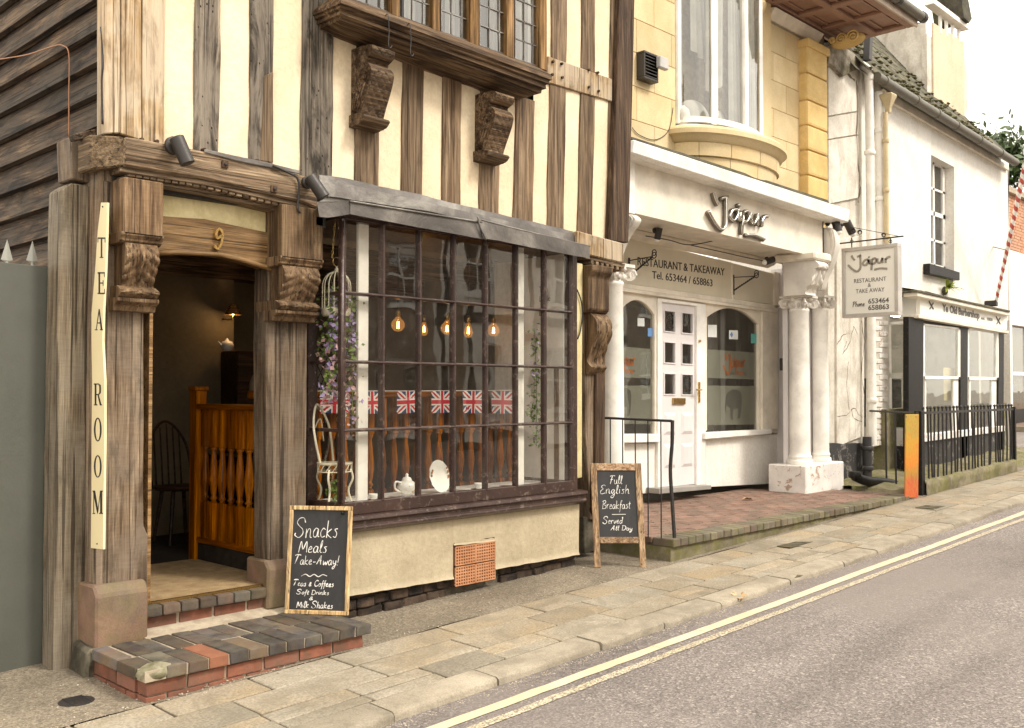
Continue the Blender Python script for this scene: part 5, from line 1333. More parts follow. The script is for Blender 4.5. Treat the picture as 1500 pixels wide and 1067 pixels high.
# seated customer behind the spindles
def person(cx, cy, sz_, face):
    t = thing('person', 'seated person with grey-blond hair and a dark speckled top behind the spindles', 'person', (cx, cy, FZ))
    me = bpy.data.meshes.new('body'); f = Vector((math.cos(face), math.sin(face), 0)); s_ = Vector((-f.y, f.x, 0)); Z = Vector((0,0,1))
    V = []; E = []; Rd = []
    def a(p, r): V.append(p); Rd.append(r); return len(V)-1
    pel = a(Vector((0,0,.52)), .15); ch_ = a(Z*.80+f*.03, .155); up_ = a(Z*.98+f*.04, .14); nk = a(Z*1.09+f*.06, .055); hd0 = a(Z*1.16+f*.08, .075); hd = a(Z*1.24+f*.09, .095); hd1 = a(Z*1.30+f*.09, .07)
    E += [(pel,ch_),(ch_,up_),(up_,nk),(nk,hd0),(hd0,hd),(hd,hd1)]
    for q in (-1, 1):
        sh = a(Z*.99+s_*q*.17+f*.03, .06); el = a(Z*.74+s_*q*.22+f*.12, .045); wr = a(Z*.76+s_*q*.12+f*.36, .03); ha = a(Z*.76+s_*q*.08+f*.45, .03)
        E += [(up_,sh),(sh,el),(el,wr),(wr,ha)]
        hp = a(Z*.50+s_*q*.10+f*.08, .10); kn = a(Z*.50+s_*q*.12+f*.44, .07); an = a(Z*.08+s_*q*.12+f*.42, .045); ft = a(Z*.04+s_*q*.12+f*.58, .04)
        E += [(pel,hp),(hp,kn),(kn,an),(an,ft)]
    me.from_pydata([tuple(v) for v in V], E, []); o = bpy.data.objects.new('body', me); COL.objects.link(o); o.parent = t
    me.materials.append(TOP)
    mo = o.modifiers.new('s', 'SKIN'); 
    for i, sv in enumerate(me.skin_vertices[0].data): sv.radius = (Rd[i], Rd[i]); sv.use_root = (i == 0)
    o.modifiers.new('u', 'SUBSURF').levels = 2; o.modifiers['u'].render_levels = 2
    hc = Vector((cx, cy, FZ))+Z*1.25+f*.085
    hm = MB(); hm.ball(hc-f*.015+Z*.02, .118, 18, 12, (1,1,1.05))
    h = build('hair', hm, HAIR, t, smooth=True)
    for v in h.data.vertices: v.co += Vector(noise.noise_vector(v.co*22))*.012
    fc = MB(); fc.ball(hc+f*.05-Z*.01, .085, 14, 10, (.9,.9,1.2)); fc.ball(hc+f*.135-Z*.01, .016, 8, 6, (1,.8,1.4))
    for q in (-1, 1): fc.ball(hc+s_*q*.10-Z*.01, .02, 8, 6, (1,.5,1.4))
    build('face', fc, SKIN, t, smooth=True)
    ey = MB()
    for q in (-1, 1): ey.ball(hc+f*.125+s_*q*.03+Z*.012, .010, 8, 6)
    build('eyes', ey, DARKIN, t, smooth=True)
    return t
SKIN = paint('skin', (.45,.28,.2), .5); HAIR = paint('grey_blond_hair', (.32,.25,.17), .7, var=.3, bump=.8)
_s = NT('speckled_top'); _c = _s.mix(_s.ramp(_s.vor(34), [(.16, 1), (.22, 0)]), (.02,.02,.022), (.40,.32,.30)); TOP = _s.done(_c, .8)
hp_ = at(377, 545, 6.75)
person(hp_.x+.0, 6.75, FZ+.17, math.pi*.05)
# ============================================================ RESTAURANT
YFA, YW, YJ = 5.72, 6.50, 5.98        # fascia front, recessed shopfront, upper stone wall
TZ = 1.6-1.235                        # terrace level
rest = thing('restaurant_building', 'cream restaurant front with white columns below a yellow stone upper wall', 'building', (9.6, 6.3, TZ))
# --- upper wall of ashlar blocks
rowpx = []       # course heights taken at px x = 955
def JX(px, Y=YJ): return at(px, 300, Y).x
zc0 = at(1160, 262, YJ).z-.25
Xl, Xr = at(905, 100, YJ).x, at(1184, 100, YJ).x
build('wall_core', MB().box(Xl, Xr+.5, YJ+.03, YJ+.3, 3.40, 6.5), MORTAR, rest)
hc = .345; row = 0; z = zc0
bowX0, bowX1 = at(990, 200, YJ).x, at(1120, 200, YJ).x
sill_z = at(985, 165, YJ).z
while z < 5.95:
    x = Xl-(.3 if row % 2 else .0)
    while x < Xr:
        L = .61; x1 = min(x+L, Xr)
        xa = max(x, Xl)
        segs = [(xa, x1)]
        out = []
        if z+hc > sill_z-.1:
            for (p, q) in segs:
                if q <= bowX0+.02 or p >= bowX1-.02: out.append((p, q))
                else:
                    if p < bowX0-.03: out.append((p, bowX0))
                    if q > bowX1+.03: out.append((bowX1, q))
        else: out = segs
        for (p, q) in out:
            if q-p > .03: build('ashlar_block', MB().box(p+.002, q-.002, YJ, YJ+.06, z+.002, z+hc-.002), S_ASH, rest, bevel=.004)
        x += L
    z += hc; row += 1
# --- quoins
qx0, qx1 = at(1184, 200, 5.86).x, at(1213, 200, 5.86).x
ys = [292, 258, 222, 186, 150, 111, 68]
zq = [at(1198, y+2, 5.86).z for y in ys]
build('quoin_core', MB().box(qx0+.02, qx1-.01, 5.90, 6.2, 3.3, 6), S_QUOIN, rest)
for i in range(6): build('quoin', MB().box(qx0, qx1, 5.86, 6.05, zq[i]+.006, zq[i+1]-.006), S_QUOIN, rest, bevel=.028, seg=2)
# --- bow window: sill, bowl, glazing
bc_x = (bowX0+bowX1)/2; ba = (bowX1-bowX0)/2; bb = .46
def arc(t, g=0): return (bc_x-(ba+g)*math.cos(t), YJ+.02-(bb+g*.9)*math.sin(t))
cxw = (at(991,100,YJ).x+at(1104,100,YJ).x)/2; aw = (at(1104,100,YJ).x-at(991,100,YJ).x)/2
def arcw(t, g=0): return (cxw-(aw+g)*math.cos(t), YJ+.02-(.37+g*.9)*math.sin(t))
def sweep(name, prof, mat, t0=0, t1=math.pi, n=36, smooth='auto', par=rest, arc=arc):
    mb = MB(); vs = []; fs = []; k = len(prof)
    for i in range(n+1):
        t = t0+(t1-t0)*i/n
        for g, z_ in prof: x, y = arc(t, g); vs.append((x, y, z_))
    for i in range(n):
        for j in range(k-1): a = i*k+j; fs.append((a, a+k, a+k+1, a+1))
    mb.add(vs, fs); return build(name, mb, mat, par, smooth=smooth, fixn=False)
zS = at(1000, 163, YJ-.45).z
bow = sweep('bow_window', [(-.1, zS+.02), (.10, zS+.01), (.13, zS-.02), (.13, zS-.07), (.09, zS-.09), (.07, zS-.13), (.03, zS-.15)], S_ASH)
for i in range(6):
    t0, t1 = math.pi*i/6+.004, math.pi*(i+1)/6-.004
    sweep('sill_stone', [(-.02, zS-.15), (.035, zS-.152), (.03, zS-.29), (-.02, zS-.30)], S_ASH, t0, t1, 8, par=bow)
    t0, t1 = math.pi*(i+.0)/6+.004, math.pi*(i+1.0)/6-.004
    zz = zS-.30
    pr = []
    for j in range(9):
        f = j/8; pr.append((.0-.012*f, zz-.26*f))
    sweep('bowl_stone', pr, S_ASH, t0, t1, 8, par=bow)
sweep('sill_joint', [(-.03, zS-.14), (-.03, zS-.32), (-.08, zS-.56)], MORTAR, par=bow)
sweep('bow_glass_sill', [(-.06, zS+.02), (.03, zS+.02), (.03, zS+.045), (-.02, zS+.05)], P_GLOSS, par=bow, arc=arcw)
# glazing posts: thick mullions at measured bearings
def t_for(px, g=-.02):
    best = min(range(0, 301), key=lambda i: abs(proj(*arcw(math.pi*i/300, g), zS+.5)[0]-px)); return math.pi*best/300
def proj(x, y, z):
    d = Vector((x, y, z))-EYE; w = d.dot(FW); return (CX+FPX*d.dot(RT)/w, CY-FPX*d.dot(UP)/w)
posts_px = [(994, .05), (1046, .09), (1054, .06), (1090, .04), (1098, .06), (1111, .05)]
ts = [t_for(p) for p, _ in posts_px]
ts = [0.03, ts[1], ts[2]] + [ts[3], ts[4], math.pi-.03]
ts = sorted(set([0.05] + [t_for(1046), t_for(1091)] + [2.72]))
for t in ts:
    x, y = arcw(t, -.02); px_, py_ = arcw(t, .05)
    d = Vector((px_-x, py_-y)).normalized(); s_ = Vector((-d.y, d.x)); w = .036
    P = [(x+s_.x*w-d.x*.04, y+s_.y*w-d.y*.04), (x+s_.x*w+d.x*.03, y+s_.y*w+d.y*.03), (x-s_.x*w+d.x*.03, y-s_.y*w+d.y*.03), (x-s_.x*w-d.x*.04, y-s_.y*w-d.y*.04)]
    build('window_post', MB().prism(P, zS+.07, zS+2.2, 'z'), P_GLOSS, bow, bevel=.008)
for i in range(len(ts)-1):
    g = sweep('pane', [(-.03, zS+.04), (-.03, zS+2.2)], G_UP, ts[i]+.03, ts[i+1]-.03, 10, smooth=True, par=bow, arc=arcw)
    sweep('sash_frame', [(-.045, zS+.08), (0.0, zS+.08), (0.0, zS+.14), (-.045, zS+.14)], P_GLOSS, ts[i]+.02, ts[i+1]-.02, 10, par=bow, arc=arcw)
build('room_behind', MB().box(bowX0+.02, bowX1-.02, YJ+.35, YJ+.37, zS-.3, zS+2.3), GREYIN, bow)
# draped curtains and the pale laundry heap behind the glass
for (t0, t1, z0, z1, sw) in ((.35,.8,.9,2.2,.2),(.8,1.25,.55,2.2,-.15),(1.35,1.75,.0,2.2,.1),(2.0,2.5,.0,2.2,.05)):
    mb = MB()
    mb.grid(lambda a, b: (lambda q: (q[0]+sw*(1-b)*math.sin(a*3), q[1]+.02*math.sin(a*40), zS+z0+(z1-z0)*b-.12*math.sin(a*math.pi)*(1-b)))(arcw(t0+(t1-t0)*a, -.12)), 40, 8)
    build('draped_curtain', mb, BLIND, bow, smooth=True, fixn=False)
mb = MB(); q = arcw(t_for(1018), -.2); mb.ball((q[0], q[1]+.05, zS+.15), .2, 18, 12, (1.4,.6,1.1)); q = arcw(t_for(1072), -.2); mb.ball((q[0], q[1]+.05, zS+.12), .13, 14, 10, (1,.5,1.5))
o = build('cushions', mb, BLIND, bow, smooth=True)
sweep('window_jamb', [(-.10, zS+.02), (.02, zS+.02), (.02, zS+2.2), (-.1, zS+2.2)], P_GLOSS, 2.72, math.pi, 8, par=bow, arc=arcw)
build('stone_jamb', MB().box(at(1113,100,YJ-.04).x, at(1129,100,YJ-.04).x, YJ-.05, YJ+.1, zS-.3, zS+2.2), S_ASH, rest, bevel=.006)
# scrolled capital at the top of the bow's right end
p = at(1117, 5, YJ-.1); mb = MB(); mb.lathe((p.x, YJ-.02, p.z-.12), [(.06,0),(.10,.05),(.12,.12),(.10,.16),(.15,.22),(.16,.3)], 16); build('stone_capital', mb, S_ASH, rest, smooth='auto')
# --- eaves: coffered soffit, cornice, gutter
cz = at(1184, 55, YJ).z
build('cornice', MB().prism([(YJ-.05, cz+.03), (YJ-.09, cz+.09), (YJ+.1, cz+.12), (YJ+.1, cz-.03), (YJ, cz-.03)], bowX1+.12, qx1-.02, 'x'), P_CREAM, rest, bevel=.004)
sx0, sx1 = bowX1-.15, qx1+.62; y0s, y1s = 4.98, YJ
zs_ = cz+.12
SOF = paint('soffit_brown', (.28,.16,.11), .6, worn=.3, wornc=(.17,.1,.07))
build('soffit_board', MB().box(sx0, sx1, y0s, y1s+.1, zs_+.05, zs_+.08), SOF, rest)
for yy in (y0s, y0s+.46, y1s-.10): build('soffit_beam', MB().box(sx0, sx1, yy, yy+.10, zs_, zs_+.05), SOF, rest, bevel=.01)
xx = sx1-.12
while xx > sx0:
    build('soffit_rib', MB().box(xx, xx+.12, y0s+.1, y1s-.1, zs_+.002, zs_+.05), SOF, rest, bevel=.01)
    for yy in (y0s+.16, y0s+.60): build('coffer_frame', MB().box(xx-.50, xx-.02, yy-.02, yy, zs_+.03, zs_+.05).box(xx-.5, xx-.02, yy+.2, yy+.22, zs_+.03, zs_+.05), SOF, rest)
    xx -= .62
build('eaves_fascia', MB().box(sx0, sx1+.02, y0s-.03, y0s, zs_-.01, zs_+.20), paint('eaves_pale', (.45,.36,.28), .6), rest, bevel=.004)
mb = MB(); prof = [(-.07,.10),(-.07,.03),(-.04,-.01),(0,-.025),(.04,-.01)]
mb.tube([(sx0, y0s-.08, zs_+.14), (sx1+.10, y0s-.08, zs_+.11)], .06, 12); build('gutter', mb, P_GUTTER, rest, smooth='auto')
for k in range(3): build('gutter_joint', MB().tube([(sx1+.0-k*.75, y0s-.08, zs_+.113+k*.01), (sx1+.07-k*.75, y0s-.08, zs_+.113+k*.01)], .068, 12), P_SPOT, rest, smooth='auto')
p = at(1226, 60, 5.7)
sc0 = at(1213,62,5.80); xs0 = qx1-.02
mb = MB(); mb.ball((xs0+.10, 5.62, sc0.z+.02), .10, 20, 12, (1.1,2.3,.95)); o = build('scroll_corbel', mb, S_QUOIN, rest, smooth=True)
mb = MB()
for (cy_, cz_, r_, tw) in ((5.50,.02,.085,1),(5.66,.03,.07,-1),(5.78,.03,.045,1)):
    mb.tube([(xs0-.012-.0, cy_+tw*r_*(1-q/26)*math.cos(q*.55), sc0.z+cz_+r_*(1-q/26)*math.sin(q*.55)) for q in range(24)], .011, 6)
build('scroll_relief', mb, S_QUOIN, o, smooth=True)
build('quoin_cap', MB().box(qx0-.02, qx1+.02, 5.83, 6.05, at(1198,76,5.86).z, at(1198,64,5.86).z), S_QUOIN, rest, bevel=.012)
# --- fascia and its coping
fT = [(925,232),(1205,312)]; fB = [(926,285+0),(1204,378)]
fb_l = at(927, 286, YFA)
ppoly('fascia', [(925,226),(1206,306),(1205,379),(926,312)], YFA, .10, P_CREAM, rest, 0, .004)
mb = MB(); e0 = at(926,226,YFA); e1 = at(1206,306,YFA); f0 = at(926,312,YFA); f1 = at(1205,379,YFA)
build('fascia_edge', MB().hexa([(f1.x,YFA,f1.z),(f1.x+.03,YFA,f1.z),(f1.x+.03,YFA+.7,f1.z),(f1.x,YFA+.7,f1.z)],[(f1.x,YFA,e1.z),(f1.x+.03,YFA,e1.z),(f1.x+.03,YFA+.7,e1.z),(f1.x,YFA+.7,e1.z)]), P_BLACK, rest)
# coping: white metal capping running the length, with stone flashing on top
def band(name, pt, pb, Yt, Yb, th, mat, par=rest, **k):
    a, b = at(*pt[0], Yt), at(*pt[1], Yt); c, d = at(*pb[0], Yb), at(*pb[1], Yb)
    return build(name, MB().hexa([(c.x,Yb,c.z),(d.x,Yb,d.z),(d.x,Yb+th,d.z),(c.x,Yb+th,c.z)], [(c.x,Yt,a.z),(d.x,Yt,b.z),(d.x,Yb+th,b.z),(c.x,Yb+th,a.z)]), mat, par, **k)
band('coping', ((926,204),(1243,307)), ((926,224),(1243,326)), 5.50, 5.52, .40, P_GLOSS, bevel=.008)
band('coping_moulding', ((926,222),(1225,318)), ((926,232),(1225,326)), 5.60, 5.62, .3, P_WHITE, bevel=.006)
band('lead_capping', ((926,200),(1215,294)), ((926,204),(1215,298)), 5.56, 5.53, .45, S_SLATE, bevel=.005, rough=.01)
# Jaipur in raised chrome script
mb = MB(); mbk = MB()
for st in JAI:
    P = catmull([at(880+x/4.167, 260+y/4.167, YFA-.05) for x, y in st], 5)
    mb.tube([(p.x, YFA-.052, p.z) for p in P], .015, 8)
    mbk.tube([(p.x+.012, YFA-.022, p.z-.004) for p in P], .024, 8)  # dark backing strokes, added to imitate the dark reflections that outline the chrome
o = build('raised_letters', mb, P_CHROME, rest, smooth=True); build('letter_reflection_outline', mbk, paint('dark_reflection_bronze', (.20,.175,.14), .35, metal=.8), rest, smooth=True)
for (x, y) in ((1060,300),(1075,322),(1095,318),(1112,330),(1105,346)):
    p = at(x, y, YFA); build('letter_stud', MB().box(p.x-.006, p.x+.006, YFA-.04, YFA, p.z-.006, p.z+.006), P_CHROME, rest)
# soffit of the porch
build('porch_soffit', MB().hexa([(f0.x,YFA+.1,f0.z+.02),(f1.x,YFA+.1,f1.z+.02),(f1.x,YW+.1,f1.z+.05),(f0.x,YW+.1,f0.z+.05)],[(f0.x,YFA+.1,f0.z+.06),(f1.x,YFA+.1,f1.z+.06),(f1.x,YW+.1,f1.z+.09),(f0.x,YW+.1,f0.z+.09)]), P_CREAM, rest)
build('soffit_moulding', MB().hexa([(f0.x,YW-.14,f0.z-.02),(f1.x,YW-.14,f1.z-.02),(f1.x,YW-.02,f1.z-.06),(f0.x,YW-.02,f0.z-.06)],[(f0.x,YW-.14,f0.z+.04),(f1.x,YW-.14,f1.z+.04),(f1.x,YW,f1.z+.04),(f0.x,YW,f0.z+.04)]), P_CREAM, rest, bevel=.01)
mb = MB(); P = [at(x, y, YW-.35) for x, y in ((946,346),(980,352),(1010,359),(1050,352),(1066,349))]; mb.tube(catmull(P, 6), .006, 5)
P = [at(x, y, YW-.3) for x, y in ((1010,359),(1060,370),(1100,379),(1132,384))]; mb.tube(catmull(P, 6), .006, 5); build('soffit_cable', mb, P_IRON, rest, smooth=True)
# --- recessed shopfront
def shop(name, px, mat=P_CREAM, dy=0, d=.06, par=rest, **k): return ppoly(name, px, YW+dy, d, mat, par, 0, k.pop('bevel', .004), **k)
shop('sign_panel', [(900,342),(1072,385),(1072,439),(900,413)], P_SIGNC2 if 'P_SIGNC2' in globals() else paint('pale_sign_panel', (.66,.60,.47), .4, var=.04))
shop('sign_panel', [(1075,386),(1137,402),(1137,447),(1075,439)], bpy.data.materials['pale_sign_panel'])
shop('sign_frame', [(900,413),(1140,448),(1140,455),(900,420)], P_CREAM, -.03, .09)
shop('sign_frame', [(900,420),(1140,455),(1140,459),(900,425)], P_CREAM, -.05, .11)
shop('sign_frame', [(1072,385),(1075,386),(1075,440),(1072,439)], P_CREAM, -.015, .04)
shop('sign_frame', [(1135,398),(1142,400),(1142,452),(1135,451)], P_CREAM, -.03, .08)
def twidth(body):
    cu = bpy.data.curves.new('t', 'FONT'); cu.body = body; cu.size = 1; o = bpy.data.objects.new('t', cu); COL.objects.link(o); bpy.context.view_layer.update(); W = o.dimensions.x; bpy.data.objects.remove(o); return W
def textline(body, px0, px1, py0, py1, hpx, Y, mat, par, name='lettering', bold=.0, depth=.003):
    """one line of lettering filling the baseline from (px0,py0) to (px1,py1)"""
    a = at(px0, py0, Y); b = at(px1, py1, Y); h = a.z-at(px0, py0+hpx, Y).z
    cu = bpy.data.curves.new('t', 'FONT'); cu.body = body; cu.size = 1; o = bpy.data.objects.new('t', cu); COL.objects.link(o); bpy.context.view_layer.update(); W = o.dimensions.x; bpy.data.objects.remove(o)
    k = h/.72; L = (b-a).length; d = (b-a).normalized(); st = L/(W*k); off = 0
    words = body.split(' '); ws = [twidth(w) for w in words]; sp = (W-sum(ws))/max(1, len(words)-1)
    for wd, ww in zip(words, ws):
        o0 = off*k*st
        o = text_mesh(wd, h, mat, par, lambda u, v, w: (a.x+d.x*(u+o0), Y-w, a.z+d.z*(u+o0)+v), depth, st, name, bold=bold); off += ww+sp
    return o
textline('RESTAURANT & TAKEAWAY', 933, 1061, 388.5, 404, 12.5, YW-.001, P_INK, rest)
textline('Tel. 653464 / 658863', 955, 1043, 408, 420, 11.5, YW-.001, P_INK, rest)
# wall pieces around door and windows, arched heads cut in the outline
def arcpts(xa, xb, ya, ybm, n=8, yb=None):
    yb = ya if yb is None else yb
    return [(xa+(xb-xa)*i/n, ya+(yb-ya)*i/n-(ybm)*(1-(2*i/n-1)**2)) for i in range(n+1)]
lw = arcpts(912, 959, 452, 17, 8, 462)      # left window head (partly hidden by the column)
rw = arcpts(1036, 1111, 465, 18, 16, 475)
shop('front_wall', [(896,425),(964,433)]+[(964,640)]+[(959,638)]+lw[::-1]+[(912,634),(896,632)], P_CREAM)
shop('front_wall', [(1027,440),(1140,457),(1140,635),(1111,631)]+rw[::-1]+[(1036,631),(1027,632)], P_CREAM)
shop('front_wall', [(964,433),(1027,440),(1027,450),(964,443)], P_CREAM, .001)
shop('stall_riser', [(896,650),(966,650),(966,722),(896,726)], PL_WHITE, .02, .1)
shop('stall_riser', [(1034,642),(1142,636),(1142,708),(1034,714)], PL_WHITE, .02, .1)
shop('window_sill', [(896,636),(968,636),(968,648),(896,650)], P_GLOSS, -.06, .14, bevel=.008)
shop('window_sill', [(1033,634),(1131,629),(1131,636),(1033,644)], P_GLOSS, -.06, .14, bevel=.008)
shop('pilaster_board', [(1117,452),(1140,456),(1140,628),(1117,631)], P_CREAM, -.03, .03)
# panes and films
lwin = shop('pane', lw+[(959,636),(912,634)], G_SHOP, .03, .002, bevel=0)
rwin = shop('pane', rw+[(1111,633),(1036,633)], G_SHOP, .03, .002, bevel=0)
FILM = paint('frosted_film', (.42,.41,.36), .6, var=.03)
def film(px, mat=FILM, dy=.045): return shop('window_film', px, mat, dy, .002, bevel=0)
film([(1037,512),(1110,517),(1110,556),(1037,554)]); film([(1037,565),(1110,566),(1110,622),(1037,623)])
film([(913,508),(958,512),(958,555),(913,553)]); film([(913,565),(958,565),(958,622),(913,621)])
POR = paint('orange_vinyl', (.85,.22,.02), .5, var=.03); GRV = paint('grey_vinyl', (.16,.155,.14), .6)
TEAL = paint('teal_sticker', (.12,.42,.38), .5); BLUS = paint('blue_sticker', (.12,.25,.50), .5); WHS = paint('white_sticker', (.72,.74,.72), .5)
def decal(par, px0, px1, pyb, hp, Y, mat, w=.022, name='script_decal'):
    a = at(px0, pyb, Y); b = at(px1, pyb, Y); L = b.x-a.x; H = at(px0, pyb-hp, Y).z-a.z
    uv = jaipur_uv(); vmax = max(v for s_ in uv for _, v in s_); vmin = min(v for s_ in uv for _, v in s_)
    st = [[(u*L, (v-vmin)/(vmax-vmin)*H) for u, v in s_] for s_ in uv]
    m_ = stroke_mesh(st, w, .002, .1); m_.v = [(a.x+u, Y-w_, a.z+v) for u, v, w_ in m_.v]; return build(name, m_, mat, par)
decal(rwin, 1059, 1092, 548, 30, YW+.042, POR, .03); textline('Indian Cuisine', 1067, 1092, 549, 549.5, 5, YW+.042, GRV, rwin, depth=.001)
decal(lwin, 895, 930, 545, 30, YW+.042, POR, .03); textline('Indian Cuisine', 896, 930, 544, 545, 5, YW+.042, GRV, lwin, depth=.001)
# grey elephants
def elephant(par, px0, py1, wpx, hpx, flip=False):
    pts = [(.02,.52),(.0,.38),(.03,.24),(.08,.26),(.06,.4),(.1,.52),(.14,.46),(.2,.42),(.3,.40),(.33,.04),(.36,.0),(.46,.0),(.45,.08),(.47,.34),(.60,.36),(.72,.38),(.74,.2),(.70,.04),(.84,.04),(.90,.22),(.94,.5),(.96,.72),(.9,.9),(.72,.98),(.5,1.0),(.34,.97),(.2,.92),(.08,.84),(.04,.68)]
    P = [(px0+u*wpx, py1-v*hpx) for u, v in pts]
    return ppoly('elephant_decal', P, YW+.0405, .001, GRV, par, 0, 0)
elephant(rwin, 1062, 615, 26, 44); elephant(lwin, 900, 612, 26, 44)
def stick(par, x, y, w, h, mat, mark=None):
    o = ppoly('sticker', [(x,y),(x+w,y+w*.03),(x+w,y+h+w*.03),(x,y+h)], YW+.0265, .001, mat, par, 0, 0)
    if mark: ppoly('sticker_mark', [(x+w*.1,y+h*.5),(x+w*.3,y+h*.15),(x+w*.45,y+h*.5),(x+w*.3,y+h*.85)], YW+.0255, .0005, mark, par, 0, 0)
stick(rwin, 1068, 484, 13, 13, WHS, BLUS); stick(rwin, 1100, 489, 10, 14, TEAL); stick(rwin, 1037, 476, 13, 18, WHS); stick(lwin, 934, 466, 10, 12, WHS); stick(lwin, 949, 481, 8, 12, BLUS)
# window edge trims
build('shop_interior', MB().box(at(890,500,YW).x, at(1142,500,YW).x, 8.2, 8.25, .3, 2.9), LITIN, rest)
build('shop_interior', MB().box(at(890,500,YW).x, at(1142,500,YW).x, YW+.1, 8.2, .25, .3), GREYIN, rest)
build('shop_interior', MB().box(at(890,500,YW).x, at(1142,500,YW).x, YW+.1, 8.2, 2.75, 2.8), GREYIN, rest)
build('shop_interior', MB().box(at(1142,500,YW).x, at(1142,500,YW).x+.05, YW+.1, 8.2, .3, 2.8), GREYIN, rest)
for px in (1044,1056,1078,1096): 
    mb = MB(); x = at(px, 560, 6.75).x; mb.grid(lambda a, b: (x+a*.13, 6.75+.01*math.sin(a*9), .95+b*1.9), 8, 1); build('vertical_blind', mb, GREYIN, rest, smooth=True, fixn=False)
# --- door
DY = YW+.0
shop('door_frame', [(964,437),(970,438),(970,716),(964,717)], P_GLOSS, -.02, .08)
shop('door_frame', [(1021,444),(1034,446),(1034,712),(1021,714)], P_GLOSS, -.02, .08)
shop('door_frame', [(966,437),(1032,446),(1032,450),(966,442)], P_GLOSS, -.019, .08)
dx0, dx1 = 970, 1021
def dpt(u, v):   # v from 0 (top) to 1 (bottom)
    x = dx0+(dx1-dx0)*u; t = 441+(448-441)*u; b = 714+(709-714)*u; return (x, t+(b-t)*v)

cols = [0, .06, .40, .54, .86, 1]; rowsd = [0, .055, .165, .225, .345, .40, .52, .585, .70, .765, .885, 1]
# stiles and rails as one grid with openings
mbd = MB()
def dquad(u0, u1, v0, v1, y0, y1):
    P = [xz(*dpt(u0, v0), DY), xz(*dpt(u1, v0), DY), xz(*dpt(u1, v1), DY), xz(*dpt(u0, v1), DY)]
    return P, y0, y1
openings = []
for a, b in ((.055,.165),(.225,.345),(.40,.52)):
    for c, d_ in ((.06,.40),(.56,.90)): openings.append((c, d_, a, b))
U = [0,.06,.40,.56,.90,1]; V = [0,.045,.165,.215,.335,.385,.505,1]
for i in range(len(U)-1):
    for j in range(len(V)-1):
        if i in (1, 3) and j in (1, 3, 5): continue
        P, y0, y1 = dquad(U[i], U[i+1], V[j], V[j+1], DY+.01, DY+.05); mbd.prism(P, y0, y1)
door = build('door', mbd, P_LILAC, rest)
for i in (1, 3):
    for j in (1, 3, 5):
        P, _, _ = dquad(U[i], U[i+1], V[j], V[j+1], 0, 0)
        build('pane', MB().add([(p[0], DY+.035, p[1]) for p in P], [(0,1,2,3)]), G_SHOP, door, fixn=False)
        P2, _, _ = dquad(U[i]+.02, U[i+1]-.02, V[j]+.006, V[j+1]-.006, 0, 0)
        m_ = MB()
        for k in range(4):
            a, b = P[k], P[(k+1) % 4]; c, d_ = P2[(k+1) % 4], P2[k]
            m_.prism([a, b, c, d_], DY+.0, DY+.02)
        build('pane_beading', m_, P_LILAC, door)
for (c, d_) in ((.06,.40),(.56,.90)):
    for (a, b) in ((.60,.72),(.77,.90)):
        P, _, _ = dquad(c, d_, a, b, 0, 0); P2, _, _ = dquad(c+.06, d_-.06, a+.018, b-.018, 0, 0)
        m_ = MB(); vs = [(p[0], DY+.0095, p[1]) for p in P]+[(p[0], DY-.006, p[1]) for p in P2]
        m_.add(vs, [(0,1,5,4),(1,2,6,5),(2,3,7,6),(3,0,4,7),(4,5,6,7)]); build('door_panel', m_, P_LILAC, door, fixn=False)
P, _, _ = dquad(.30, .66, .52, .555, 0, 0)
build('letter_box', MB().prism(P, DY-.01, DY+.012), P_BRASS, door, bevel=.004)
p = at(1021.5, 575, DY); build('door_handle', MB().box(p.x-.02, p.x+.02, DY-.03, DY-.02, p.z-.12, p.z+.12).tube([(p.x, DY-.03, p.z+.03), (p.x, DY-.06, p.z+.03), (p.x-.10, DY-.06, p.z+.03)], .010, 8), P_GOLD, door)
p = at(1022, 500, DY); build('door_lock', MB().lathe((p.x, DY-.03, p.z), [(.015,-.01),(.018,.02)], 10, 'y'), P_BRASS, door)
# roundels in two panes
for (u, v) in ((.23,.105),(.73,.445)):
    x, y = dpt(u, v); p = at(x, y, DY+.04); m_ = MB()
    for r_ in (.085,.058,.03): m_.tube([(p.x+r_*math.cos(t*math.pi/10), DY+.042, p.z+r_*1.05*math.sin(t*math.pi/10)) for t in range(21)], .007, 5, cap=False)
    for k in range(8): m_.tube([(p.x+.03*math.cos(k*math.pi/4), DY+.042, p.z+.03*math.sin(k*math.pi/4)), (p.x+.085*math.cos(k*math.pi/4+.4), DY+.042, p.z+.088*math.sin(k*math.pi/4+.4))], .005, 4)
    build('roundel', m_, P_IRON, door)
shop('door_step', [(966,716),(1042,711),(1042,717),(966,724)], P_GREYSTEP if 'P_GREYSTEP' in globals() else paint('grey_sill', (.30,.28,.25), .7), -.16, .2)
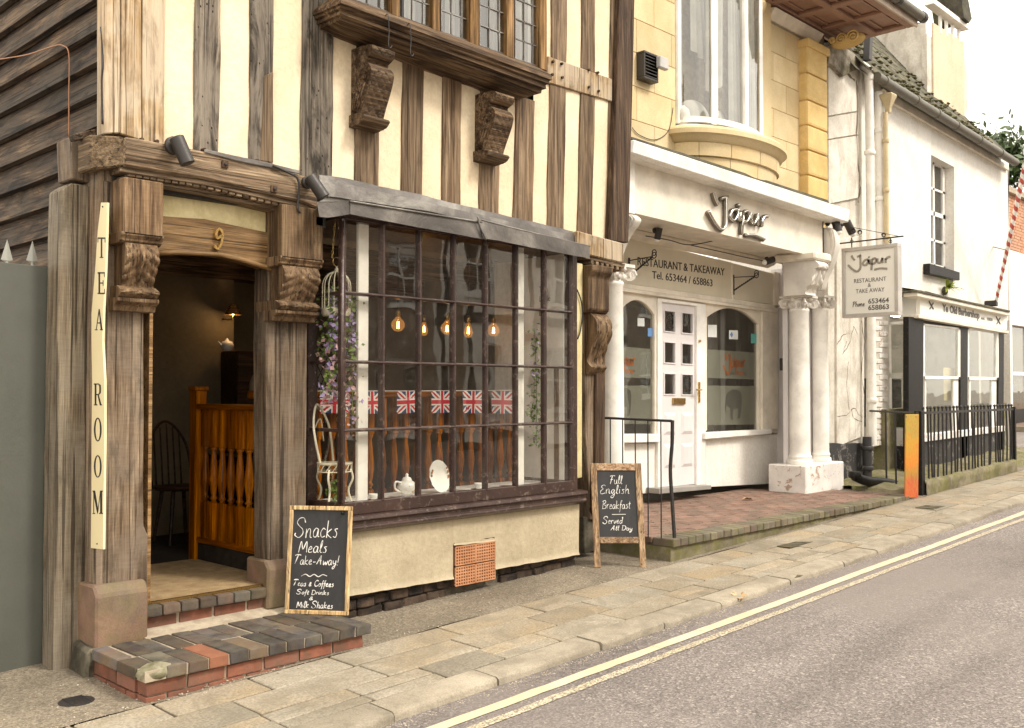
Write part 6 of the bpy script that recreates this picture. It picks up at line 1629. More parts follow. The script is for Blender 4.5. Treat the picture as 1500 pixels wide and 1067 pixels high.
# --- columns
def ionic(cx, cy, r, zbot, ztop, par):
    """round column with torus base and a scroll capital"""
    h = ztop-zbot
    col_ = build('column', MB().lathe((cx, cy, 0), [(r*1.22, zbot), (r*1.28, zbot+.02), (r*1.25, zbot+.05), (r*1.08, zbot+.06), (r*1.08, zbot+.08), (r*1.14, zbot+.095), (r*1.02, zbot+.12), (r, zbot+.15), (r*.99, zbot+h*.5), (r*.94, ztop-.20), (r*1.0, ztop-.19), (r*1.0, ztop-.17), (r*.94, ztop-.16), (r*1.0, ztop-.10), (r*1.05, ztop)], 28), P_WHITE, par, smooth='auto')
    cp = MB(); zc = ztop-.10
    for sx in (-1, 1):
        for sy in (-1, 1):
            c = Vector((cx+sx*r*1.05, cy+sy*r*1.05, zc)); d = Vector((sx, sy, 0)).normalized()
            sp = []
            for q in range(30):
                t = q/29; a = t*3.3*2*math.pi; rr_ = .062*(1-t*.8); sp.append(c+d*rr_*math.cos(a)+Vector((0,0,rr_*math.sin(a))))
            cp.tube(sp, [.014*(1-.3*q/29) for q in range(30)], 6)
            cp.tube([c-d*.03+Vector((-sy*.02*sx*sx, sx*.02, -.0)), c+d*.012], [.03,.03], 10)
        cp.tube(catmull([(cx-r*1.0, cy+sx*r*1.15, zc+.065), (cx, cy+sx*r*1.02, zc+.05), (cx+r*1.0, cy+sx*r*1.15, zc+.065)], 4), .014, 6)
        cp.tube(catmull([(cx+sx*r*1.15, cy-r, zc+.065), (cx+sx*r*1.02, cy, zc+.05), (cx+sx*r*1.15, cy+r, zc+.065)], 4), .014, 6)
    for k in range(14):
        a = k*2*math.pi/14; cp.ball((cx+r*1.02*math.cos(a), cy+r*1.02*math.sin(a), zc-.02), .022, 7, 5, (1,1,1.5))
    for (dx, dy) in ((0,-1),(-1,0),(1,0)): cp.ball((cx+dx*r*1.2, cy+dy*r*1.2, zc+.05), .032, 8, 6)
    cp.box(cx-r*1.35, cx+r*1.35, cy-r*1.35, cy+r*1.35, ztop-.03, ztop)
    build('capital', cp, P_CAP, col_, smooth='auto')
    return col_
P_CAP = paint('capital_paint', (.64,.60,.54), .7, worn=.15, wornc=(.42,.36,.27), wscale=18)
YC = 5.92
ca = at(1171, 560, YC); cb = at(1204, 560, YC)
zcap = at(1171, 432, YC-.1).z; zbs = at(1171, 683, YC-.15).z
ionic(ca.x, YC, .125, zbs, zcap, rest)
ionic(cb.x, YC+.02, .10, zbs, at(1204,432,YC-.1).z, rest)
build('column_plinth', MB().box(ca.x-.24, ca.x+.21, YC-.20, YC+.3, TZ-.1, zbs), P_PEEL, rest, bevel=.012)
build('column_plinth', MB().box(ca.x+.23, cb.x+.24, YC-.17, YC+.3, TZ-.1, zbs-.0), P_PEEL, rest, bevel=.012)
xsd = at(1141,560,YW-.01).x
build('pilaster', MB().box(xsd, xsd+.5, YC+.18, YW+.1, TZ-.1, 3.2), P_LILAC, rest, bevel=.006)
build('pilaster', MB().box(ca.x-.05, xsd+.1, YC+.13, YC+.2, TZ-.1, 3.2), P_LILAC, rest, bevel=.006)
build('pilaster_base', MB().box(at(1137,700,6.35).x, at(1142,700,6.35).x+.1, 6.3, 6.4, TZ, TZ+.22), P_PEEL, rest, bevel=.01)
ic = atX(1146,534,xsd); build('intercom', MB().box(xsd-.02, xsd, ic.y-.03, ic.y+.03, ic.z-.08, ic.z+.08), P_INKG, rest, bevel=.004)
# left column
cl_ = at(898, 560, 5.80); 
ionic(cl_.x, 5.82, .12, zg(cl_.x)+.1, at(898,385,5.7).z+.0, rest)
# carved consoles
zt = at(1160, 384, 5.7).z+.05
X_a, X_b = ca.x-.23, ca.x+.03
carved('carved_console', X_a, X_b, [(5.60, zt), (5.56, zt-.04), (5.57, zt-.10), (5.62, zt-.13), (5.64, zt-.2), (5.68, zt-.3), (5.74, zt-.36), (5.70, zt-.41)], P_CAP, rest, 1, .034, ybk=6.0)
build('console_cap', MB().box(X_a-.05, X_b+.13, 5.56, 6.1, zt, zt+.10), P_CREAM, rest, bevel=.02)
carved('carved_console', X_b, X_b+.09, [(5.72, zt), (5.70, zt-.04), (5.71, zt-.10), (5.74, zt-.13), (5.75, zt-.2), (5.77, zt-.3), (5.80, zt-.40)], P_CAP, rest, 1, .03, ybk=6.0)
# big S scroll beside the fascia, and its twin on the left, seen side on
def sscroll(X, w, pts, name='scroll_console', Y0=5.6):
    P = catmull([(a, b, 0) for a, b in pts], 7)
    mb = MB(); out = [(p.x, p.y) for p in P]; mb.prism(out+[(6.0, out[-1][1]), (6.0, out[0][1])], X, X+w, 'x')
    o = build(name, mb, P_CAP, rest, bevel=.006); e = MB()
    e.tube([(X-.004, p.x+.03, p.y) for p in P], .008, 5); e.tube([(X-.004, p.x+.06, p.y) for p in P], .005, 5); build('scroll_bead', e, P_CAP, o, smooth=True)
zA = at(1215, 335, 5.7).z; zB = at(1215, 425, 5.7).z; H = zA-zB
X_ = f1.x+.06
sscroll(X_, .12, [(5.66, zA), (5.60, zA-.08*H), (5.58, zA-.3*H), (5.63, zA-.55*H), (5.72, zA-.78*H), (5.76, zA-.95*H), (5.78, zB)])
zA = at(925, 318, 5.6).z; zB = at(925, 392, 5.6).z; H = zA-zB; X_ = at(936, 340, 5.50).x-.10
build('fascia_return', MB().box(at(914,250,5.7).x, at(926,250,5.72).x+.02, YFA-.02, YFA+.5, at(920,312,5.7).z, at(920,215,5.7).z), P_WHITE, rest, bevel=.005)
sscroll(X_, .10, [(5.52, zA), (5.47, zA-.1*H), (5.50, zA-.22*H), (5.58, zA-.38*H), (5.66, zA-.65*H), (5.70, zA-.9*H), (5.74, zB)])
# empty twisted-iron hanging bracket and a second one
def bracket_iron(px0, px1, pyt, pyb, ptip, label):
    """wall plate at px0, arm reaching out to the curl at ptip"""
    Yw = YW-.01; a = at(px0, pyt, Yw); b = at(px0, pyb, Yw); X = a.x; tip = atX(ptip[0], ptip[1], X)
    t = thing('iron_bracket', label, 'bracket', (X, Yw, b.z), 'twisted iron hanging brackets')
    build('wall_plate', MB().box(X-.01, X+.01, Yw-.012, Yw, b.z, a.z), P_IRON, t)
    build('arm', MB().tube([(X, Yw, a.z-.03), (X, tip.y, tip.z)], .006, 6), P_IRON, t)
    mb = MB(); s0 = Vector((X, Yw, b.z+.05)); s1 = Vector((X, tip.y, tip.z)); 
    for q in (0, math.pi): mb.tube([s0.lerp(s1, i/40)+Vector((.007*math.cos(i*.9+q), 0, .007*math.sin(i*.9+q))) for i in range(41)], .006, 5)
    build('twisted_stay', mb, P_IRON, t)
    mb = MB(); c = s1+Vector((0,-.02,.01)); mb.tube([c+Vector((0, .028*math.cos(q*.5), .03*math.sin(q*.5)+.03*(q > 13))) for q in range(24)], .006, 6); build('curl', mb, P_IRON, t)
bracket_iron(1074, 0, 403, 432, (1106,405), 'twisted iron bracket on the plain panel right of the restaurant sign lettering')
bracket_iron(921, 0, 378, 412, (956,376), 'wrought iron bracket with twisted stay crossing the word RESTAURANT')

# --- raised brick terrace
ter = thing('brick_terrace', 'raised red brick terrace in front of the restaurant, edged with mossy soldier bricks', 'terrace', (9.2, 5.4, .3))
Y0 = 4.77; XL = at(985, 800, Y0).x; XR = at(1332, 728, Y0).x
TE = TZ
build('terrace_base', MB().box(XL+.02, XR, Y0+.03, 6.9, -.1, TE-.045), MORTARD, ter)
mb = MB(); mb.grid(lambda a, b: (XL+(XR-XL)*a, Y0+.02+.012*noise.noise(Vector((a*30, b*4, 0))), -.15+(TE-.07+.15)*b), 60, 6); build('rendered_face', mb, S_MOSSW, ter, smooth=True)
mb = MB(); mb.grid(lambda a, b: (XL+.01, Y0+.02+a*.85, -.15+(TE-.07+.15)*b), 8, 4); build('rendered_face', mb, S_MOSSW, ter, smooth=True)
def ter_in(x, y):     # the front right corner tapers into the pavement
    return True
x = XL; i = 0
while x < XR-.05:
    w_ = .112; build('coping_brick', MB().box(x+.003, x+w_-.003, Y0-.01+rnd.uniform(-.006,.006), Y0+.205, TE-.068, TE+rnd.uniform(-.003,.003)), B_MOSS, ter, bevel=.007); x += w_; i += 1
base_me = None
y = Y0+.215; r_ = 0; big = 0
while y < 6.5:
    x = XL+.0-(.11 if r_ % 2 else 0); h_ = .103
    x_end = XR if y < 5.6 else ca.x-.1 if y > 5.7 else XR
    while x < x_end:
        x1 = min(x+.215, x_end); xa = max(x, XL)
        if x1-xa > .03: 
            if base_me is None:
                o = build('paver', MB().box(xa+.004, x1-.004, y, y+h_-.008, TE-.05, TE), B_PAVE, ter, bevel=.005); 
            o = build('paver', MB().box(xa+.003, x1-.003, y+.003, y+h_-.003, TE-.05, TE+rnd.uniform(-.003,.002)), B_PAVE, ter, bevel=.004) if big < 330 else None
            if big < 330: big += 1
            else: build('paver', MB().box(xa+.003, x1-.003, y+.003, y+h_-.003, TE-.05, TE), B_PAVE, ter)
            base_me = True
        x += .224
    y += h_+.004; r_ += 1
# ============================================================ BARBER SHOP and the white pier
YP = 5.92
barb = thing('barber_shop_building', 'white rendered barber shop with mossy slate roof and boarded dormer at the right', 'building', (14.5, 6.3, zg(14.5)))
def bp(name, px, Y=YP, d=.1, mat=PL_OLD, amp=0, **k): return ppoly(name, px, Y, d, mat, barb, amp, k.pop('bevel', .005), **k)
# cracked pier
bp('pier_render', [(1213,70),(1232,62),(1266,110),(1266,655),(1213,655)], YP+.03, .2, PL_OLD)
bp('pier_block', [(1214,95),(1254,88),(1255,163),(1214,170)], YP, .05)
bp('pier_block', [(1214,172),(1255,165),(1257,197),(1214,204)], YP, .05)
bp('pier_block', [(1214,206),(1257,199),(1258,290),(1214,299)], YP, .05)
bp('pier_block', [(1226,352),(1262,345),(1263,640),(1226,655)], YP, .05)
bp('pier_cap', [(1213,68),(1226,58),(1262,88),(1266,100),(1250,104),(1236,112),(1214,92)], YP-.06, .2, stone('broken_render', (.30,.26,.2), (.62,.56,.47), (.12,.1,.07), 7, bump=1, bd=.03, moss=.3, var=0), .01, rough=.012)
bp('tarred_base', [(1214,650),(1272,650),(1272,724),(1222,724),(1216,690)], YP-.02, .1, P_TAR, .01)
bp('brick_strip', [(1280,440),(1304,455),(1304,650),(1278,655)], YP+.0, .1, PL_OLD)
for k in range(24):
    y = 462+k*8; x = 1281+(k % 2)*8
    bp('brick', [(x,y),(x+12,y+.5),(x+12,y+7),(x,y+6.6)], YP-.012, .03, P_PEEL, bevel=.006)
def crack(pts, Y=YP-.001, w=.006, par=None, mat=None):
    q = []
    for (xa_, ya_), (xb2, yb2_) in zip(pts, pts[1:]):
        for k in range(4): q.append((xa_+(xb2-xa_)*k/4+rnd.uniform(-1,1)*(k > 0), ya_+(yb2_-ya_)*k/4+rnd.uniform(-.8,.8)*(k > 0)))
    pts = q+[pts[-1]]
    m_ = stroke_mesh([[(lambda p: (p.x, p.z))(at(x, y, Y)) for x, y in pts]], w, .0015, 1.0, 1)
    m_.v = [(u, Y-w_, v) for u, v, w_ in m_.v]; build('crack', m_, mat or CRK, par or barb)
CRK = paint('crack_shadow', (.16,.125,.09), .9)
crack([(1254,118),(1256,160),(1255,205),(1258,250),(1260,275),(1257,297)], w=.03)
crack([(1222,94),(1240,106),(1252,118)], w=.03)
crack([(1226,610),(1240,609),(1247,600),(1252,598),(1256,604),(1263,612)]); crack([(1247,600),(1250,612),(1262,618)])
crack([(1240,500),(1234,520),(1246,500),(1250,478),(1256,490)], w=.006); crack([(1226,505),(1236,490),(1246,488)], w=.006)
crack([(1243,530),(1240,560),(1244,600)], w=.004); crack([(1262,470),(1266,500),(1262,540),(1266,580)], w=.015)
# white wall round the upper window
W1 = [(1262,96),(1364,158),(1364,436),(1262,440)]
bp('white_wall', W1, YP, .2, PL_WHITE); bp('white_wall', [(1398,180),(1478,236),(1477,470),(1398,452)], YP, .2, PL_WHITE)
bp('white_wall', [(1364,158),(1398,180),(1398,245),(1364,227)], YP, .2, PL_WHITE, bevel=0); bp('white_wall', [(1364,395),(1398,404),(1398,452),(1364,436)], YP, .2, PL_WHITE, bevel=0)
xr_ = at(1478,300,YP).x
build('gable_return', MB().prism([(YP, 0), (YP, 5.65), (12.0, 8.5), (12.0, 0)], xr_-.05, xr_, 'x'), PL_WHITE, barb)
bp('base_wall', [(1300,600),(1475,590),(1475,690),(1300,730)], YP-.1, .2, S_MOSSW)
# upper sash
def jx(px): return at(px, 300, YP).x
xa, xb = jx(1364)+.01, jx(1398)-.01; zt, zb_ = at(1364,227,YP).z+.1, at(1364,388,YP).z
zt = at(1398,245,YP).z
zt0 = at(1364,227,YP).z
uw = build('upper_window', MB().box(xa, xb, 6.10, 6.13, zb_, zt0+.3), P_BLACK, barb)
for (a, b, c, d_) in ((0,1,.0,.04),(0,1,.49,.53),(0,1,.97,1),(0,.1,0,1),(.9,1,0,1),(.47,.53,0,1),(0,1,.25,.27),(0,1,.73,.75)):
    build('sash_bar', MB().box(xa+(xb-xa)*a, xa+(xb-xa)*b, 6.06, 6.10, zb_+(zt0-zb_)*c, zb_+(zt0-zb_)*d_), P_GLOSS, uw)
for c in range(2):
    for r_ in range(4): 
        t = rnd.uniform(-.003, .003)
        build('pane', MB().add([(xa+(xb-xa)*(.5*c+.02), 6.085+t, zb_+(zt0-zb_)*(r_*.25)), (xa+(xb-xa)*(.5*c+.48), 6.085, zb_+(zt0-zb_)*(r_*.25)), (xa+(xb-xa)*(.5*c+.48), 6.085-t, zb_+(zt0-zb_)*(r_*.25+.25)), (xa+(xb-xa)*(.5*c+.02), 6.085, zb_+(zt0-zb_)*(r_*.25+.25))], [(0,1,2,3)]), G_UP, uw, fixn=False)
bp('window_sill', [(1362,386),(1406,399),(1406,411),(1362,401)], 5.82, .3, P_BLACK)
# roof of slates above the gutter, slates in courses
zgut = at(1290,118,5.78).z; SL = 1.3
gA, gB = at(1280,112,5.76), at(1481,237,5.76)
def roofz(y): return gA.z+.03+(y-5.76)*.95
sl = MB()
ridge = MB()
build('roof_deck', MB().add([(gA.x-.5, 5.78, gA.z), (gB.x, 5.78, gB.z), (gB.x, 5.98, gB.z+.30), (gA.x-.5, 8.5, gA.z+3.5)], [(0,1,2,3)]), S_SLATE, barb, fixn=False)
y = 5.72; r_ = 0; xD = at(1412,120,6.2).x
while y < 6.95:
    x = gA.x-.35+(.12 if r_ % 2 else 0)
    while x < (gB.x if y < 5.85 else xD):
        f = (x-gA.x)/(gB.x-gA.x); z0 = gA.z+(gB.z-gA.z)*f+(y-5.76)*SL+.07
        w_ = .24
        build('slate', MB().hexa([(x+.003, y, z0), (x+w_-.003, y, z0), (x+w_-.003, y+.3, z0+.37), (x+.003, y+.3, z0+.37)], [(x+.003, y-.004, z0+.016), (x+w_-.003, y-.004, z0+.012), (x+w_-.003, y+.3, z0+.39), (x+.003, y+.3, z0+.39)]), S_SLATE, barb)
        x += w_
    y += .17; r_ += 1
mossb = MB()
for i in range(330):
    x = rnd.uniform(gA.x-.3, xD if rnd.random() < .85 else gB.x); y = (5.74 if x > xD else rnd.choice([rnd.uniform(5.72, 5.9), rnd.uniform(5.7, 6.5)]) if x > gA.x+1.2 else rnd.uniform(5.7, 6.9))
    f = (x-gA.x)/(gB.x-gA.x); mossb.ball((x, y, gA.z+(gB.z-gA.z)*f+(y-5.76)*SL+.095), rnd.uniform(.012, .042), 6, 4, (1.8,1.4,.55))
o = build('moss', mossb, MOSS, barb); o['kind'] = 'stuff'
build('gutter', MB().tube([(gA.x-.05, 5.70, gA.z-.03), (gB.x+.05, 5.70, gB.z-.02)], .068, 12), P_GUTTER, barb, smooth='auto')
for f in (.03,.22,.36,.5,.68,.86): p = Vector((gA.x, 5.70, gA.z-.03)).lerp(Vector((gB.x, 5.70, gB.z-.02)), f); build('gutter_bracket', MB().tube([p, p+Vector((.06,0,0))], .077, 12), P_GUTTER, barb, smooth='auto')
bp('eaves_board', [(1295,130),(1478,243),(1478,250),(1310,152)], YP-.05, .05, P_CREAM)
# dormer with a boarded front
YD = 6.22
d0, d1 = at(1358,60,YD), at(1416,80,YD); zlo = at(1358,148,YD).z; zlo2 = at(1416,182,YD).z; ztp = at(1372,2,YD).z
xd0, xd1 = at(1358,60,YD).x, at(1416,60,YD).x
build('dormer_cheek', MB().prism([(YD+.02, zlo-.1), (YD+.02, 7.6), (9.0, 7.6), (9.0, zlo+1.6)], xd0, xd0+.06, 'x'), PL_OLD, barb)
build('dormer_front', MB().box(xd0-.01, xd1, YD, YD+.08, zlo2-.2, 7.4), PL_OLD, barb)
bp('boarding', [(1367,33),(1413,62),(1413,174),(1368,150)], YD-.03, .03, plaster('boarding_paint', (.62,.49,.345), (.68,.55,.40), stain=.15, stc=(.45,.33,.2)))
for k in range(4): bp('board_joint', [(1378+k*9,20+k*6),(1380+k*9,21+k*6),(1380+k*9,50+k*4),(1378+k*9,49+k*4)], YD-.035, .04, P_WHITE)
bp('dormer_moulding', [(1369,-2),(1420,37),(1420,44),(1368,5)], YD-.14, .16, P_WHITE)
bp('dormer_moulding', [(1366,-30),(1369,-30),(1372,4),(1367,4)], YD-.06, .06, P_WHITE)
bp('dormer_verge', [(1404,-30),(1413,-30),(1424,28),(1420,34),(1412,26)], YD-.2, .5, S_SLATE)
bp('dormer_sill', [(1366,150),(1416,176),(1416,190),(1366,160)], YD-.10, .12, stone('crumbled_render', (.35,.3,.22), (.62,.56,.45), (.15,.13,.08), 9, bump=1, bd=.03, moss=.35, var=0), .008, rough=.01)
# chimney / neighbour's gable wall above
build('party_gable', MB().box(at(1213,30,6.9).x-.05, xd0, 9.0, 9.3, 5.6, 9.0), PL_OLD, barb)
# rainwater pipes
def pipe(px, y0, y1, Y, r, mat, name='downpipe'):
    a, b = at(px, y0, Y), at(px, y1, Y)
    o = build(name, MB().tube([(a.x, Y, a.z), (a.x, Y, b.z)], r, 12), mat, barb, smooth='auto')
    for f in (.12, .45, .8):
        z_ = b.z+(a.z-b.z)*f; build('pipe_collar', MB().lathe((a.x, Y, z_), [(r*1.25,-.03),(r*1.35,-.02),(r*1.35,.02),(r*1.25,.03)], 12), mat, o, smooth='auto')
    return o
pipe(1273, 118, 652, 5.80, .055, P_WHITE); pipe(1287, 135, 420, 5.84, .055, P_WHITE); pipe(1270, 640, 724, 5.80, .06, P_TAR)
a = at(1273,118,5.80); build('pipe_bend', MB().tube(catmull([(a.x, 5.80, a.z), (a.x-.03, 5.80, a.z+.12), (a.x-.16, 5.84, a.z+.18)], 5), .062, 12), P_WHITE, barb, smooth=True)
yp = pipe(1297, 165, 372, 5.74, .035, P_YPIPE)
a = at(1300,165,5.74); build('hopper', MB().lathe((a.x-.02, 5.72, a.z), [(.045,-.02),(.05,.05),(.08,.12),(.12,.20),(.13,.23),(.11,.25)], 4, a0=.785, a1=.785+2*math.pi), P_YPIPE, barb, bevel=.008)
o = thing('drainpipe', 'dark square downpipe dropping from the restaurant gutter to the roof', 'drainpipe', (at(1275,88,5.75).x, 5.8, at(1275,88,5.75).z))
a = at(1281,-40,5.75); b = at(1275,88,5.75)
build('pipe', MB().hexa([(b.x-.04, 5.75, b.z), (b.x+.05, 5.75, b.z), (b.x+.05, 5.84, b.z), (b.x-.04, 5.84, b.z)], [(a.x-.04, 5.75, a.z), (a.x+.05, 5.75, a.z), (a.x+.05, 5.84, a.z), (a.x-.04, 5.84, a.z)]), P_SPOT, o, bevel=.006)
# ------------------------------------------------------------ barber's bay
YB2 = 5.60
xl0 = at(1318,440,YP).x; xc0 = at(1348,440,YB2).x; xr0 = at(1477,470,YB2).x
za_, zb2_ = at(1348,430,YB2).z, at(1348,463,YB2).z
bay2 = build('shop_bay', MB().box(xc0, xr0, YB2+.02, YB2+.06, zb2_-.10, zb2_), P_BLACK, barb)
def b2(name, px, dy=0, d=.05, mat=P_BLACK, **k): return ppoly(name, px, YB2+dy, d, mat, bay2, 0, k.pop('bevel', .005), **k)
b2('fascia_board', [(1348,434),(1476,462),(1475,484),(1348,462)], -.03, .06, P_SIGNW)
b2('cornice', [(1344,428),(1480,458),(1480,463),(1344,434)], -.12, .2, P_CREAM); b2('cornice', [(1346,461),(1478,485),(1478,489),(1346,466)], -.08, .14, P_CREAM)
b2('lead_capping', [(1344,425),(1480,455),(1480,458),(1344,428)], -.14, .45, S_SLATE)
hx = lambda x, Y: at(x, 440, Y).x
for nm, m_, dz0, dz1, ex in (('fascia_board', P_SIGNW, zb2_, za_-.03, .0), ('cornice', P_CREAM, za_-.03, za_+.03, .05), ('cornice', P_CREAM, zb2_-.03, zb2_+.01, .04)):
    build(nm, MB().prism([(xl0-ex, YP), (xc0-ex*.6, YB2-.03-ex), (xc0+.05, YB2-.0), (xl0+.08, YP)], dz0, dz1, 'z'), m_, bay2)
build('bay_roof', MB().add([(xl0+.02, YP-.0, za_+.12), (xc0-.0, YB2-.1, za_+.02), (xr0-.12, YB2-.1, za_-.10), (xr0-.12, YP, za_+.0)], [(0,1,2,3)]), S_SLATE, bay2, fixn=False)
b2('corner_post', [(1331,464),(1353,466),(1352,720),(1331,724)], -.01, .08)
b2('post', [(1407,472),(1418,474),(1417,690),(1407,692)], 0, .08); b2('post', [(1463,482),(1471,483),(1470,680),(1462,682)], 0, .08)
for (x0, x1, y0, y1, yb) in ((1353,1407,474,556,640),(1418,1463,480,557,632)):
    y0r = y0+(x1-x0)*.12
    F = [([(x0,y0),(x1,y0r),(x1,y0r+3),(x0,y0+3)]), ([(x0,y1-5),(x1,y1-4),(x1,y1),(x0,y1)]), ([(x0,y0),(x0+2,y0),(x0+2,y1),(x0,y1)]), ([(x1-3,y0r),(x1,y0r),(x1,y1),(x1-3,y1)])]
    for f_ in F: b2('sash_frame', f_, -.0, .04, P_GLOSS)
    for f_ in ([(x0+2,y1),(x0+4,y1),(x0+4,yb),(x0+2,yb)], [(x1-10,y1),(x1-3,y1),(x1-3,yb),(x1-10,yb)], [(x0,yb-3),(x1,yb-4),(x1,yb),(x0,yb+1)]): b2('sash_frame', f_, .03, .04, P_GLOSS)
    b2('pane', [(x0+2,y0+2),(x1-3,y0r+2),(x1-3,y1-4),(x0+2,y1-4)], .02, .002, G_BARB, bevel=0)
    b2('pane', [(x0+4,y1),(x1-10,y1),(x1-10,yb-3),(x0+4,yb-3)], .05, .002, G_BARB, bevel=0)
b2('sill', [(1352,637),(1472,624),(1472,632),(1352,648)], -.05, .1, P_PEEL); b2('base_panel', [(1352,646),(1472,630),(1472,690),(1352,730)], .0, .05, P_TAR)
# side light, canted back to the wall
xw0, xw1 = at(1303,560,YP).x, at(1331,560,YB2+.02).x
def sdl(u, z_): return (xw0+(xw1-xw0)*u, YP+(YB2+.02-YP)*u, z_)
zst, zsb = at(1331,470,YB2).z, at(1331,632,YB2).z
def sbar(u0, u1, f0, f1, mat=P_GLOSS, nm='sash_frame', t=.04):
    Z0, Z1 = zsb+(zst-zsb)*f0, zsb+(zst-zsb)*f1
    a, b = sdl(u0, 0), sdl(u1, 0); build(nm, MB().prism([(a[0], a[1]), (b[0], b[1]), (b[0]+t, b[1]+t), (a[0]+t, a[1]+t)], Z0, Z1, 'z'), mat, bay2)
for q in ((0,.12,0,1),(.9,1,0,1),(0,1,0,.03),(0,1,.97,1),(0,1,.48,.53)): sbar(*q)
sbar(.1,.92,.02,.98, G_BARB, 'pane', .003); sbar(-.1,1.02,-.14,-.001, P_PEEL, 'sill', .06); sbar(-.05,1.02,-.7,-.14, P_TAR, 'base_panel', .05); sbar(-.08,0,-.3,1.02,P_BLACK,'post')
# interior with lit strip lights
build('shop_interior', MB().box(xw0, xr0+.3, 8.8, 8.9, 0, 3.2), LITIN, barb); build('shop_interior', MB().box(xw0, xr0+.3, YP+.25, 8.8, .5, .55), GREYIN, barb)
build('shop_interior', MB().box(xw0, xr0+.3, YP+.25, 8.8, 2.95, 3.0), LITIN, barb); build('shop_interior', MB().box(xr0+.1, xr0+.2, YP+.2, 8.8, .5, 3.0), LITIN, barb)
TUBE = emit('strip_light_glow', (1,.95,.85), 18)
for i, (x, y, L) in enumerate(((13.9,7.0,1.2),(15.6,6.9,1.2),(15.2,8.0,1.3))):
    t = thing('strip_light', ['lit white strip light seen through the side pane of the barber shop', 'lit white strip light nearest the front panes of the barber shop', 'lit white strip light towards the back of the barber shop'][i], 'ceiling light', (x, y, 2.95), 'strip lights in the barber shop')
    build('tube', MB().box(x, x+L, y, y+.06, 2.85, 2.89), TUBE, t); build('housing', MB().box(x, x+L, y-.03, y+.09, 2.89, 2.95), P_GLOSS, t)
for i in range(3):
    X = 14.6+i*1.1; t = thing('barber_chair', ['barber chair behind the left front window', 'barber chair behind the middle post', 'barber chair behind the right front window'][i], 'chair', (X, 6.8, .55), 'barber chairs inside the shop')
    build('seat', MB().box(X-.25, X+.25, 6.6, 7.1, 1.05, 1.17), P_BLACK, t, bevel=.04, seg=2); build('backrest', MB().box(X-.22, X+.22, 7.05, 7.15, 1.15, 1.8), P_BLACK, t, bevel=.03, seg=2)
    build('pedestal', MB().lathe((X, 6.85, .55), [(.25,0),(.25,.04),(.05,.08),(.05,.5)], 16), P_CHROME, t, smooth='auto')
mr = thing('wall_mirror', 'framed mirror on the far wall of the barber shop', 'mirror', (15.6, 8.75, 1.4)); build('frame', MB().box(15.2,16.6,8.74,8.79,1.3,2.5), P_BLACK, mr); build('glass', MB().box(15.27,16.53,8.73,8.745,1.37,2.43), P_CHROME, mr)
# shelves of bottles on the far wall and posters in the windows
for k, z_ in enumerate((1.0, 1.35)):
    sh = thing('bottle_shelf', ['lower glass shelf of small bottles inside the barber shop', 'upper glass shelf of small bottles inside the barber shop'][k], 'shelf', (14.6, 8.6, z_))
    build('board', MB().box(13.9, 15.1, 8.5, 8.78, z_-.03, z_), P_GLOSS, sh)
    for i in range(9):
        x = 13.98+i*.125; build('bottle', MB().lathe((x, 8.62, z_), [(.03,0),(.03,.12),(.012,.15),(.012,.19)], 8), rnd.choice([C_BLUE, C_RED, TEAL, P_GOLD, P_SIGNC]), sh, smooth=True)
pst = build('poster', MB().box(15.35, 15.8, 5.72, 5.725, 1.45, 1.95), P_SIGNC); tagp(pst, 'small pale poster hung inside the right window of the barber shop', 'poster')
# blackletter-style sign: heavy slanted lettering with drop strokes
def blackletter(body, px0, px1, py0, py1, hpx):
    textline(body, px0, px1, py0, py1, hpx, YB2-.033, P_INKG, bay2, bold=.035, depth=.002)
blackletter('Ye Old Barbershop', 1381, 1434, 456, 467, 11); textline('est. 1800', 1437, 1453, 468, 471, 5, YB2-.033, P_INKG, bay2, depth=.002)
for (x, y) in ((1364,447),(1462,469)):
    a = at(x-3, y-5, YB2-.034); b = at(x+3, y+6, YB2-.034); c = at(x+3, y-3, YB2-.034); d_ = at(x-2, y+6, YB2-.034)
    mb = MB(); mb.tube([a, b], .012, 5); mb.tube([c, d_], .010, 5); build('scissors_emblem', mb, P_INKG, bay2)
# fern growing under the window sill
fp = at(1388, 423, 5.86); fn_ = thing('fern', 'small bright green fern sprouting from the wall under the upper sash window', 'fern', (fp.x, 5.9, fp.z))
mb = MB()
for i in range(26):
    a = rnd.uniform(0, 6.28); L = rnd.uniform(.14, .36); d = Vector((math.cos(a)*.8, -abs(math.sin(a))*.8, rnd.uniform(.1,.9))).normalized(); p0_ = fp.copy(); s_ = d.cross(Vector((0,0,1))).normalized()*.03
    P = [p0_+d*L*t+Vector((0,0,-.12*t*t)) for t in (0,.25,.5,.75,1)]
    mb.add([v for t, p in enumerate(P) for v in (p-s_*(1-abs(t-1.5)/3), p+s_*(1-abs(t-1.5)/3))], [(2*i_, 2*i_+2, 2*i_+3, 2*i_+1) for i_ in range(4)])
o = build('fronds', mb, leafm('fern_green', (.20,.26,.03), (.40,.46,.08)), fn_, fixn=False); mb = MB(); mb.ball((fp.x, 5.9, fp.z-.03), .07, 8, 6, (1.5,.4,1)); build('roots', mb, S_ROUGH, fn_, rough=.0)
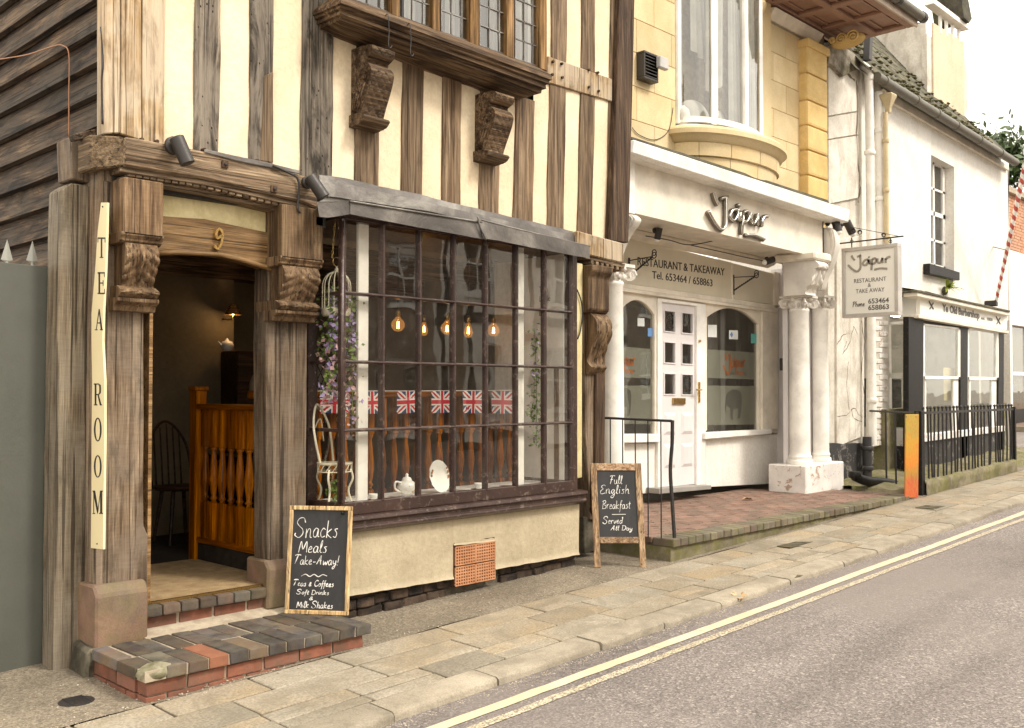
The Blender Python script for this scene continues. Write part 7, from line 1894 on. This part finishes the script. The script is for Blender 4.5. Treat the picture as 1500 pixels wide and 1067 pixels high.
# ------------------------------------------------------------ barber's pole
pole = thing('barber_pole', 'red and white striped barber pole slanting out from the wall corner', 'barber pole', at(1459,438,5.75))
pA, pB = at(1459,442,5.75), at(1506,222,4.9)
d = (pB-pA); L = d.length; d.normalize(); u = d.orthogonal().normalized(); w_ = d.cross(u)
mb = MB(); n_, m_ = 200, 16; r0 = .038
vs = [pA+d*L*i/n_+(u*math.cos(2*math.pi*j/m_)+w_*math.sin(2*math.pi*j/m_))*r0*(.7+.4*i/n_) for i in range(n_+1) for j in range(m_)]
fs = []; 
for i in range(n_):
    for j in range(m_): a = i*m_+j; b = i*m_+(j+1) % m_; fs.append((a, b, b+m_, a+m_))
mb.add(vs, fs); mb.m = [1 if ((i/n_*17+j/m_) % 1) < .5 else 0 for i in range(n_) for j in range(m_)]
build('pole', mb, [P_GLOSS, paint('pole_red', (.50,.09,.07), .5)], pole, smooth=True)
build('ball_cap', MB().ball(pB, .08, 12, 8), P_GLOSS, pole, smooth=True)
q = at(1455,362,YP); build('stay', MB().tube([q, pA.lerp(pB, .36)], .008, 6), P_IRON, pole); build('foot_bracket', MB().box(pA.x-.06, pA.x+.04, pA.y-.02, YP, pA.z-.08, pA.z+.02), P_IRON, pole, bevel=.01)
# ------------------------------------------------------------ hanging restaurant sign
XH = 11.9
hs = thing('hanging_sign', 'white framed Jaipur restaurant and take away sign hanging out from the wall', 'hanging sign', atX(1275,462,XH))
A, B, C_, D_ = [atX(x, y, XH) for x, y in ((1233,364),(1316,356.5),(1316,461),(1234,467))]
y1, y0 = (A.y+D_.y)/2, (B.y+C_.y)/2; zt, zb_ = (A.z+B.z)/2, (C_.z+D_.z)/2
build('sign_box', MB().box(XH+.012, XH+.10, y0+.012, y1-.012, zb_+.01, zt-.01), P_SIGNW, hs)
fw = .045
ALU = paint('dull_aluminium', (.52,.49,.45), .4, metal=.4)
for q in ((y0,y1,zt-fw,zt),(y0,y1,zb_,zb_+fw),(y0,y0+fw,zb_+fw,zt-fw),(y1-fw,y1,zb_+fw,zt-fw)): build('frame', MB().box(XH-.012, XH+.11, *q), ALU, hs, bevel=.004)
def hline(body, xa, xb_, ya, yb2, hp, mat=P_INKG, bold=0):
    a, b = atX(xa, ya, XH), atX(xb_, yb2, XH); h = atX(xa, ya-hp, XH).z-a.z
    cu = bpy.data.curves.new('t', 'FONT'); cu.body = body; cu.size = 1; o = bpy.data.objects.new('t', cu); COL.objects.link(o); bpy.context.view_layer.update(); W = o.dimensions.x; bpy.data.objects.remove(o)
    k = h/.72; st = (a.y-b.y)/(W*k)
    return text_mesh(body, h, mat, hs, lambda u, v, w: (XH+.011-w, a.y-u, a.z+v), .002, st, bold=bold)
hline('RESTAURANT', 1250, 1297, 415, 412, 6.2); hline('&', 1270.5, 1275, 420.5, 420, 5.5); hline('TAKE AWAY', 1253, 1295, 430, 428, 6.2)
hline('653464', 1271, 1301, 445, 443, 7.2, P_INKG, .02); hline('658863', 1271, 1301, 454.5, 452.5, 7.2, P_INKG, .02)
def vert_strokes(st, xa, xb_, yb_, hp, w, mat, name):
    a, b = atX(xa, yb_, XH), atX(xb_, yb_, XH); H = atX(xa, yb_-hp, XH).z-a.z
    us = [u for s_ in st for u, v in s_]; vs_ = [v for s_ in st for u, v in s_]; u0, u1, v0, v1 = min(us), max(us), min(vs_), max(vs_)
    s2 = [[((u-u0)/(u1-u0)*(a.y-b.y), (v-v0)/(v1-v0)*H) for u, v in s_] for s_ in st]
    m_ = stroke_mesh(s2, w, .006, .1); m_.v = [(XH+.011-w_, a.y-u, a.z+v) for u, v, w_ in m_.v]; build(name, m_, mat, hs)
vert_strokes(jaipur_uv(), 1242, 1304, 399, 24, .026, paint('sign_script_grey', (.30,.27,.22), .4), 'raised_letters')
GL['P'] = (6,[[(1.6,9.6),(1,0)],[(.2,8.2),(2.6,9.9),(5,8),(3.6,5.4),(1.4,5)]])
vert_strokes(hand('Phone', 0, 0, .1), 1249, 1266, 450, 8, .006, P_INKG, 'lettering')
# bracket bar, scrolls and eyes
ba_, bb_ = atX(1206,359,XH), atX(1321,345.5,XH)
build('bracket_bar', MB().tube([(XH+.05, ba_.y, ba_.z), (XH+.05, bb_.y, bb_.z)], .010, 6), P_IRON, hs)
for (x, y, r_) in ((1247,338,.035),(1257,340,.03),(1292,344,.028)):
    c = atX(x, y, XH); build('scroll', MB().tube([c+Vector((.05, r_*math.cos(q*.55)*(1-q/40), r_*math.sin(q*.55)*(1-q/40))) for q in range(18)], .006, 6), P_IRON, hs)
build('stay', MB().tube([atX(1243,332,XH)+Vector((.05,0,0)), atX(1316,346,XH)+Vector((.05,0,0))], .004, 5), P_IRON, hs)
for x in (1245, 1302):
    p = atX(x, 352, XH); build('hanger', MB().tube([(XH+.05, p.y, p.z+.04), (XH+.05, p.y, zt-.01)], .008, 6).tube([Vector((XH+.05+.0, p.y+.02*math.cos(q*.8), p.z-.01+.02*math.sin(q*.8))) for q in range(9)], .005, 5), P_IRON, hs)
def spotlight(px, py, Y, label, dirv, r=.035, L=.12, bulb=False, base=.045, off=.10):
    p = at(px, py, Y); t = thing('spotlight', label, 'spotlight', (p.x, Y, p.z)); d = Vector(dirv).normalized(); c = Vector((p.x, Y-off, p.z-.02))
    build('base', MB().lathe((p.x, Y, p.z), [(base,0),(base,-.02),(base*.8,-.028)], 20, 'y'), P_SPOT, t, smooth='auto')
    build('arm', MB().tube([(p.x, Y-.02, p.z), c], .012, 8), P_SPOT, t, smooth=True)
    build('can', MB().tube([c-d*L*.35, c-d*L*.33, c+d*L*.64, c+d*L*.65], [r*.9, r, r, r*.94], 18), P_SPOT, t, smooth='auto')
    if bulb: build('lamp_face', MB().ball(c+d*L*.66, r*.85, 12, 8, (1,1,1)), P_GLOSS, t, smooth=True)
    return t
spotlight(253, 214, 5.30, 'dark cylindrical spotlight on a round base at the left end of the tea room beam', (.35,-.25,-1), .042, .16, base=.052, off=.09)
spotlight(449, 268, 5.30, 'dark cylindrical spotlight at the left end of the lead canopy', (.42,-.3,-.75), .04, .16, base=.04, off=.09)
t = thing('wall_box', 'small black box fixed under the canopy beside the carved bracket', 'box', at(463,326,5.3)); p = at(463,326,5.35)
build('body', MB().box(p.x-.05, p.x+.05, 5.30, 5.42, p.z-.045, p.z+.045), P_SPOT, t, bevel=.018, seg=2); build('mount', MB().box(p.x-.02, p.x+.02, 5.42, 5.5, p.z-.02, p.z+.02), P_SPOT, t)
spotlight(1211, 326, 5.75, 'black floodlight under the canopy end, left one of the pair by the hanging sign', (.1,-.25,-1), .05, .18, True, .05, .12)
spotlight(1230, 330, 5.75, 'black floodlight under the canopy end, right one of the pair by the hanging sign', (.45,-.3,-1), .05, .18, True, .05, .12)
spotlight(958, 338, 6.1, 'small dark spotlight on the porch ceiling above the word RESTAURANT', (.1,.35,-1), .035, .12, True, .03, .06)
spotlight(1122, 380, 6.1, 'small dark spotlight on the porch ceiling beside the carved console', (-.9,.3,-.3), .04, .14, True, .03, .06)
# vent on the stone wall
v0, v1 = at(932,76,YJ), at(953,125,YJ)
vt = thing('wall_vent', 'dark slatted vent box on the yellow stone wall', 'vent', (v0.x, YJ, v1.z)); xa, xb = v0.x, at(953,100,YJ).x; za_, zb_ = at(945,82,YJ).z, v1.z
build('frame', MB().box(xa, xb, YJ-.10, YJ, za_-.025, za_).box(xa, xb, YJ-.10, YJ, zb_, zb_+.025).box(xa, xa+.02, YJ-.10, YJ, zb_+.025, za_-.025).box(xb-.02, xb, YJ-.10, YJ, zb_+.025, za_-.025), P_SPOT, vt, bevel=.004)
for k in range(7): z_ = zb_+.03+(za_-zb_-.05)*k/7; build('slat', MB().hexa([(xa+.02, YJ-.10, z_), (xb-.02, YJ-.10, z_), (xb-.02, YJ-.01, z_+.04), (xa+.02, YJ-.01, z_+.04)], [(xa+.02, YJ-.10, z_+.008), (xb-.02, YJ-.10, z_+.008), (xb-.02, YJ-.01, z_+.048), (xa+.02, YJ-.01, z_+.048)]), P_SPOT, vt)
build('hood', MB().box(xb-.05, xb+.1, YJ-.16, YJ-.1, (za_+zb_)/2, za_-.02), paint('grey_plastic', (.45,.43,.41), .5), vt, bevel=.01)
# wires
def wire(name, label, pts, fn, r, mat):
    P = catmull([fn(*p) for p in pts], 6); o = build(name, MB().tube(P, r, 6), mat, smooth=True); tagp(o, label, 'wire'); return o
wire('copper_wire', 'thin copper coloured wire sagging across the dark weatherboards', [(-20,90),(20,84),(45,79),(78,68),(92,67),(101,80),(101,140),(101,200)], lambda x, y: atX(x, y, 2.325), .004, paint('copper_wire_coat', (.35,.15,.06), .5))
wire('black_cable', 'black cable clipped up the corner beside the weatherboards', [(148,40),(151,90),(149,120),(150,182)], lambda x, y: atX(x, y, 2.33), .006, P_IRON)
wire('beam_cable', 'black cable looping from the beam to the canopy spotlight', [(400,243),(424,254),(436,262),(438,280),(436,305),(440,312)], lambda x, y: at(x, y, 5.29), .007, P_IRON)
wire('panel_cable', 'black cable looping down the cream panel beside the bay window', [(845,424),(851,440),(853,460),(850,485),(846,497)], lambda x, y: at(x, y, 5.345), .006, P_IRON)
wire('wall_wire', 'thin wire drooping over the yellow stones below the vent', [(926,187),(935,197),(955,205),(970,201),(980,190),(984,172),(986,158)], lambda x, y: at(x, y, YJ-.01), .004, P_IRON)
# ------------------------------------------------------------ railings
def railing_bar(p_top, p_bot, r=.007, bend=0, square=False):
    n_ = 6; P = [Vector(p_top).lerp(Vector(p_bot), i/n_)+Vector((bend*math.sin(i/n_*math.pi), 0, 0)) for i in range(n_+1)]
    return MB().tube(P, r, 6)
XR_ = XL-.02
r1 = thing('terrace_railing', 'thin black iron railing at the end of the brick terrace behind the breakfast board', 'railing', (XR_, 5.2, TE))
a, b = atX(876,612,XR_), atX(984,617,XR_)
build('top_rail', MB().tube([a, b], .011, 8), P_IRON, r1)
for x in (894,912,930.5,949,968):
    p = atX(x, 614, XR_); build('bar', railing_bar((XR_, p.y, a.z+(b.z-a.z)*(p.y-a.y)/(b.y-a.y)), (XR_, p.y, TE), .006), P_IRON, r1)
P = [atX(x, y, XR_) for x, y in ((985,616),(984.5,650),(982,690),(985,740),(988,788))]; build('end_post', MB().tube(catmull(P, 5), .017, 6), P_IRON, r1)
build('end_post', MB().tube([a, (XR_, a.y, TE)], .014, 6), P_IRON, r1)
Yf = 4.80
FR = thing('front_railing', 'old black iron railing of crooked bars on a mossy wall before the barber shop', 'railing', (14, Yf, zg(14)))
rA, rB = at(1346,606,Yf), at(1485,599,Yf)
build('top_rail', MB().box(rA.x, rB.x, Yf-.012, Yf+.012, min(rA.z,rB.z)-.01, min(rA.z,rB.z)+.02), P_IRON, FR)
zr_ = min(rA.z, rB.z)
nb = 27
for i in range(nb):
    x = rA.x+.12+(rB.x-rA.x-.2)*i/(nb-1)+rnd.uniform(-.02,.02); zb_ = zg(x, 4.8)+.17
    bn = rnd.uniform(-.03,.03); mb = railing_bar((x, Yf, zr_+.05), (x+rnd.uniform(-.04,.04), Yf, zb_), .012, bn); mb.ball((x, Yf, zr_+.065), .02, 8, 5)
    build('bar', mb, P_IRON, FR)
build('end_post', MB().box(rB.x-.03, rB.x+.02, Yf-.025, Yf+.025, zg(rB.x)-.05, zr_+.04), P_BLACK, FR)
build('corner_post', MB().box(rA.x+.0, rA.x+.10, Yf-.03, Yf+.06, zg(rA.x)-.1, zr_+.03), P_BLACK, FR, bevel=.005)
mw = MB(); x0, x1 = rA.x+.08, rB.x-.05
def mwf(a, b):
    x = x0+(x1-x0)*a; k = b*3; h = .17+.03*noise.noise(Vector((x*2, 0, 0)))
    prof = [(4.75,-.1),(4.745,h*.9),(4.80,h),(5.0,h)]
    i = min(int(k), 2); f = k-i; y_ = prof[i][0]*(1-f)+prof[i+1][0]*f; z_ = prof[i][1]*(1-f)+prof[i+1][1]*f
    return (x, y_+.02*noise.noise(Vector((x*4, b*5, 1))), zg(x, 4.8)+z_+.02*noise.noise(Vector((x*5, b*7, 3))))
mw.grid(mwf, 80, 12); o = build('mossy_plinth', mw, S_MOSSW, smooth=True); tagp(o, 'low stone plinth green with moss under the crooked black railing', 'wall')
SR = thing('side_railing', 'short black railing running back from the orange post to the white pier', 'railing', (12.4, 5.3, TE))
sA = Vector((rA.x-.02, Yf, zr_+.005)); sB = Vector(at(1274,603,YP-.1)); sB.z = zr_+.005
build('top_rail', MB().tube([sA, sB], .014, 6), P_IRON, SR)
for px in (1297, 1311):
    f = min((i/200 for i in range(201)), key=lambda f: abs(proj(*sA.lerp(sB, f))[0]-px)); p = sA.lerp(sB, f)
    build('bar', MB().tube([p+Vector((0,0,.02)), (p.x+.01, p.y, TE-.02)], .013, 6), P_IRON, SR)
op = [at(1326,607,4.77), at(1345,607,4.77), at(1344,730,4.77), at(1325,729,4.77)]
o = build('painted_post', MB().prism([(p.x, p.z) for p in op], 4.76, 4.775), P_ORANGE, bevel=.003); tagp(o, 'flat metal post panel with bright orange and yellow flaking paint at the railing corner', 'post')
for (x, y) in ((1328,611),(1342,611)): 
    p = at(x, y, 4.757); build('rivet', MB().lathe((p.x, 4.757, p.z), [(.008,0),(.008,.006)], 8, 'y'), P_IRON, o)
# mossy bed behind the railings
mb = MB(); bx0, bx1 = cb.x+.2, xr0+.3
mb.grid(lambda a, b: ((x := bx0+(bx1-bx0)*a), (y := (y0b := 4.86+max(0, min(1, (12.15-x)/(12.15-bx0)))*.75)+b*(5.95-y0b)), max(TE-.03, zg(x, 4.8)+.06)-.3*(b < .02)+.10*b*a**.3+.05*noise.noise(Vector((x*3, y*4, 0)))), 60, 16)
o = build('moss_bed', mb, S_MOSSW, smooth=True); o['kind'] = 'stuff'; o['label'] = 'mossy earth behind the railings of the barber shop'
P = [at(x, y, 5.5) for x, y in ((1252,698),(1262,704),(1280,706),(1298,710),(1308,722))]
o = build('waste_pipe', MB().tube(catmull([(p.x, 5.5-.05*i, p.z) for i, p in enumerate(P)], 5), .06, 12), P_BLACK, smooth=True); tagp(o, 'fat black waste pipe bending across the mossy ground beside the column plinths', 'pipe')
o = build('soil_collar', MB().lathe((P[0].x, 5.5, P[0].z-.02), [(.07,0),(.08,.02),(.08,.06),(.07,.08)], 14), P_BLACK, o, smooth='auto')

# ------------------------------------------------------------ chalk boards
def frame_fn(P0, P1, lean):
    r = (P1-P0); W = r.length; r.normalize(); n = Vector((0,0,1)).cross(r).normalized()   # n points away from the street
    up = (Vector((0,0,1))*math.cos(lean)+n*math.sin(lean)).normalized(); out = r.cross(up).normalized()
    if out.dot(Vector((1,1,0))) > 0: out = -out
    return W, r, up, out
def oriented(mb, P0, r, up, out):
    mb.v = [tuple(P0+r*v[0]+up*v[2]+out*(-v[1])) for v in mb.v]; return mb
def write(par, lines, P0, r, up, out, W, H, wd, off):
    for text, u0, u1, v0, v1 in lines:
        if text == '~': st = [[(0,0),(1,1),(2,0),(3,1),(4,0),(5,1),(6,.4)]]
        elif text == '_': st = [[(0,0),(1,.2)]]; 
        else: st = hand(text, 0, 0, 1)
        us = [u for s_ in st for u, v in s_]; vs_ = [v for s_ in st for u, v in s_]; a0, a1, b0, b1 = min(us), max(us), min(vs_), max(vs_)
        st = [[((u0+(u-a0)/(a1-a0)*(u1-u0))*W, (v0+(v-b0)/(max(b1-b0,.01))*(v1-v0))*H) for u, v in s_] for s_ in st]
        m_ = stroke_mesh(st, wd, .0008, .5); m_.v = [tuple(P0+r*u+up*v+out*(off+w)) for u, v, w in m_.v]; build('chalk_writing', m_, P_CHALK, par, fixn=True)
P0, P1 = atZ(417,899,.212), atZ(510,902,.212); W, r_, up_, ou = frame_fn(P0, P1, R(7)); H = W*1.63
cb1 = thing('chalkboard', 'pine framed chalkboard reading Snacks Meals Take-Away, leaning on the brick step', 'chalkboard', (P0+P1)/2)
fw = W*.062
build('board', oriented(MB().box(fw*.8, W-fw*.8, .004, .012, fw*.8, H-fw*.8), P0, r_, up_, ou), BLACKB, cb1)
for q in ((0,W,0,fw),(0,W,H-fw,H),(0,fw,fw,H-fw),(W-fw,W,fw,H-fw)): build('frame', oriented(MB().box(q[0], q[1], -.008, .014, q[2], q[3]), P0, r_, up_, ou), W_FRAME, cb1, bevel=.003)
build('clip', oriented(MB().ball((W*.85, -.006, H-fw*1.6), .012, 8, 6), P0, r_, up_, ou), P_BLACK, cb1)
write(cb1, [('Snacks',.10,.78,.70,.885),('Meals',.17,.62,.565,.68),('Take-Away!',.12,.82,.42,.545),('~',.23,.64,.345,.365),('Teas & Coffees',.12,.75,.235,.315),('Soft Drinks',.17,.68,.165,.225),('&',.38,.43,.13,.16),('Milk Shakes',.18,.75,.055,.12)], P0, r_, up_, ou, W, H, .0042, -.0035)
# A-board
zA_ = zg(6.3, 4.95)
P0, P1 = atZ(871,832,zA_), atZ(947,832,zA_); W, r_, up_, ou = frame_fn(P0, P1, R(11)); H = W*2.02
ab = thing('a_board', 'wooden A-frame chalkboard reading Full English Breakfast, standing on the tarmac by the terrace', 'chalkboard', (P0+P1)/2)
lw_ = W*.12
for x in (0, W-lw_): build('leg', oriented(MB().hexa([(x,0,0),(x+lw_,0,0),(x+lw_,.022,0),(x,.022,0)], [(x-.02,0,H),(x+lw_-.02,0,H),(x+lw_-.02,.022,H),(x-.02,.022,H)]), P0, r_, up_, ou), W_ABOARD, ab, bevel=.003)
sk = lambda z_: -.02*z_/H
for (z0, z1) in ((H-.06, H-.0),(H*.23, H*.29)): build('rail', oriented(MB().hexa([(lw_+sk(z0),.002,z0),(W-lw_+sk(z0),.002,z0),(W-lw_+sk(z0),.022,z0),(lw_+sk(z0),.022,z0)], [(lw_+sk(z1),.002,z1),(W-lw_+sk(z1),.002,z1),(W-lw_+sk(z1),.022,z1),(lw_+sk(z1),.022,z1)]), P0, r_, up_, ou), wood('aboard_rail', (.24,.15,.09), (.38,.26,.17), (.48,.36,.25), 'x', stain=.2), ab, bevel=.003)
build('board', oriented(MB().box(lw_-.03, W-lw_+.0, .010, .018, H*.28, H-.05), P0, r_, up_, ou), BLACKB, ab)
ln = W; back = -ou; bk0 = Vector((back.x, back.y, 0)).normalized()
top = P0+up_*(H-.02)
for x in (0, W-lw_):
    a = top+r_*(x-.02); b = P0+r_*(x)+bk0*.62+Vector((0,0,0)); b.z = zg(b.x, b.y); q = r_*lw_; t_ = bk0*.022
    build('rear_leg', MB().hexa([b, b+q, b+q+t_, b+t_], [a+bk0*.02, a+q+bk0*.02, a+q+bk0*.04, a+bk0*.04]), W_DARK, ab, bevel=.003)
write(ab, [('Full',.34,.575,.80,.885),('English',.15,.71,.665,.79),('Breakfast',.17,.73,.53,.64),('_',.36,.63,.505,.507),('Served',.18,.57,.415,.485),('All Day',.33,.75,.335,.40)], P0, r_, up_, ou, W, H, .0036, -.0095)
# ------------------------------------------------------------ fallen leaves, cover
def leaf(px, py, z, s_, label, rz_):
    c = atZ(px, py, z); mb = MB(); n_ = 7
    out = [(-1,0),(-.5,.5),(-.35,.3),(0,.75),(.15,.35),(.6,.5),(1.1,0),(.6,-.4),(.2,-.3),(0,-.7),(-.35,-.3),(-.55,-.45)]
    m_ = Matrix.Rotation(rz_, 3, 'Z')
    P = [c+m_ @ Vector((a*s_, b*s_, .012+.35*s_*abs(b)+.15*s_*math.sin(a*3))) for a, b in out]; cc_ = c+Vector((0,0,.006))
    mb.add([cc_]+P, [(0, i+1, (i+1) % len(P)+1) for i in range(len(P))]); mb.tube([c+m_ @ Vector((-1*s_,0,.012)), c+m_ @ Vector((-1.6*s_,.1*s_,.004))], .0015, 4)
    o = build('fallen_leaf', mb, L_BRN, fixn=False); tagp(o, label, 'leaf', 'fallen brown leaves')
leaf(1083, 876, zroad(6.9)+.004, .085, 'curled brown leaf lying in the gutter against the kerb', .6)
leaf(1097, 733, TE+.002, .075, 'brown leaf lying on the red brick terrace', 2.6)
cc_ = atZ(1366, 738, zg(12.6, 4.3)); o = build('access_cover', MB().prism([(cc_.x-.2,4.25),(cc_.x+.2,4.25),(cc_.x+.2,4.45),(cc_.x-.2,4.45)], zg(cc_.x,4.3)-.005, zg(cc_.x,4.3)+.006, 'z'), S_JOINT, bevel=.003); tagp(o, 'dark metal access cover in the footway by the orange post', 'cover')
cc_ = atZ(1164, 793, zg(9.2, 4.4)); o = build('access_cover', MB().prism([(cc_.x-.22,4.33),(cc_.x+.22,4.33),(cc_.x+.22,4.46),(cc_.x-.22,4.46)], zg(cc_.x,4.4)-.004, zg(cc_.x,4.4)+.007, 'z'), S_JOINT, bevel=.003); tagp(o, 'weathered access cover in the footway in front of the terrace', 'cover')
# ============================================================ beyond the side street
fbl = thing('far_shop', 'far brick shop with white fascia at the right edge of the picture', 'building', (27, 8, .8))
YQ = 8.0
zq0, zq1 = at(1485,371,YQ).z, at(1485,287,YQ).z
build('core', MB().box(23.6, 31, YQ+.05, YQ+4, .4, zq1), MORTAR, fbl)
bk = MB(); z = zq0; r_ = 0
while z < zq1:
    x = 23.6-(.11 if r_ % 2 else 0)
    while x < 28.5: bk.box(x+.005, x+.215, YQ+rnd.uniform(.0,.01), YQ+.05, z+.005, z+.07); x += .225
    z += .075; r_ += 1
BR_FAR = stone('far_brick', (.50,.24,.14), (.60,.34,.20), (.44,.26,.18), 4, var=0)
o = build('bricks', bk, BR_FAR, fbl); o['kind'] = 'stuff'
build('coping', MB().box(23.5, 31, YQ-.1, YQ+.2, zq1, zq1+.14), MORTAR, fbl)
build('fascia', MB().box(23.6, 31, YQ-.12, YQ+.1, at(1485,478,YQ).z, zq0), P_GLOSS, fbl, bevel=.01)
zf = at(1485,478,YQ).z; zp = at(1485,600,YQ).z
build('shopfront', MB().box(23.6, 31, YQ+.0, YQ+.1, zp-.4, zp), P_BLACK, fbl)
for X in (23.9, 25.35, 27.2): build('pilaster', MB().box(X, X+.22, YQ-.1, YQ+.06, zp-.4, zf), P_GLOSS, fbl)
for X in (24.12, 25.57): 
    build('pane', MB().box(X, X+1.4, YQ+.02, YQ+.03, zp, zf), G_SHOP, fbl); build('transom', MB().box(X, X+1.4, YQ-.02, YQ+.04, at(1485,550,YQ).z, at(1485,545,YQ).z), P_GLOSS, fbl)
build('interior', MB().box(24, 31, YQ+1.0, YQ+1.1, .6, zf), LITIN, fbl)
# tree
def tree(name, label, c, h, r, n, seed):
    t = thing(name, label, 'tree', c); rr = random.Random(seed)
    tk = MB(); base_ = Vector(c); tk.tube([base_, base_+Vector((.1,0,h*.35)), base_+Vector((0,.1,h*.6))], [.22,.16,.09], 8)
    tips = []
    for i in range(9):
        a = rr.uniform(0, 6.28); s_ = base_+Vector((0,0,h*rr.uniform(.3,.58))); e = s_+Vector((math.cos(a)*r*rr.uniform(.5,.9), math.sin(a)*r*rr.uniform(.5,.9), h*rr.uniform(.1,.35)))
        tk.tube([s_, s_.lerp(e, .5)+Vector((0,0,.15)), e], [.07,.045,.02], 6); tips.append(e); tips.append(s_.lerp(e, .6))
    tips.append(base_+Vector((0,0,h*.92)))
    build('trunk', tk, W_UP, t, smooth=True); mb = MB()
    for i in range(n):
        q = rr.choice(tips); p = q+Vector((rr.gauss(0,1), rr.gauss(0,1), rr.gauss(0,.8)))*r*.22
        d_ = Vector((rr.gauss(0,1), rr.gauss(0,1), rr.gauss(0,1))).normalized(); u_ = d_.orthogonal().normalized(); s_ = rr.uniform(.12,.30)
        mb.add([p, p+u_*s_*.5+d_*s_*.6, p+d_*s_*1.3, p-u_*s_*.5+d_*s_*.6], [(0,1,2,3)])
    o = build('crown', mb, L_DK, t, fixn=False); o['kind'] = 'stuff'
tree('tree', 'leafy green tree rising above the far brick shop', (37.6, 12.2, 1), 9.6, 2.8, 40000, 4)
# ============================================================ the houses across the street (seen in the window glass)
def opposite(name, label, X0_, X1_, h, wall, kind):
    Yo = -5.6; t = thing(name, label, 'building', ((X0_+X1_)/2, Yo, zroad(X0_)))
    z0 = zroad(X0_)-.1; sp = []
    n_ = max(2, int((X1_-X0_)/2.1)); w_ = (X1_-X0_)/n_
    xs_ = [X0_]; 
    rows_ = ((z0+.9, z0+2.3), (z0+3.4, z0+4.8))
    wins = []
    for i in range(n_):
        cx = X0_+w_*(i+.5)
        for (a, b) in rows_: wins.append((cx-.5, cx+.5, a, b))
    # wall in strips around the openings
    mb = MB(); zc = [z0, rows_[0][0], rows_[0][1], rows_[1][0], rows_[1][1], z0+h]
    for j in range(5):
        if j in (1, 3):
            x = X0_
            for i in range(n_): cx = X0_+w_*(i+.5); mb.box(x, cx-.5, Yo-.25, Yo, zc[j], zc[j+1]); x = cx+.5
            mb.box(x, X1_, Yo-.25, Yo, zc[j], zc[j+1])
        else: mb.box(X0_, X1_, Yo-.25, Yo, zc[j], zc[j+1])
    build('wall', mb, wall, t)
    for (a, b, c, d_) in wins:
        w = build('window', MB().box(a, b, Yo-.20, Yo-.19, c, d_), DARKIN, t)
        f = MB()
        for q in ((a,a+.07,c,d_),(b-.07,b,c,d_),(a+.07,b-.07,c,c+.07),(a+.07,b-.07,d_-.07,d_),(a+.07,b-.07,(c+d_)/2-.03,(c+d_)/2+.03),((a+b)/2-.02,(a+b)/2+.02,c+.07,d_-.07)): f.box(q[0], q[1], Yo-.15, Yo-.10, q[2], q[3])
        build('frame', f, P_GLOSS, w); build('pane', MB().box(a+.07, b-.07, Yo-.14, Yo-.135, c+.07, d_-.07), G_UP, w); build('sill', MB().box(a-.06, b+.06, Yo-.1, Yo+.06, c-.08, c), P_GLOSS, w)
    if kind == 'timber':
        x = X0_+.1
        while x < X1_-.15:
            if not any(a-.1 < x+.08 < b+.1 for a, b, _, _ in wins): build('timber', MB().box(x, x+.16, Yo, Yo+.03, z0, z0+h), P_BLACK, t)
            x += .55
        for zz in (z0+.1, z0+2.8, z0+h-.25): build('timber', MB().box(X0_, X1_, Yo+.031, Yo+.06, zz, zz+.2), P_BLACK, t)
    build('roof', MB().prism([(Yo+.3, z0+h-.05), (Yo-2.8, z0+h+2.2), (Yo-6, z0+h-.05)], X0_, X1_, 'x'), S_SLATE, t)
setting('opposite_pavement', MB().box(-12, 70, -5.6, -4.2, -.6, .02), S_FLAG)
opposite('opposite_house', 'brown brick house across the street, reflected in the left panes of the bay window', 3, 14.6, 6.2, stone('opposite_brown_brick', (.20,.145,.10), (.30,.22,.16), None, 4, var=0), 'brick')
opposite('opposite_house', 'black and white timbered house across the street, reflected in the right panes of the bay', 14.6, 24.5, 6.4, PL_WHITE, 'timber')
opposite('opposite_house', 'dark painted house with white sash windows across the street, reflected in the restaurant glass', 24.5, 38, 6.0, stone('opposite_dark_brick', (.2,.16,.13), (.3,.24,.19), None, 4, var=0), 'brick')
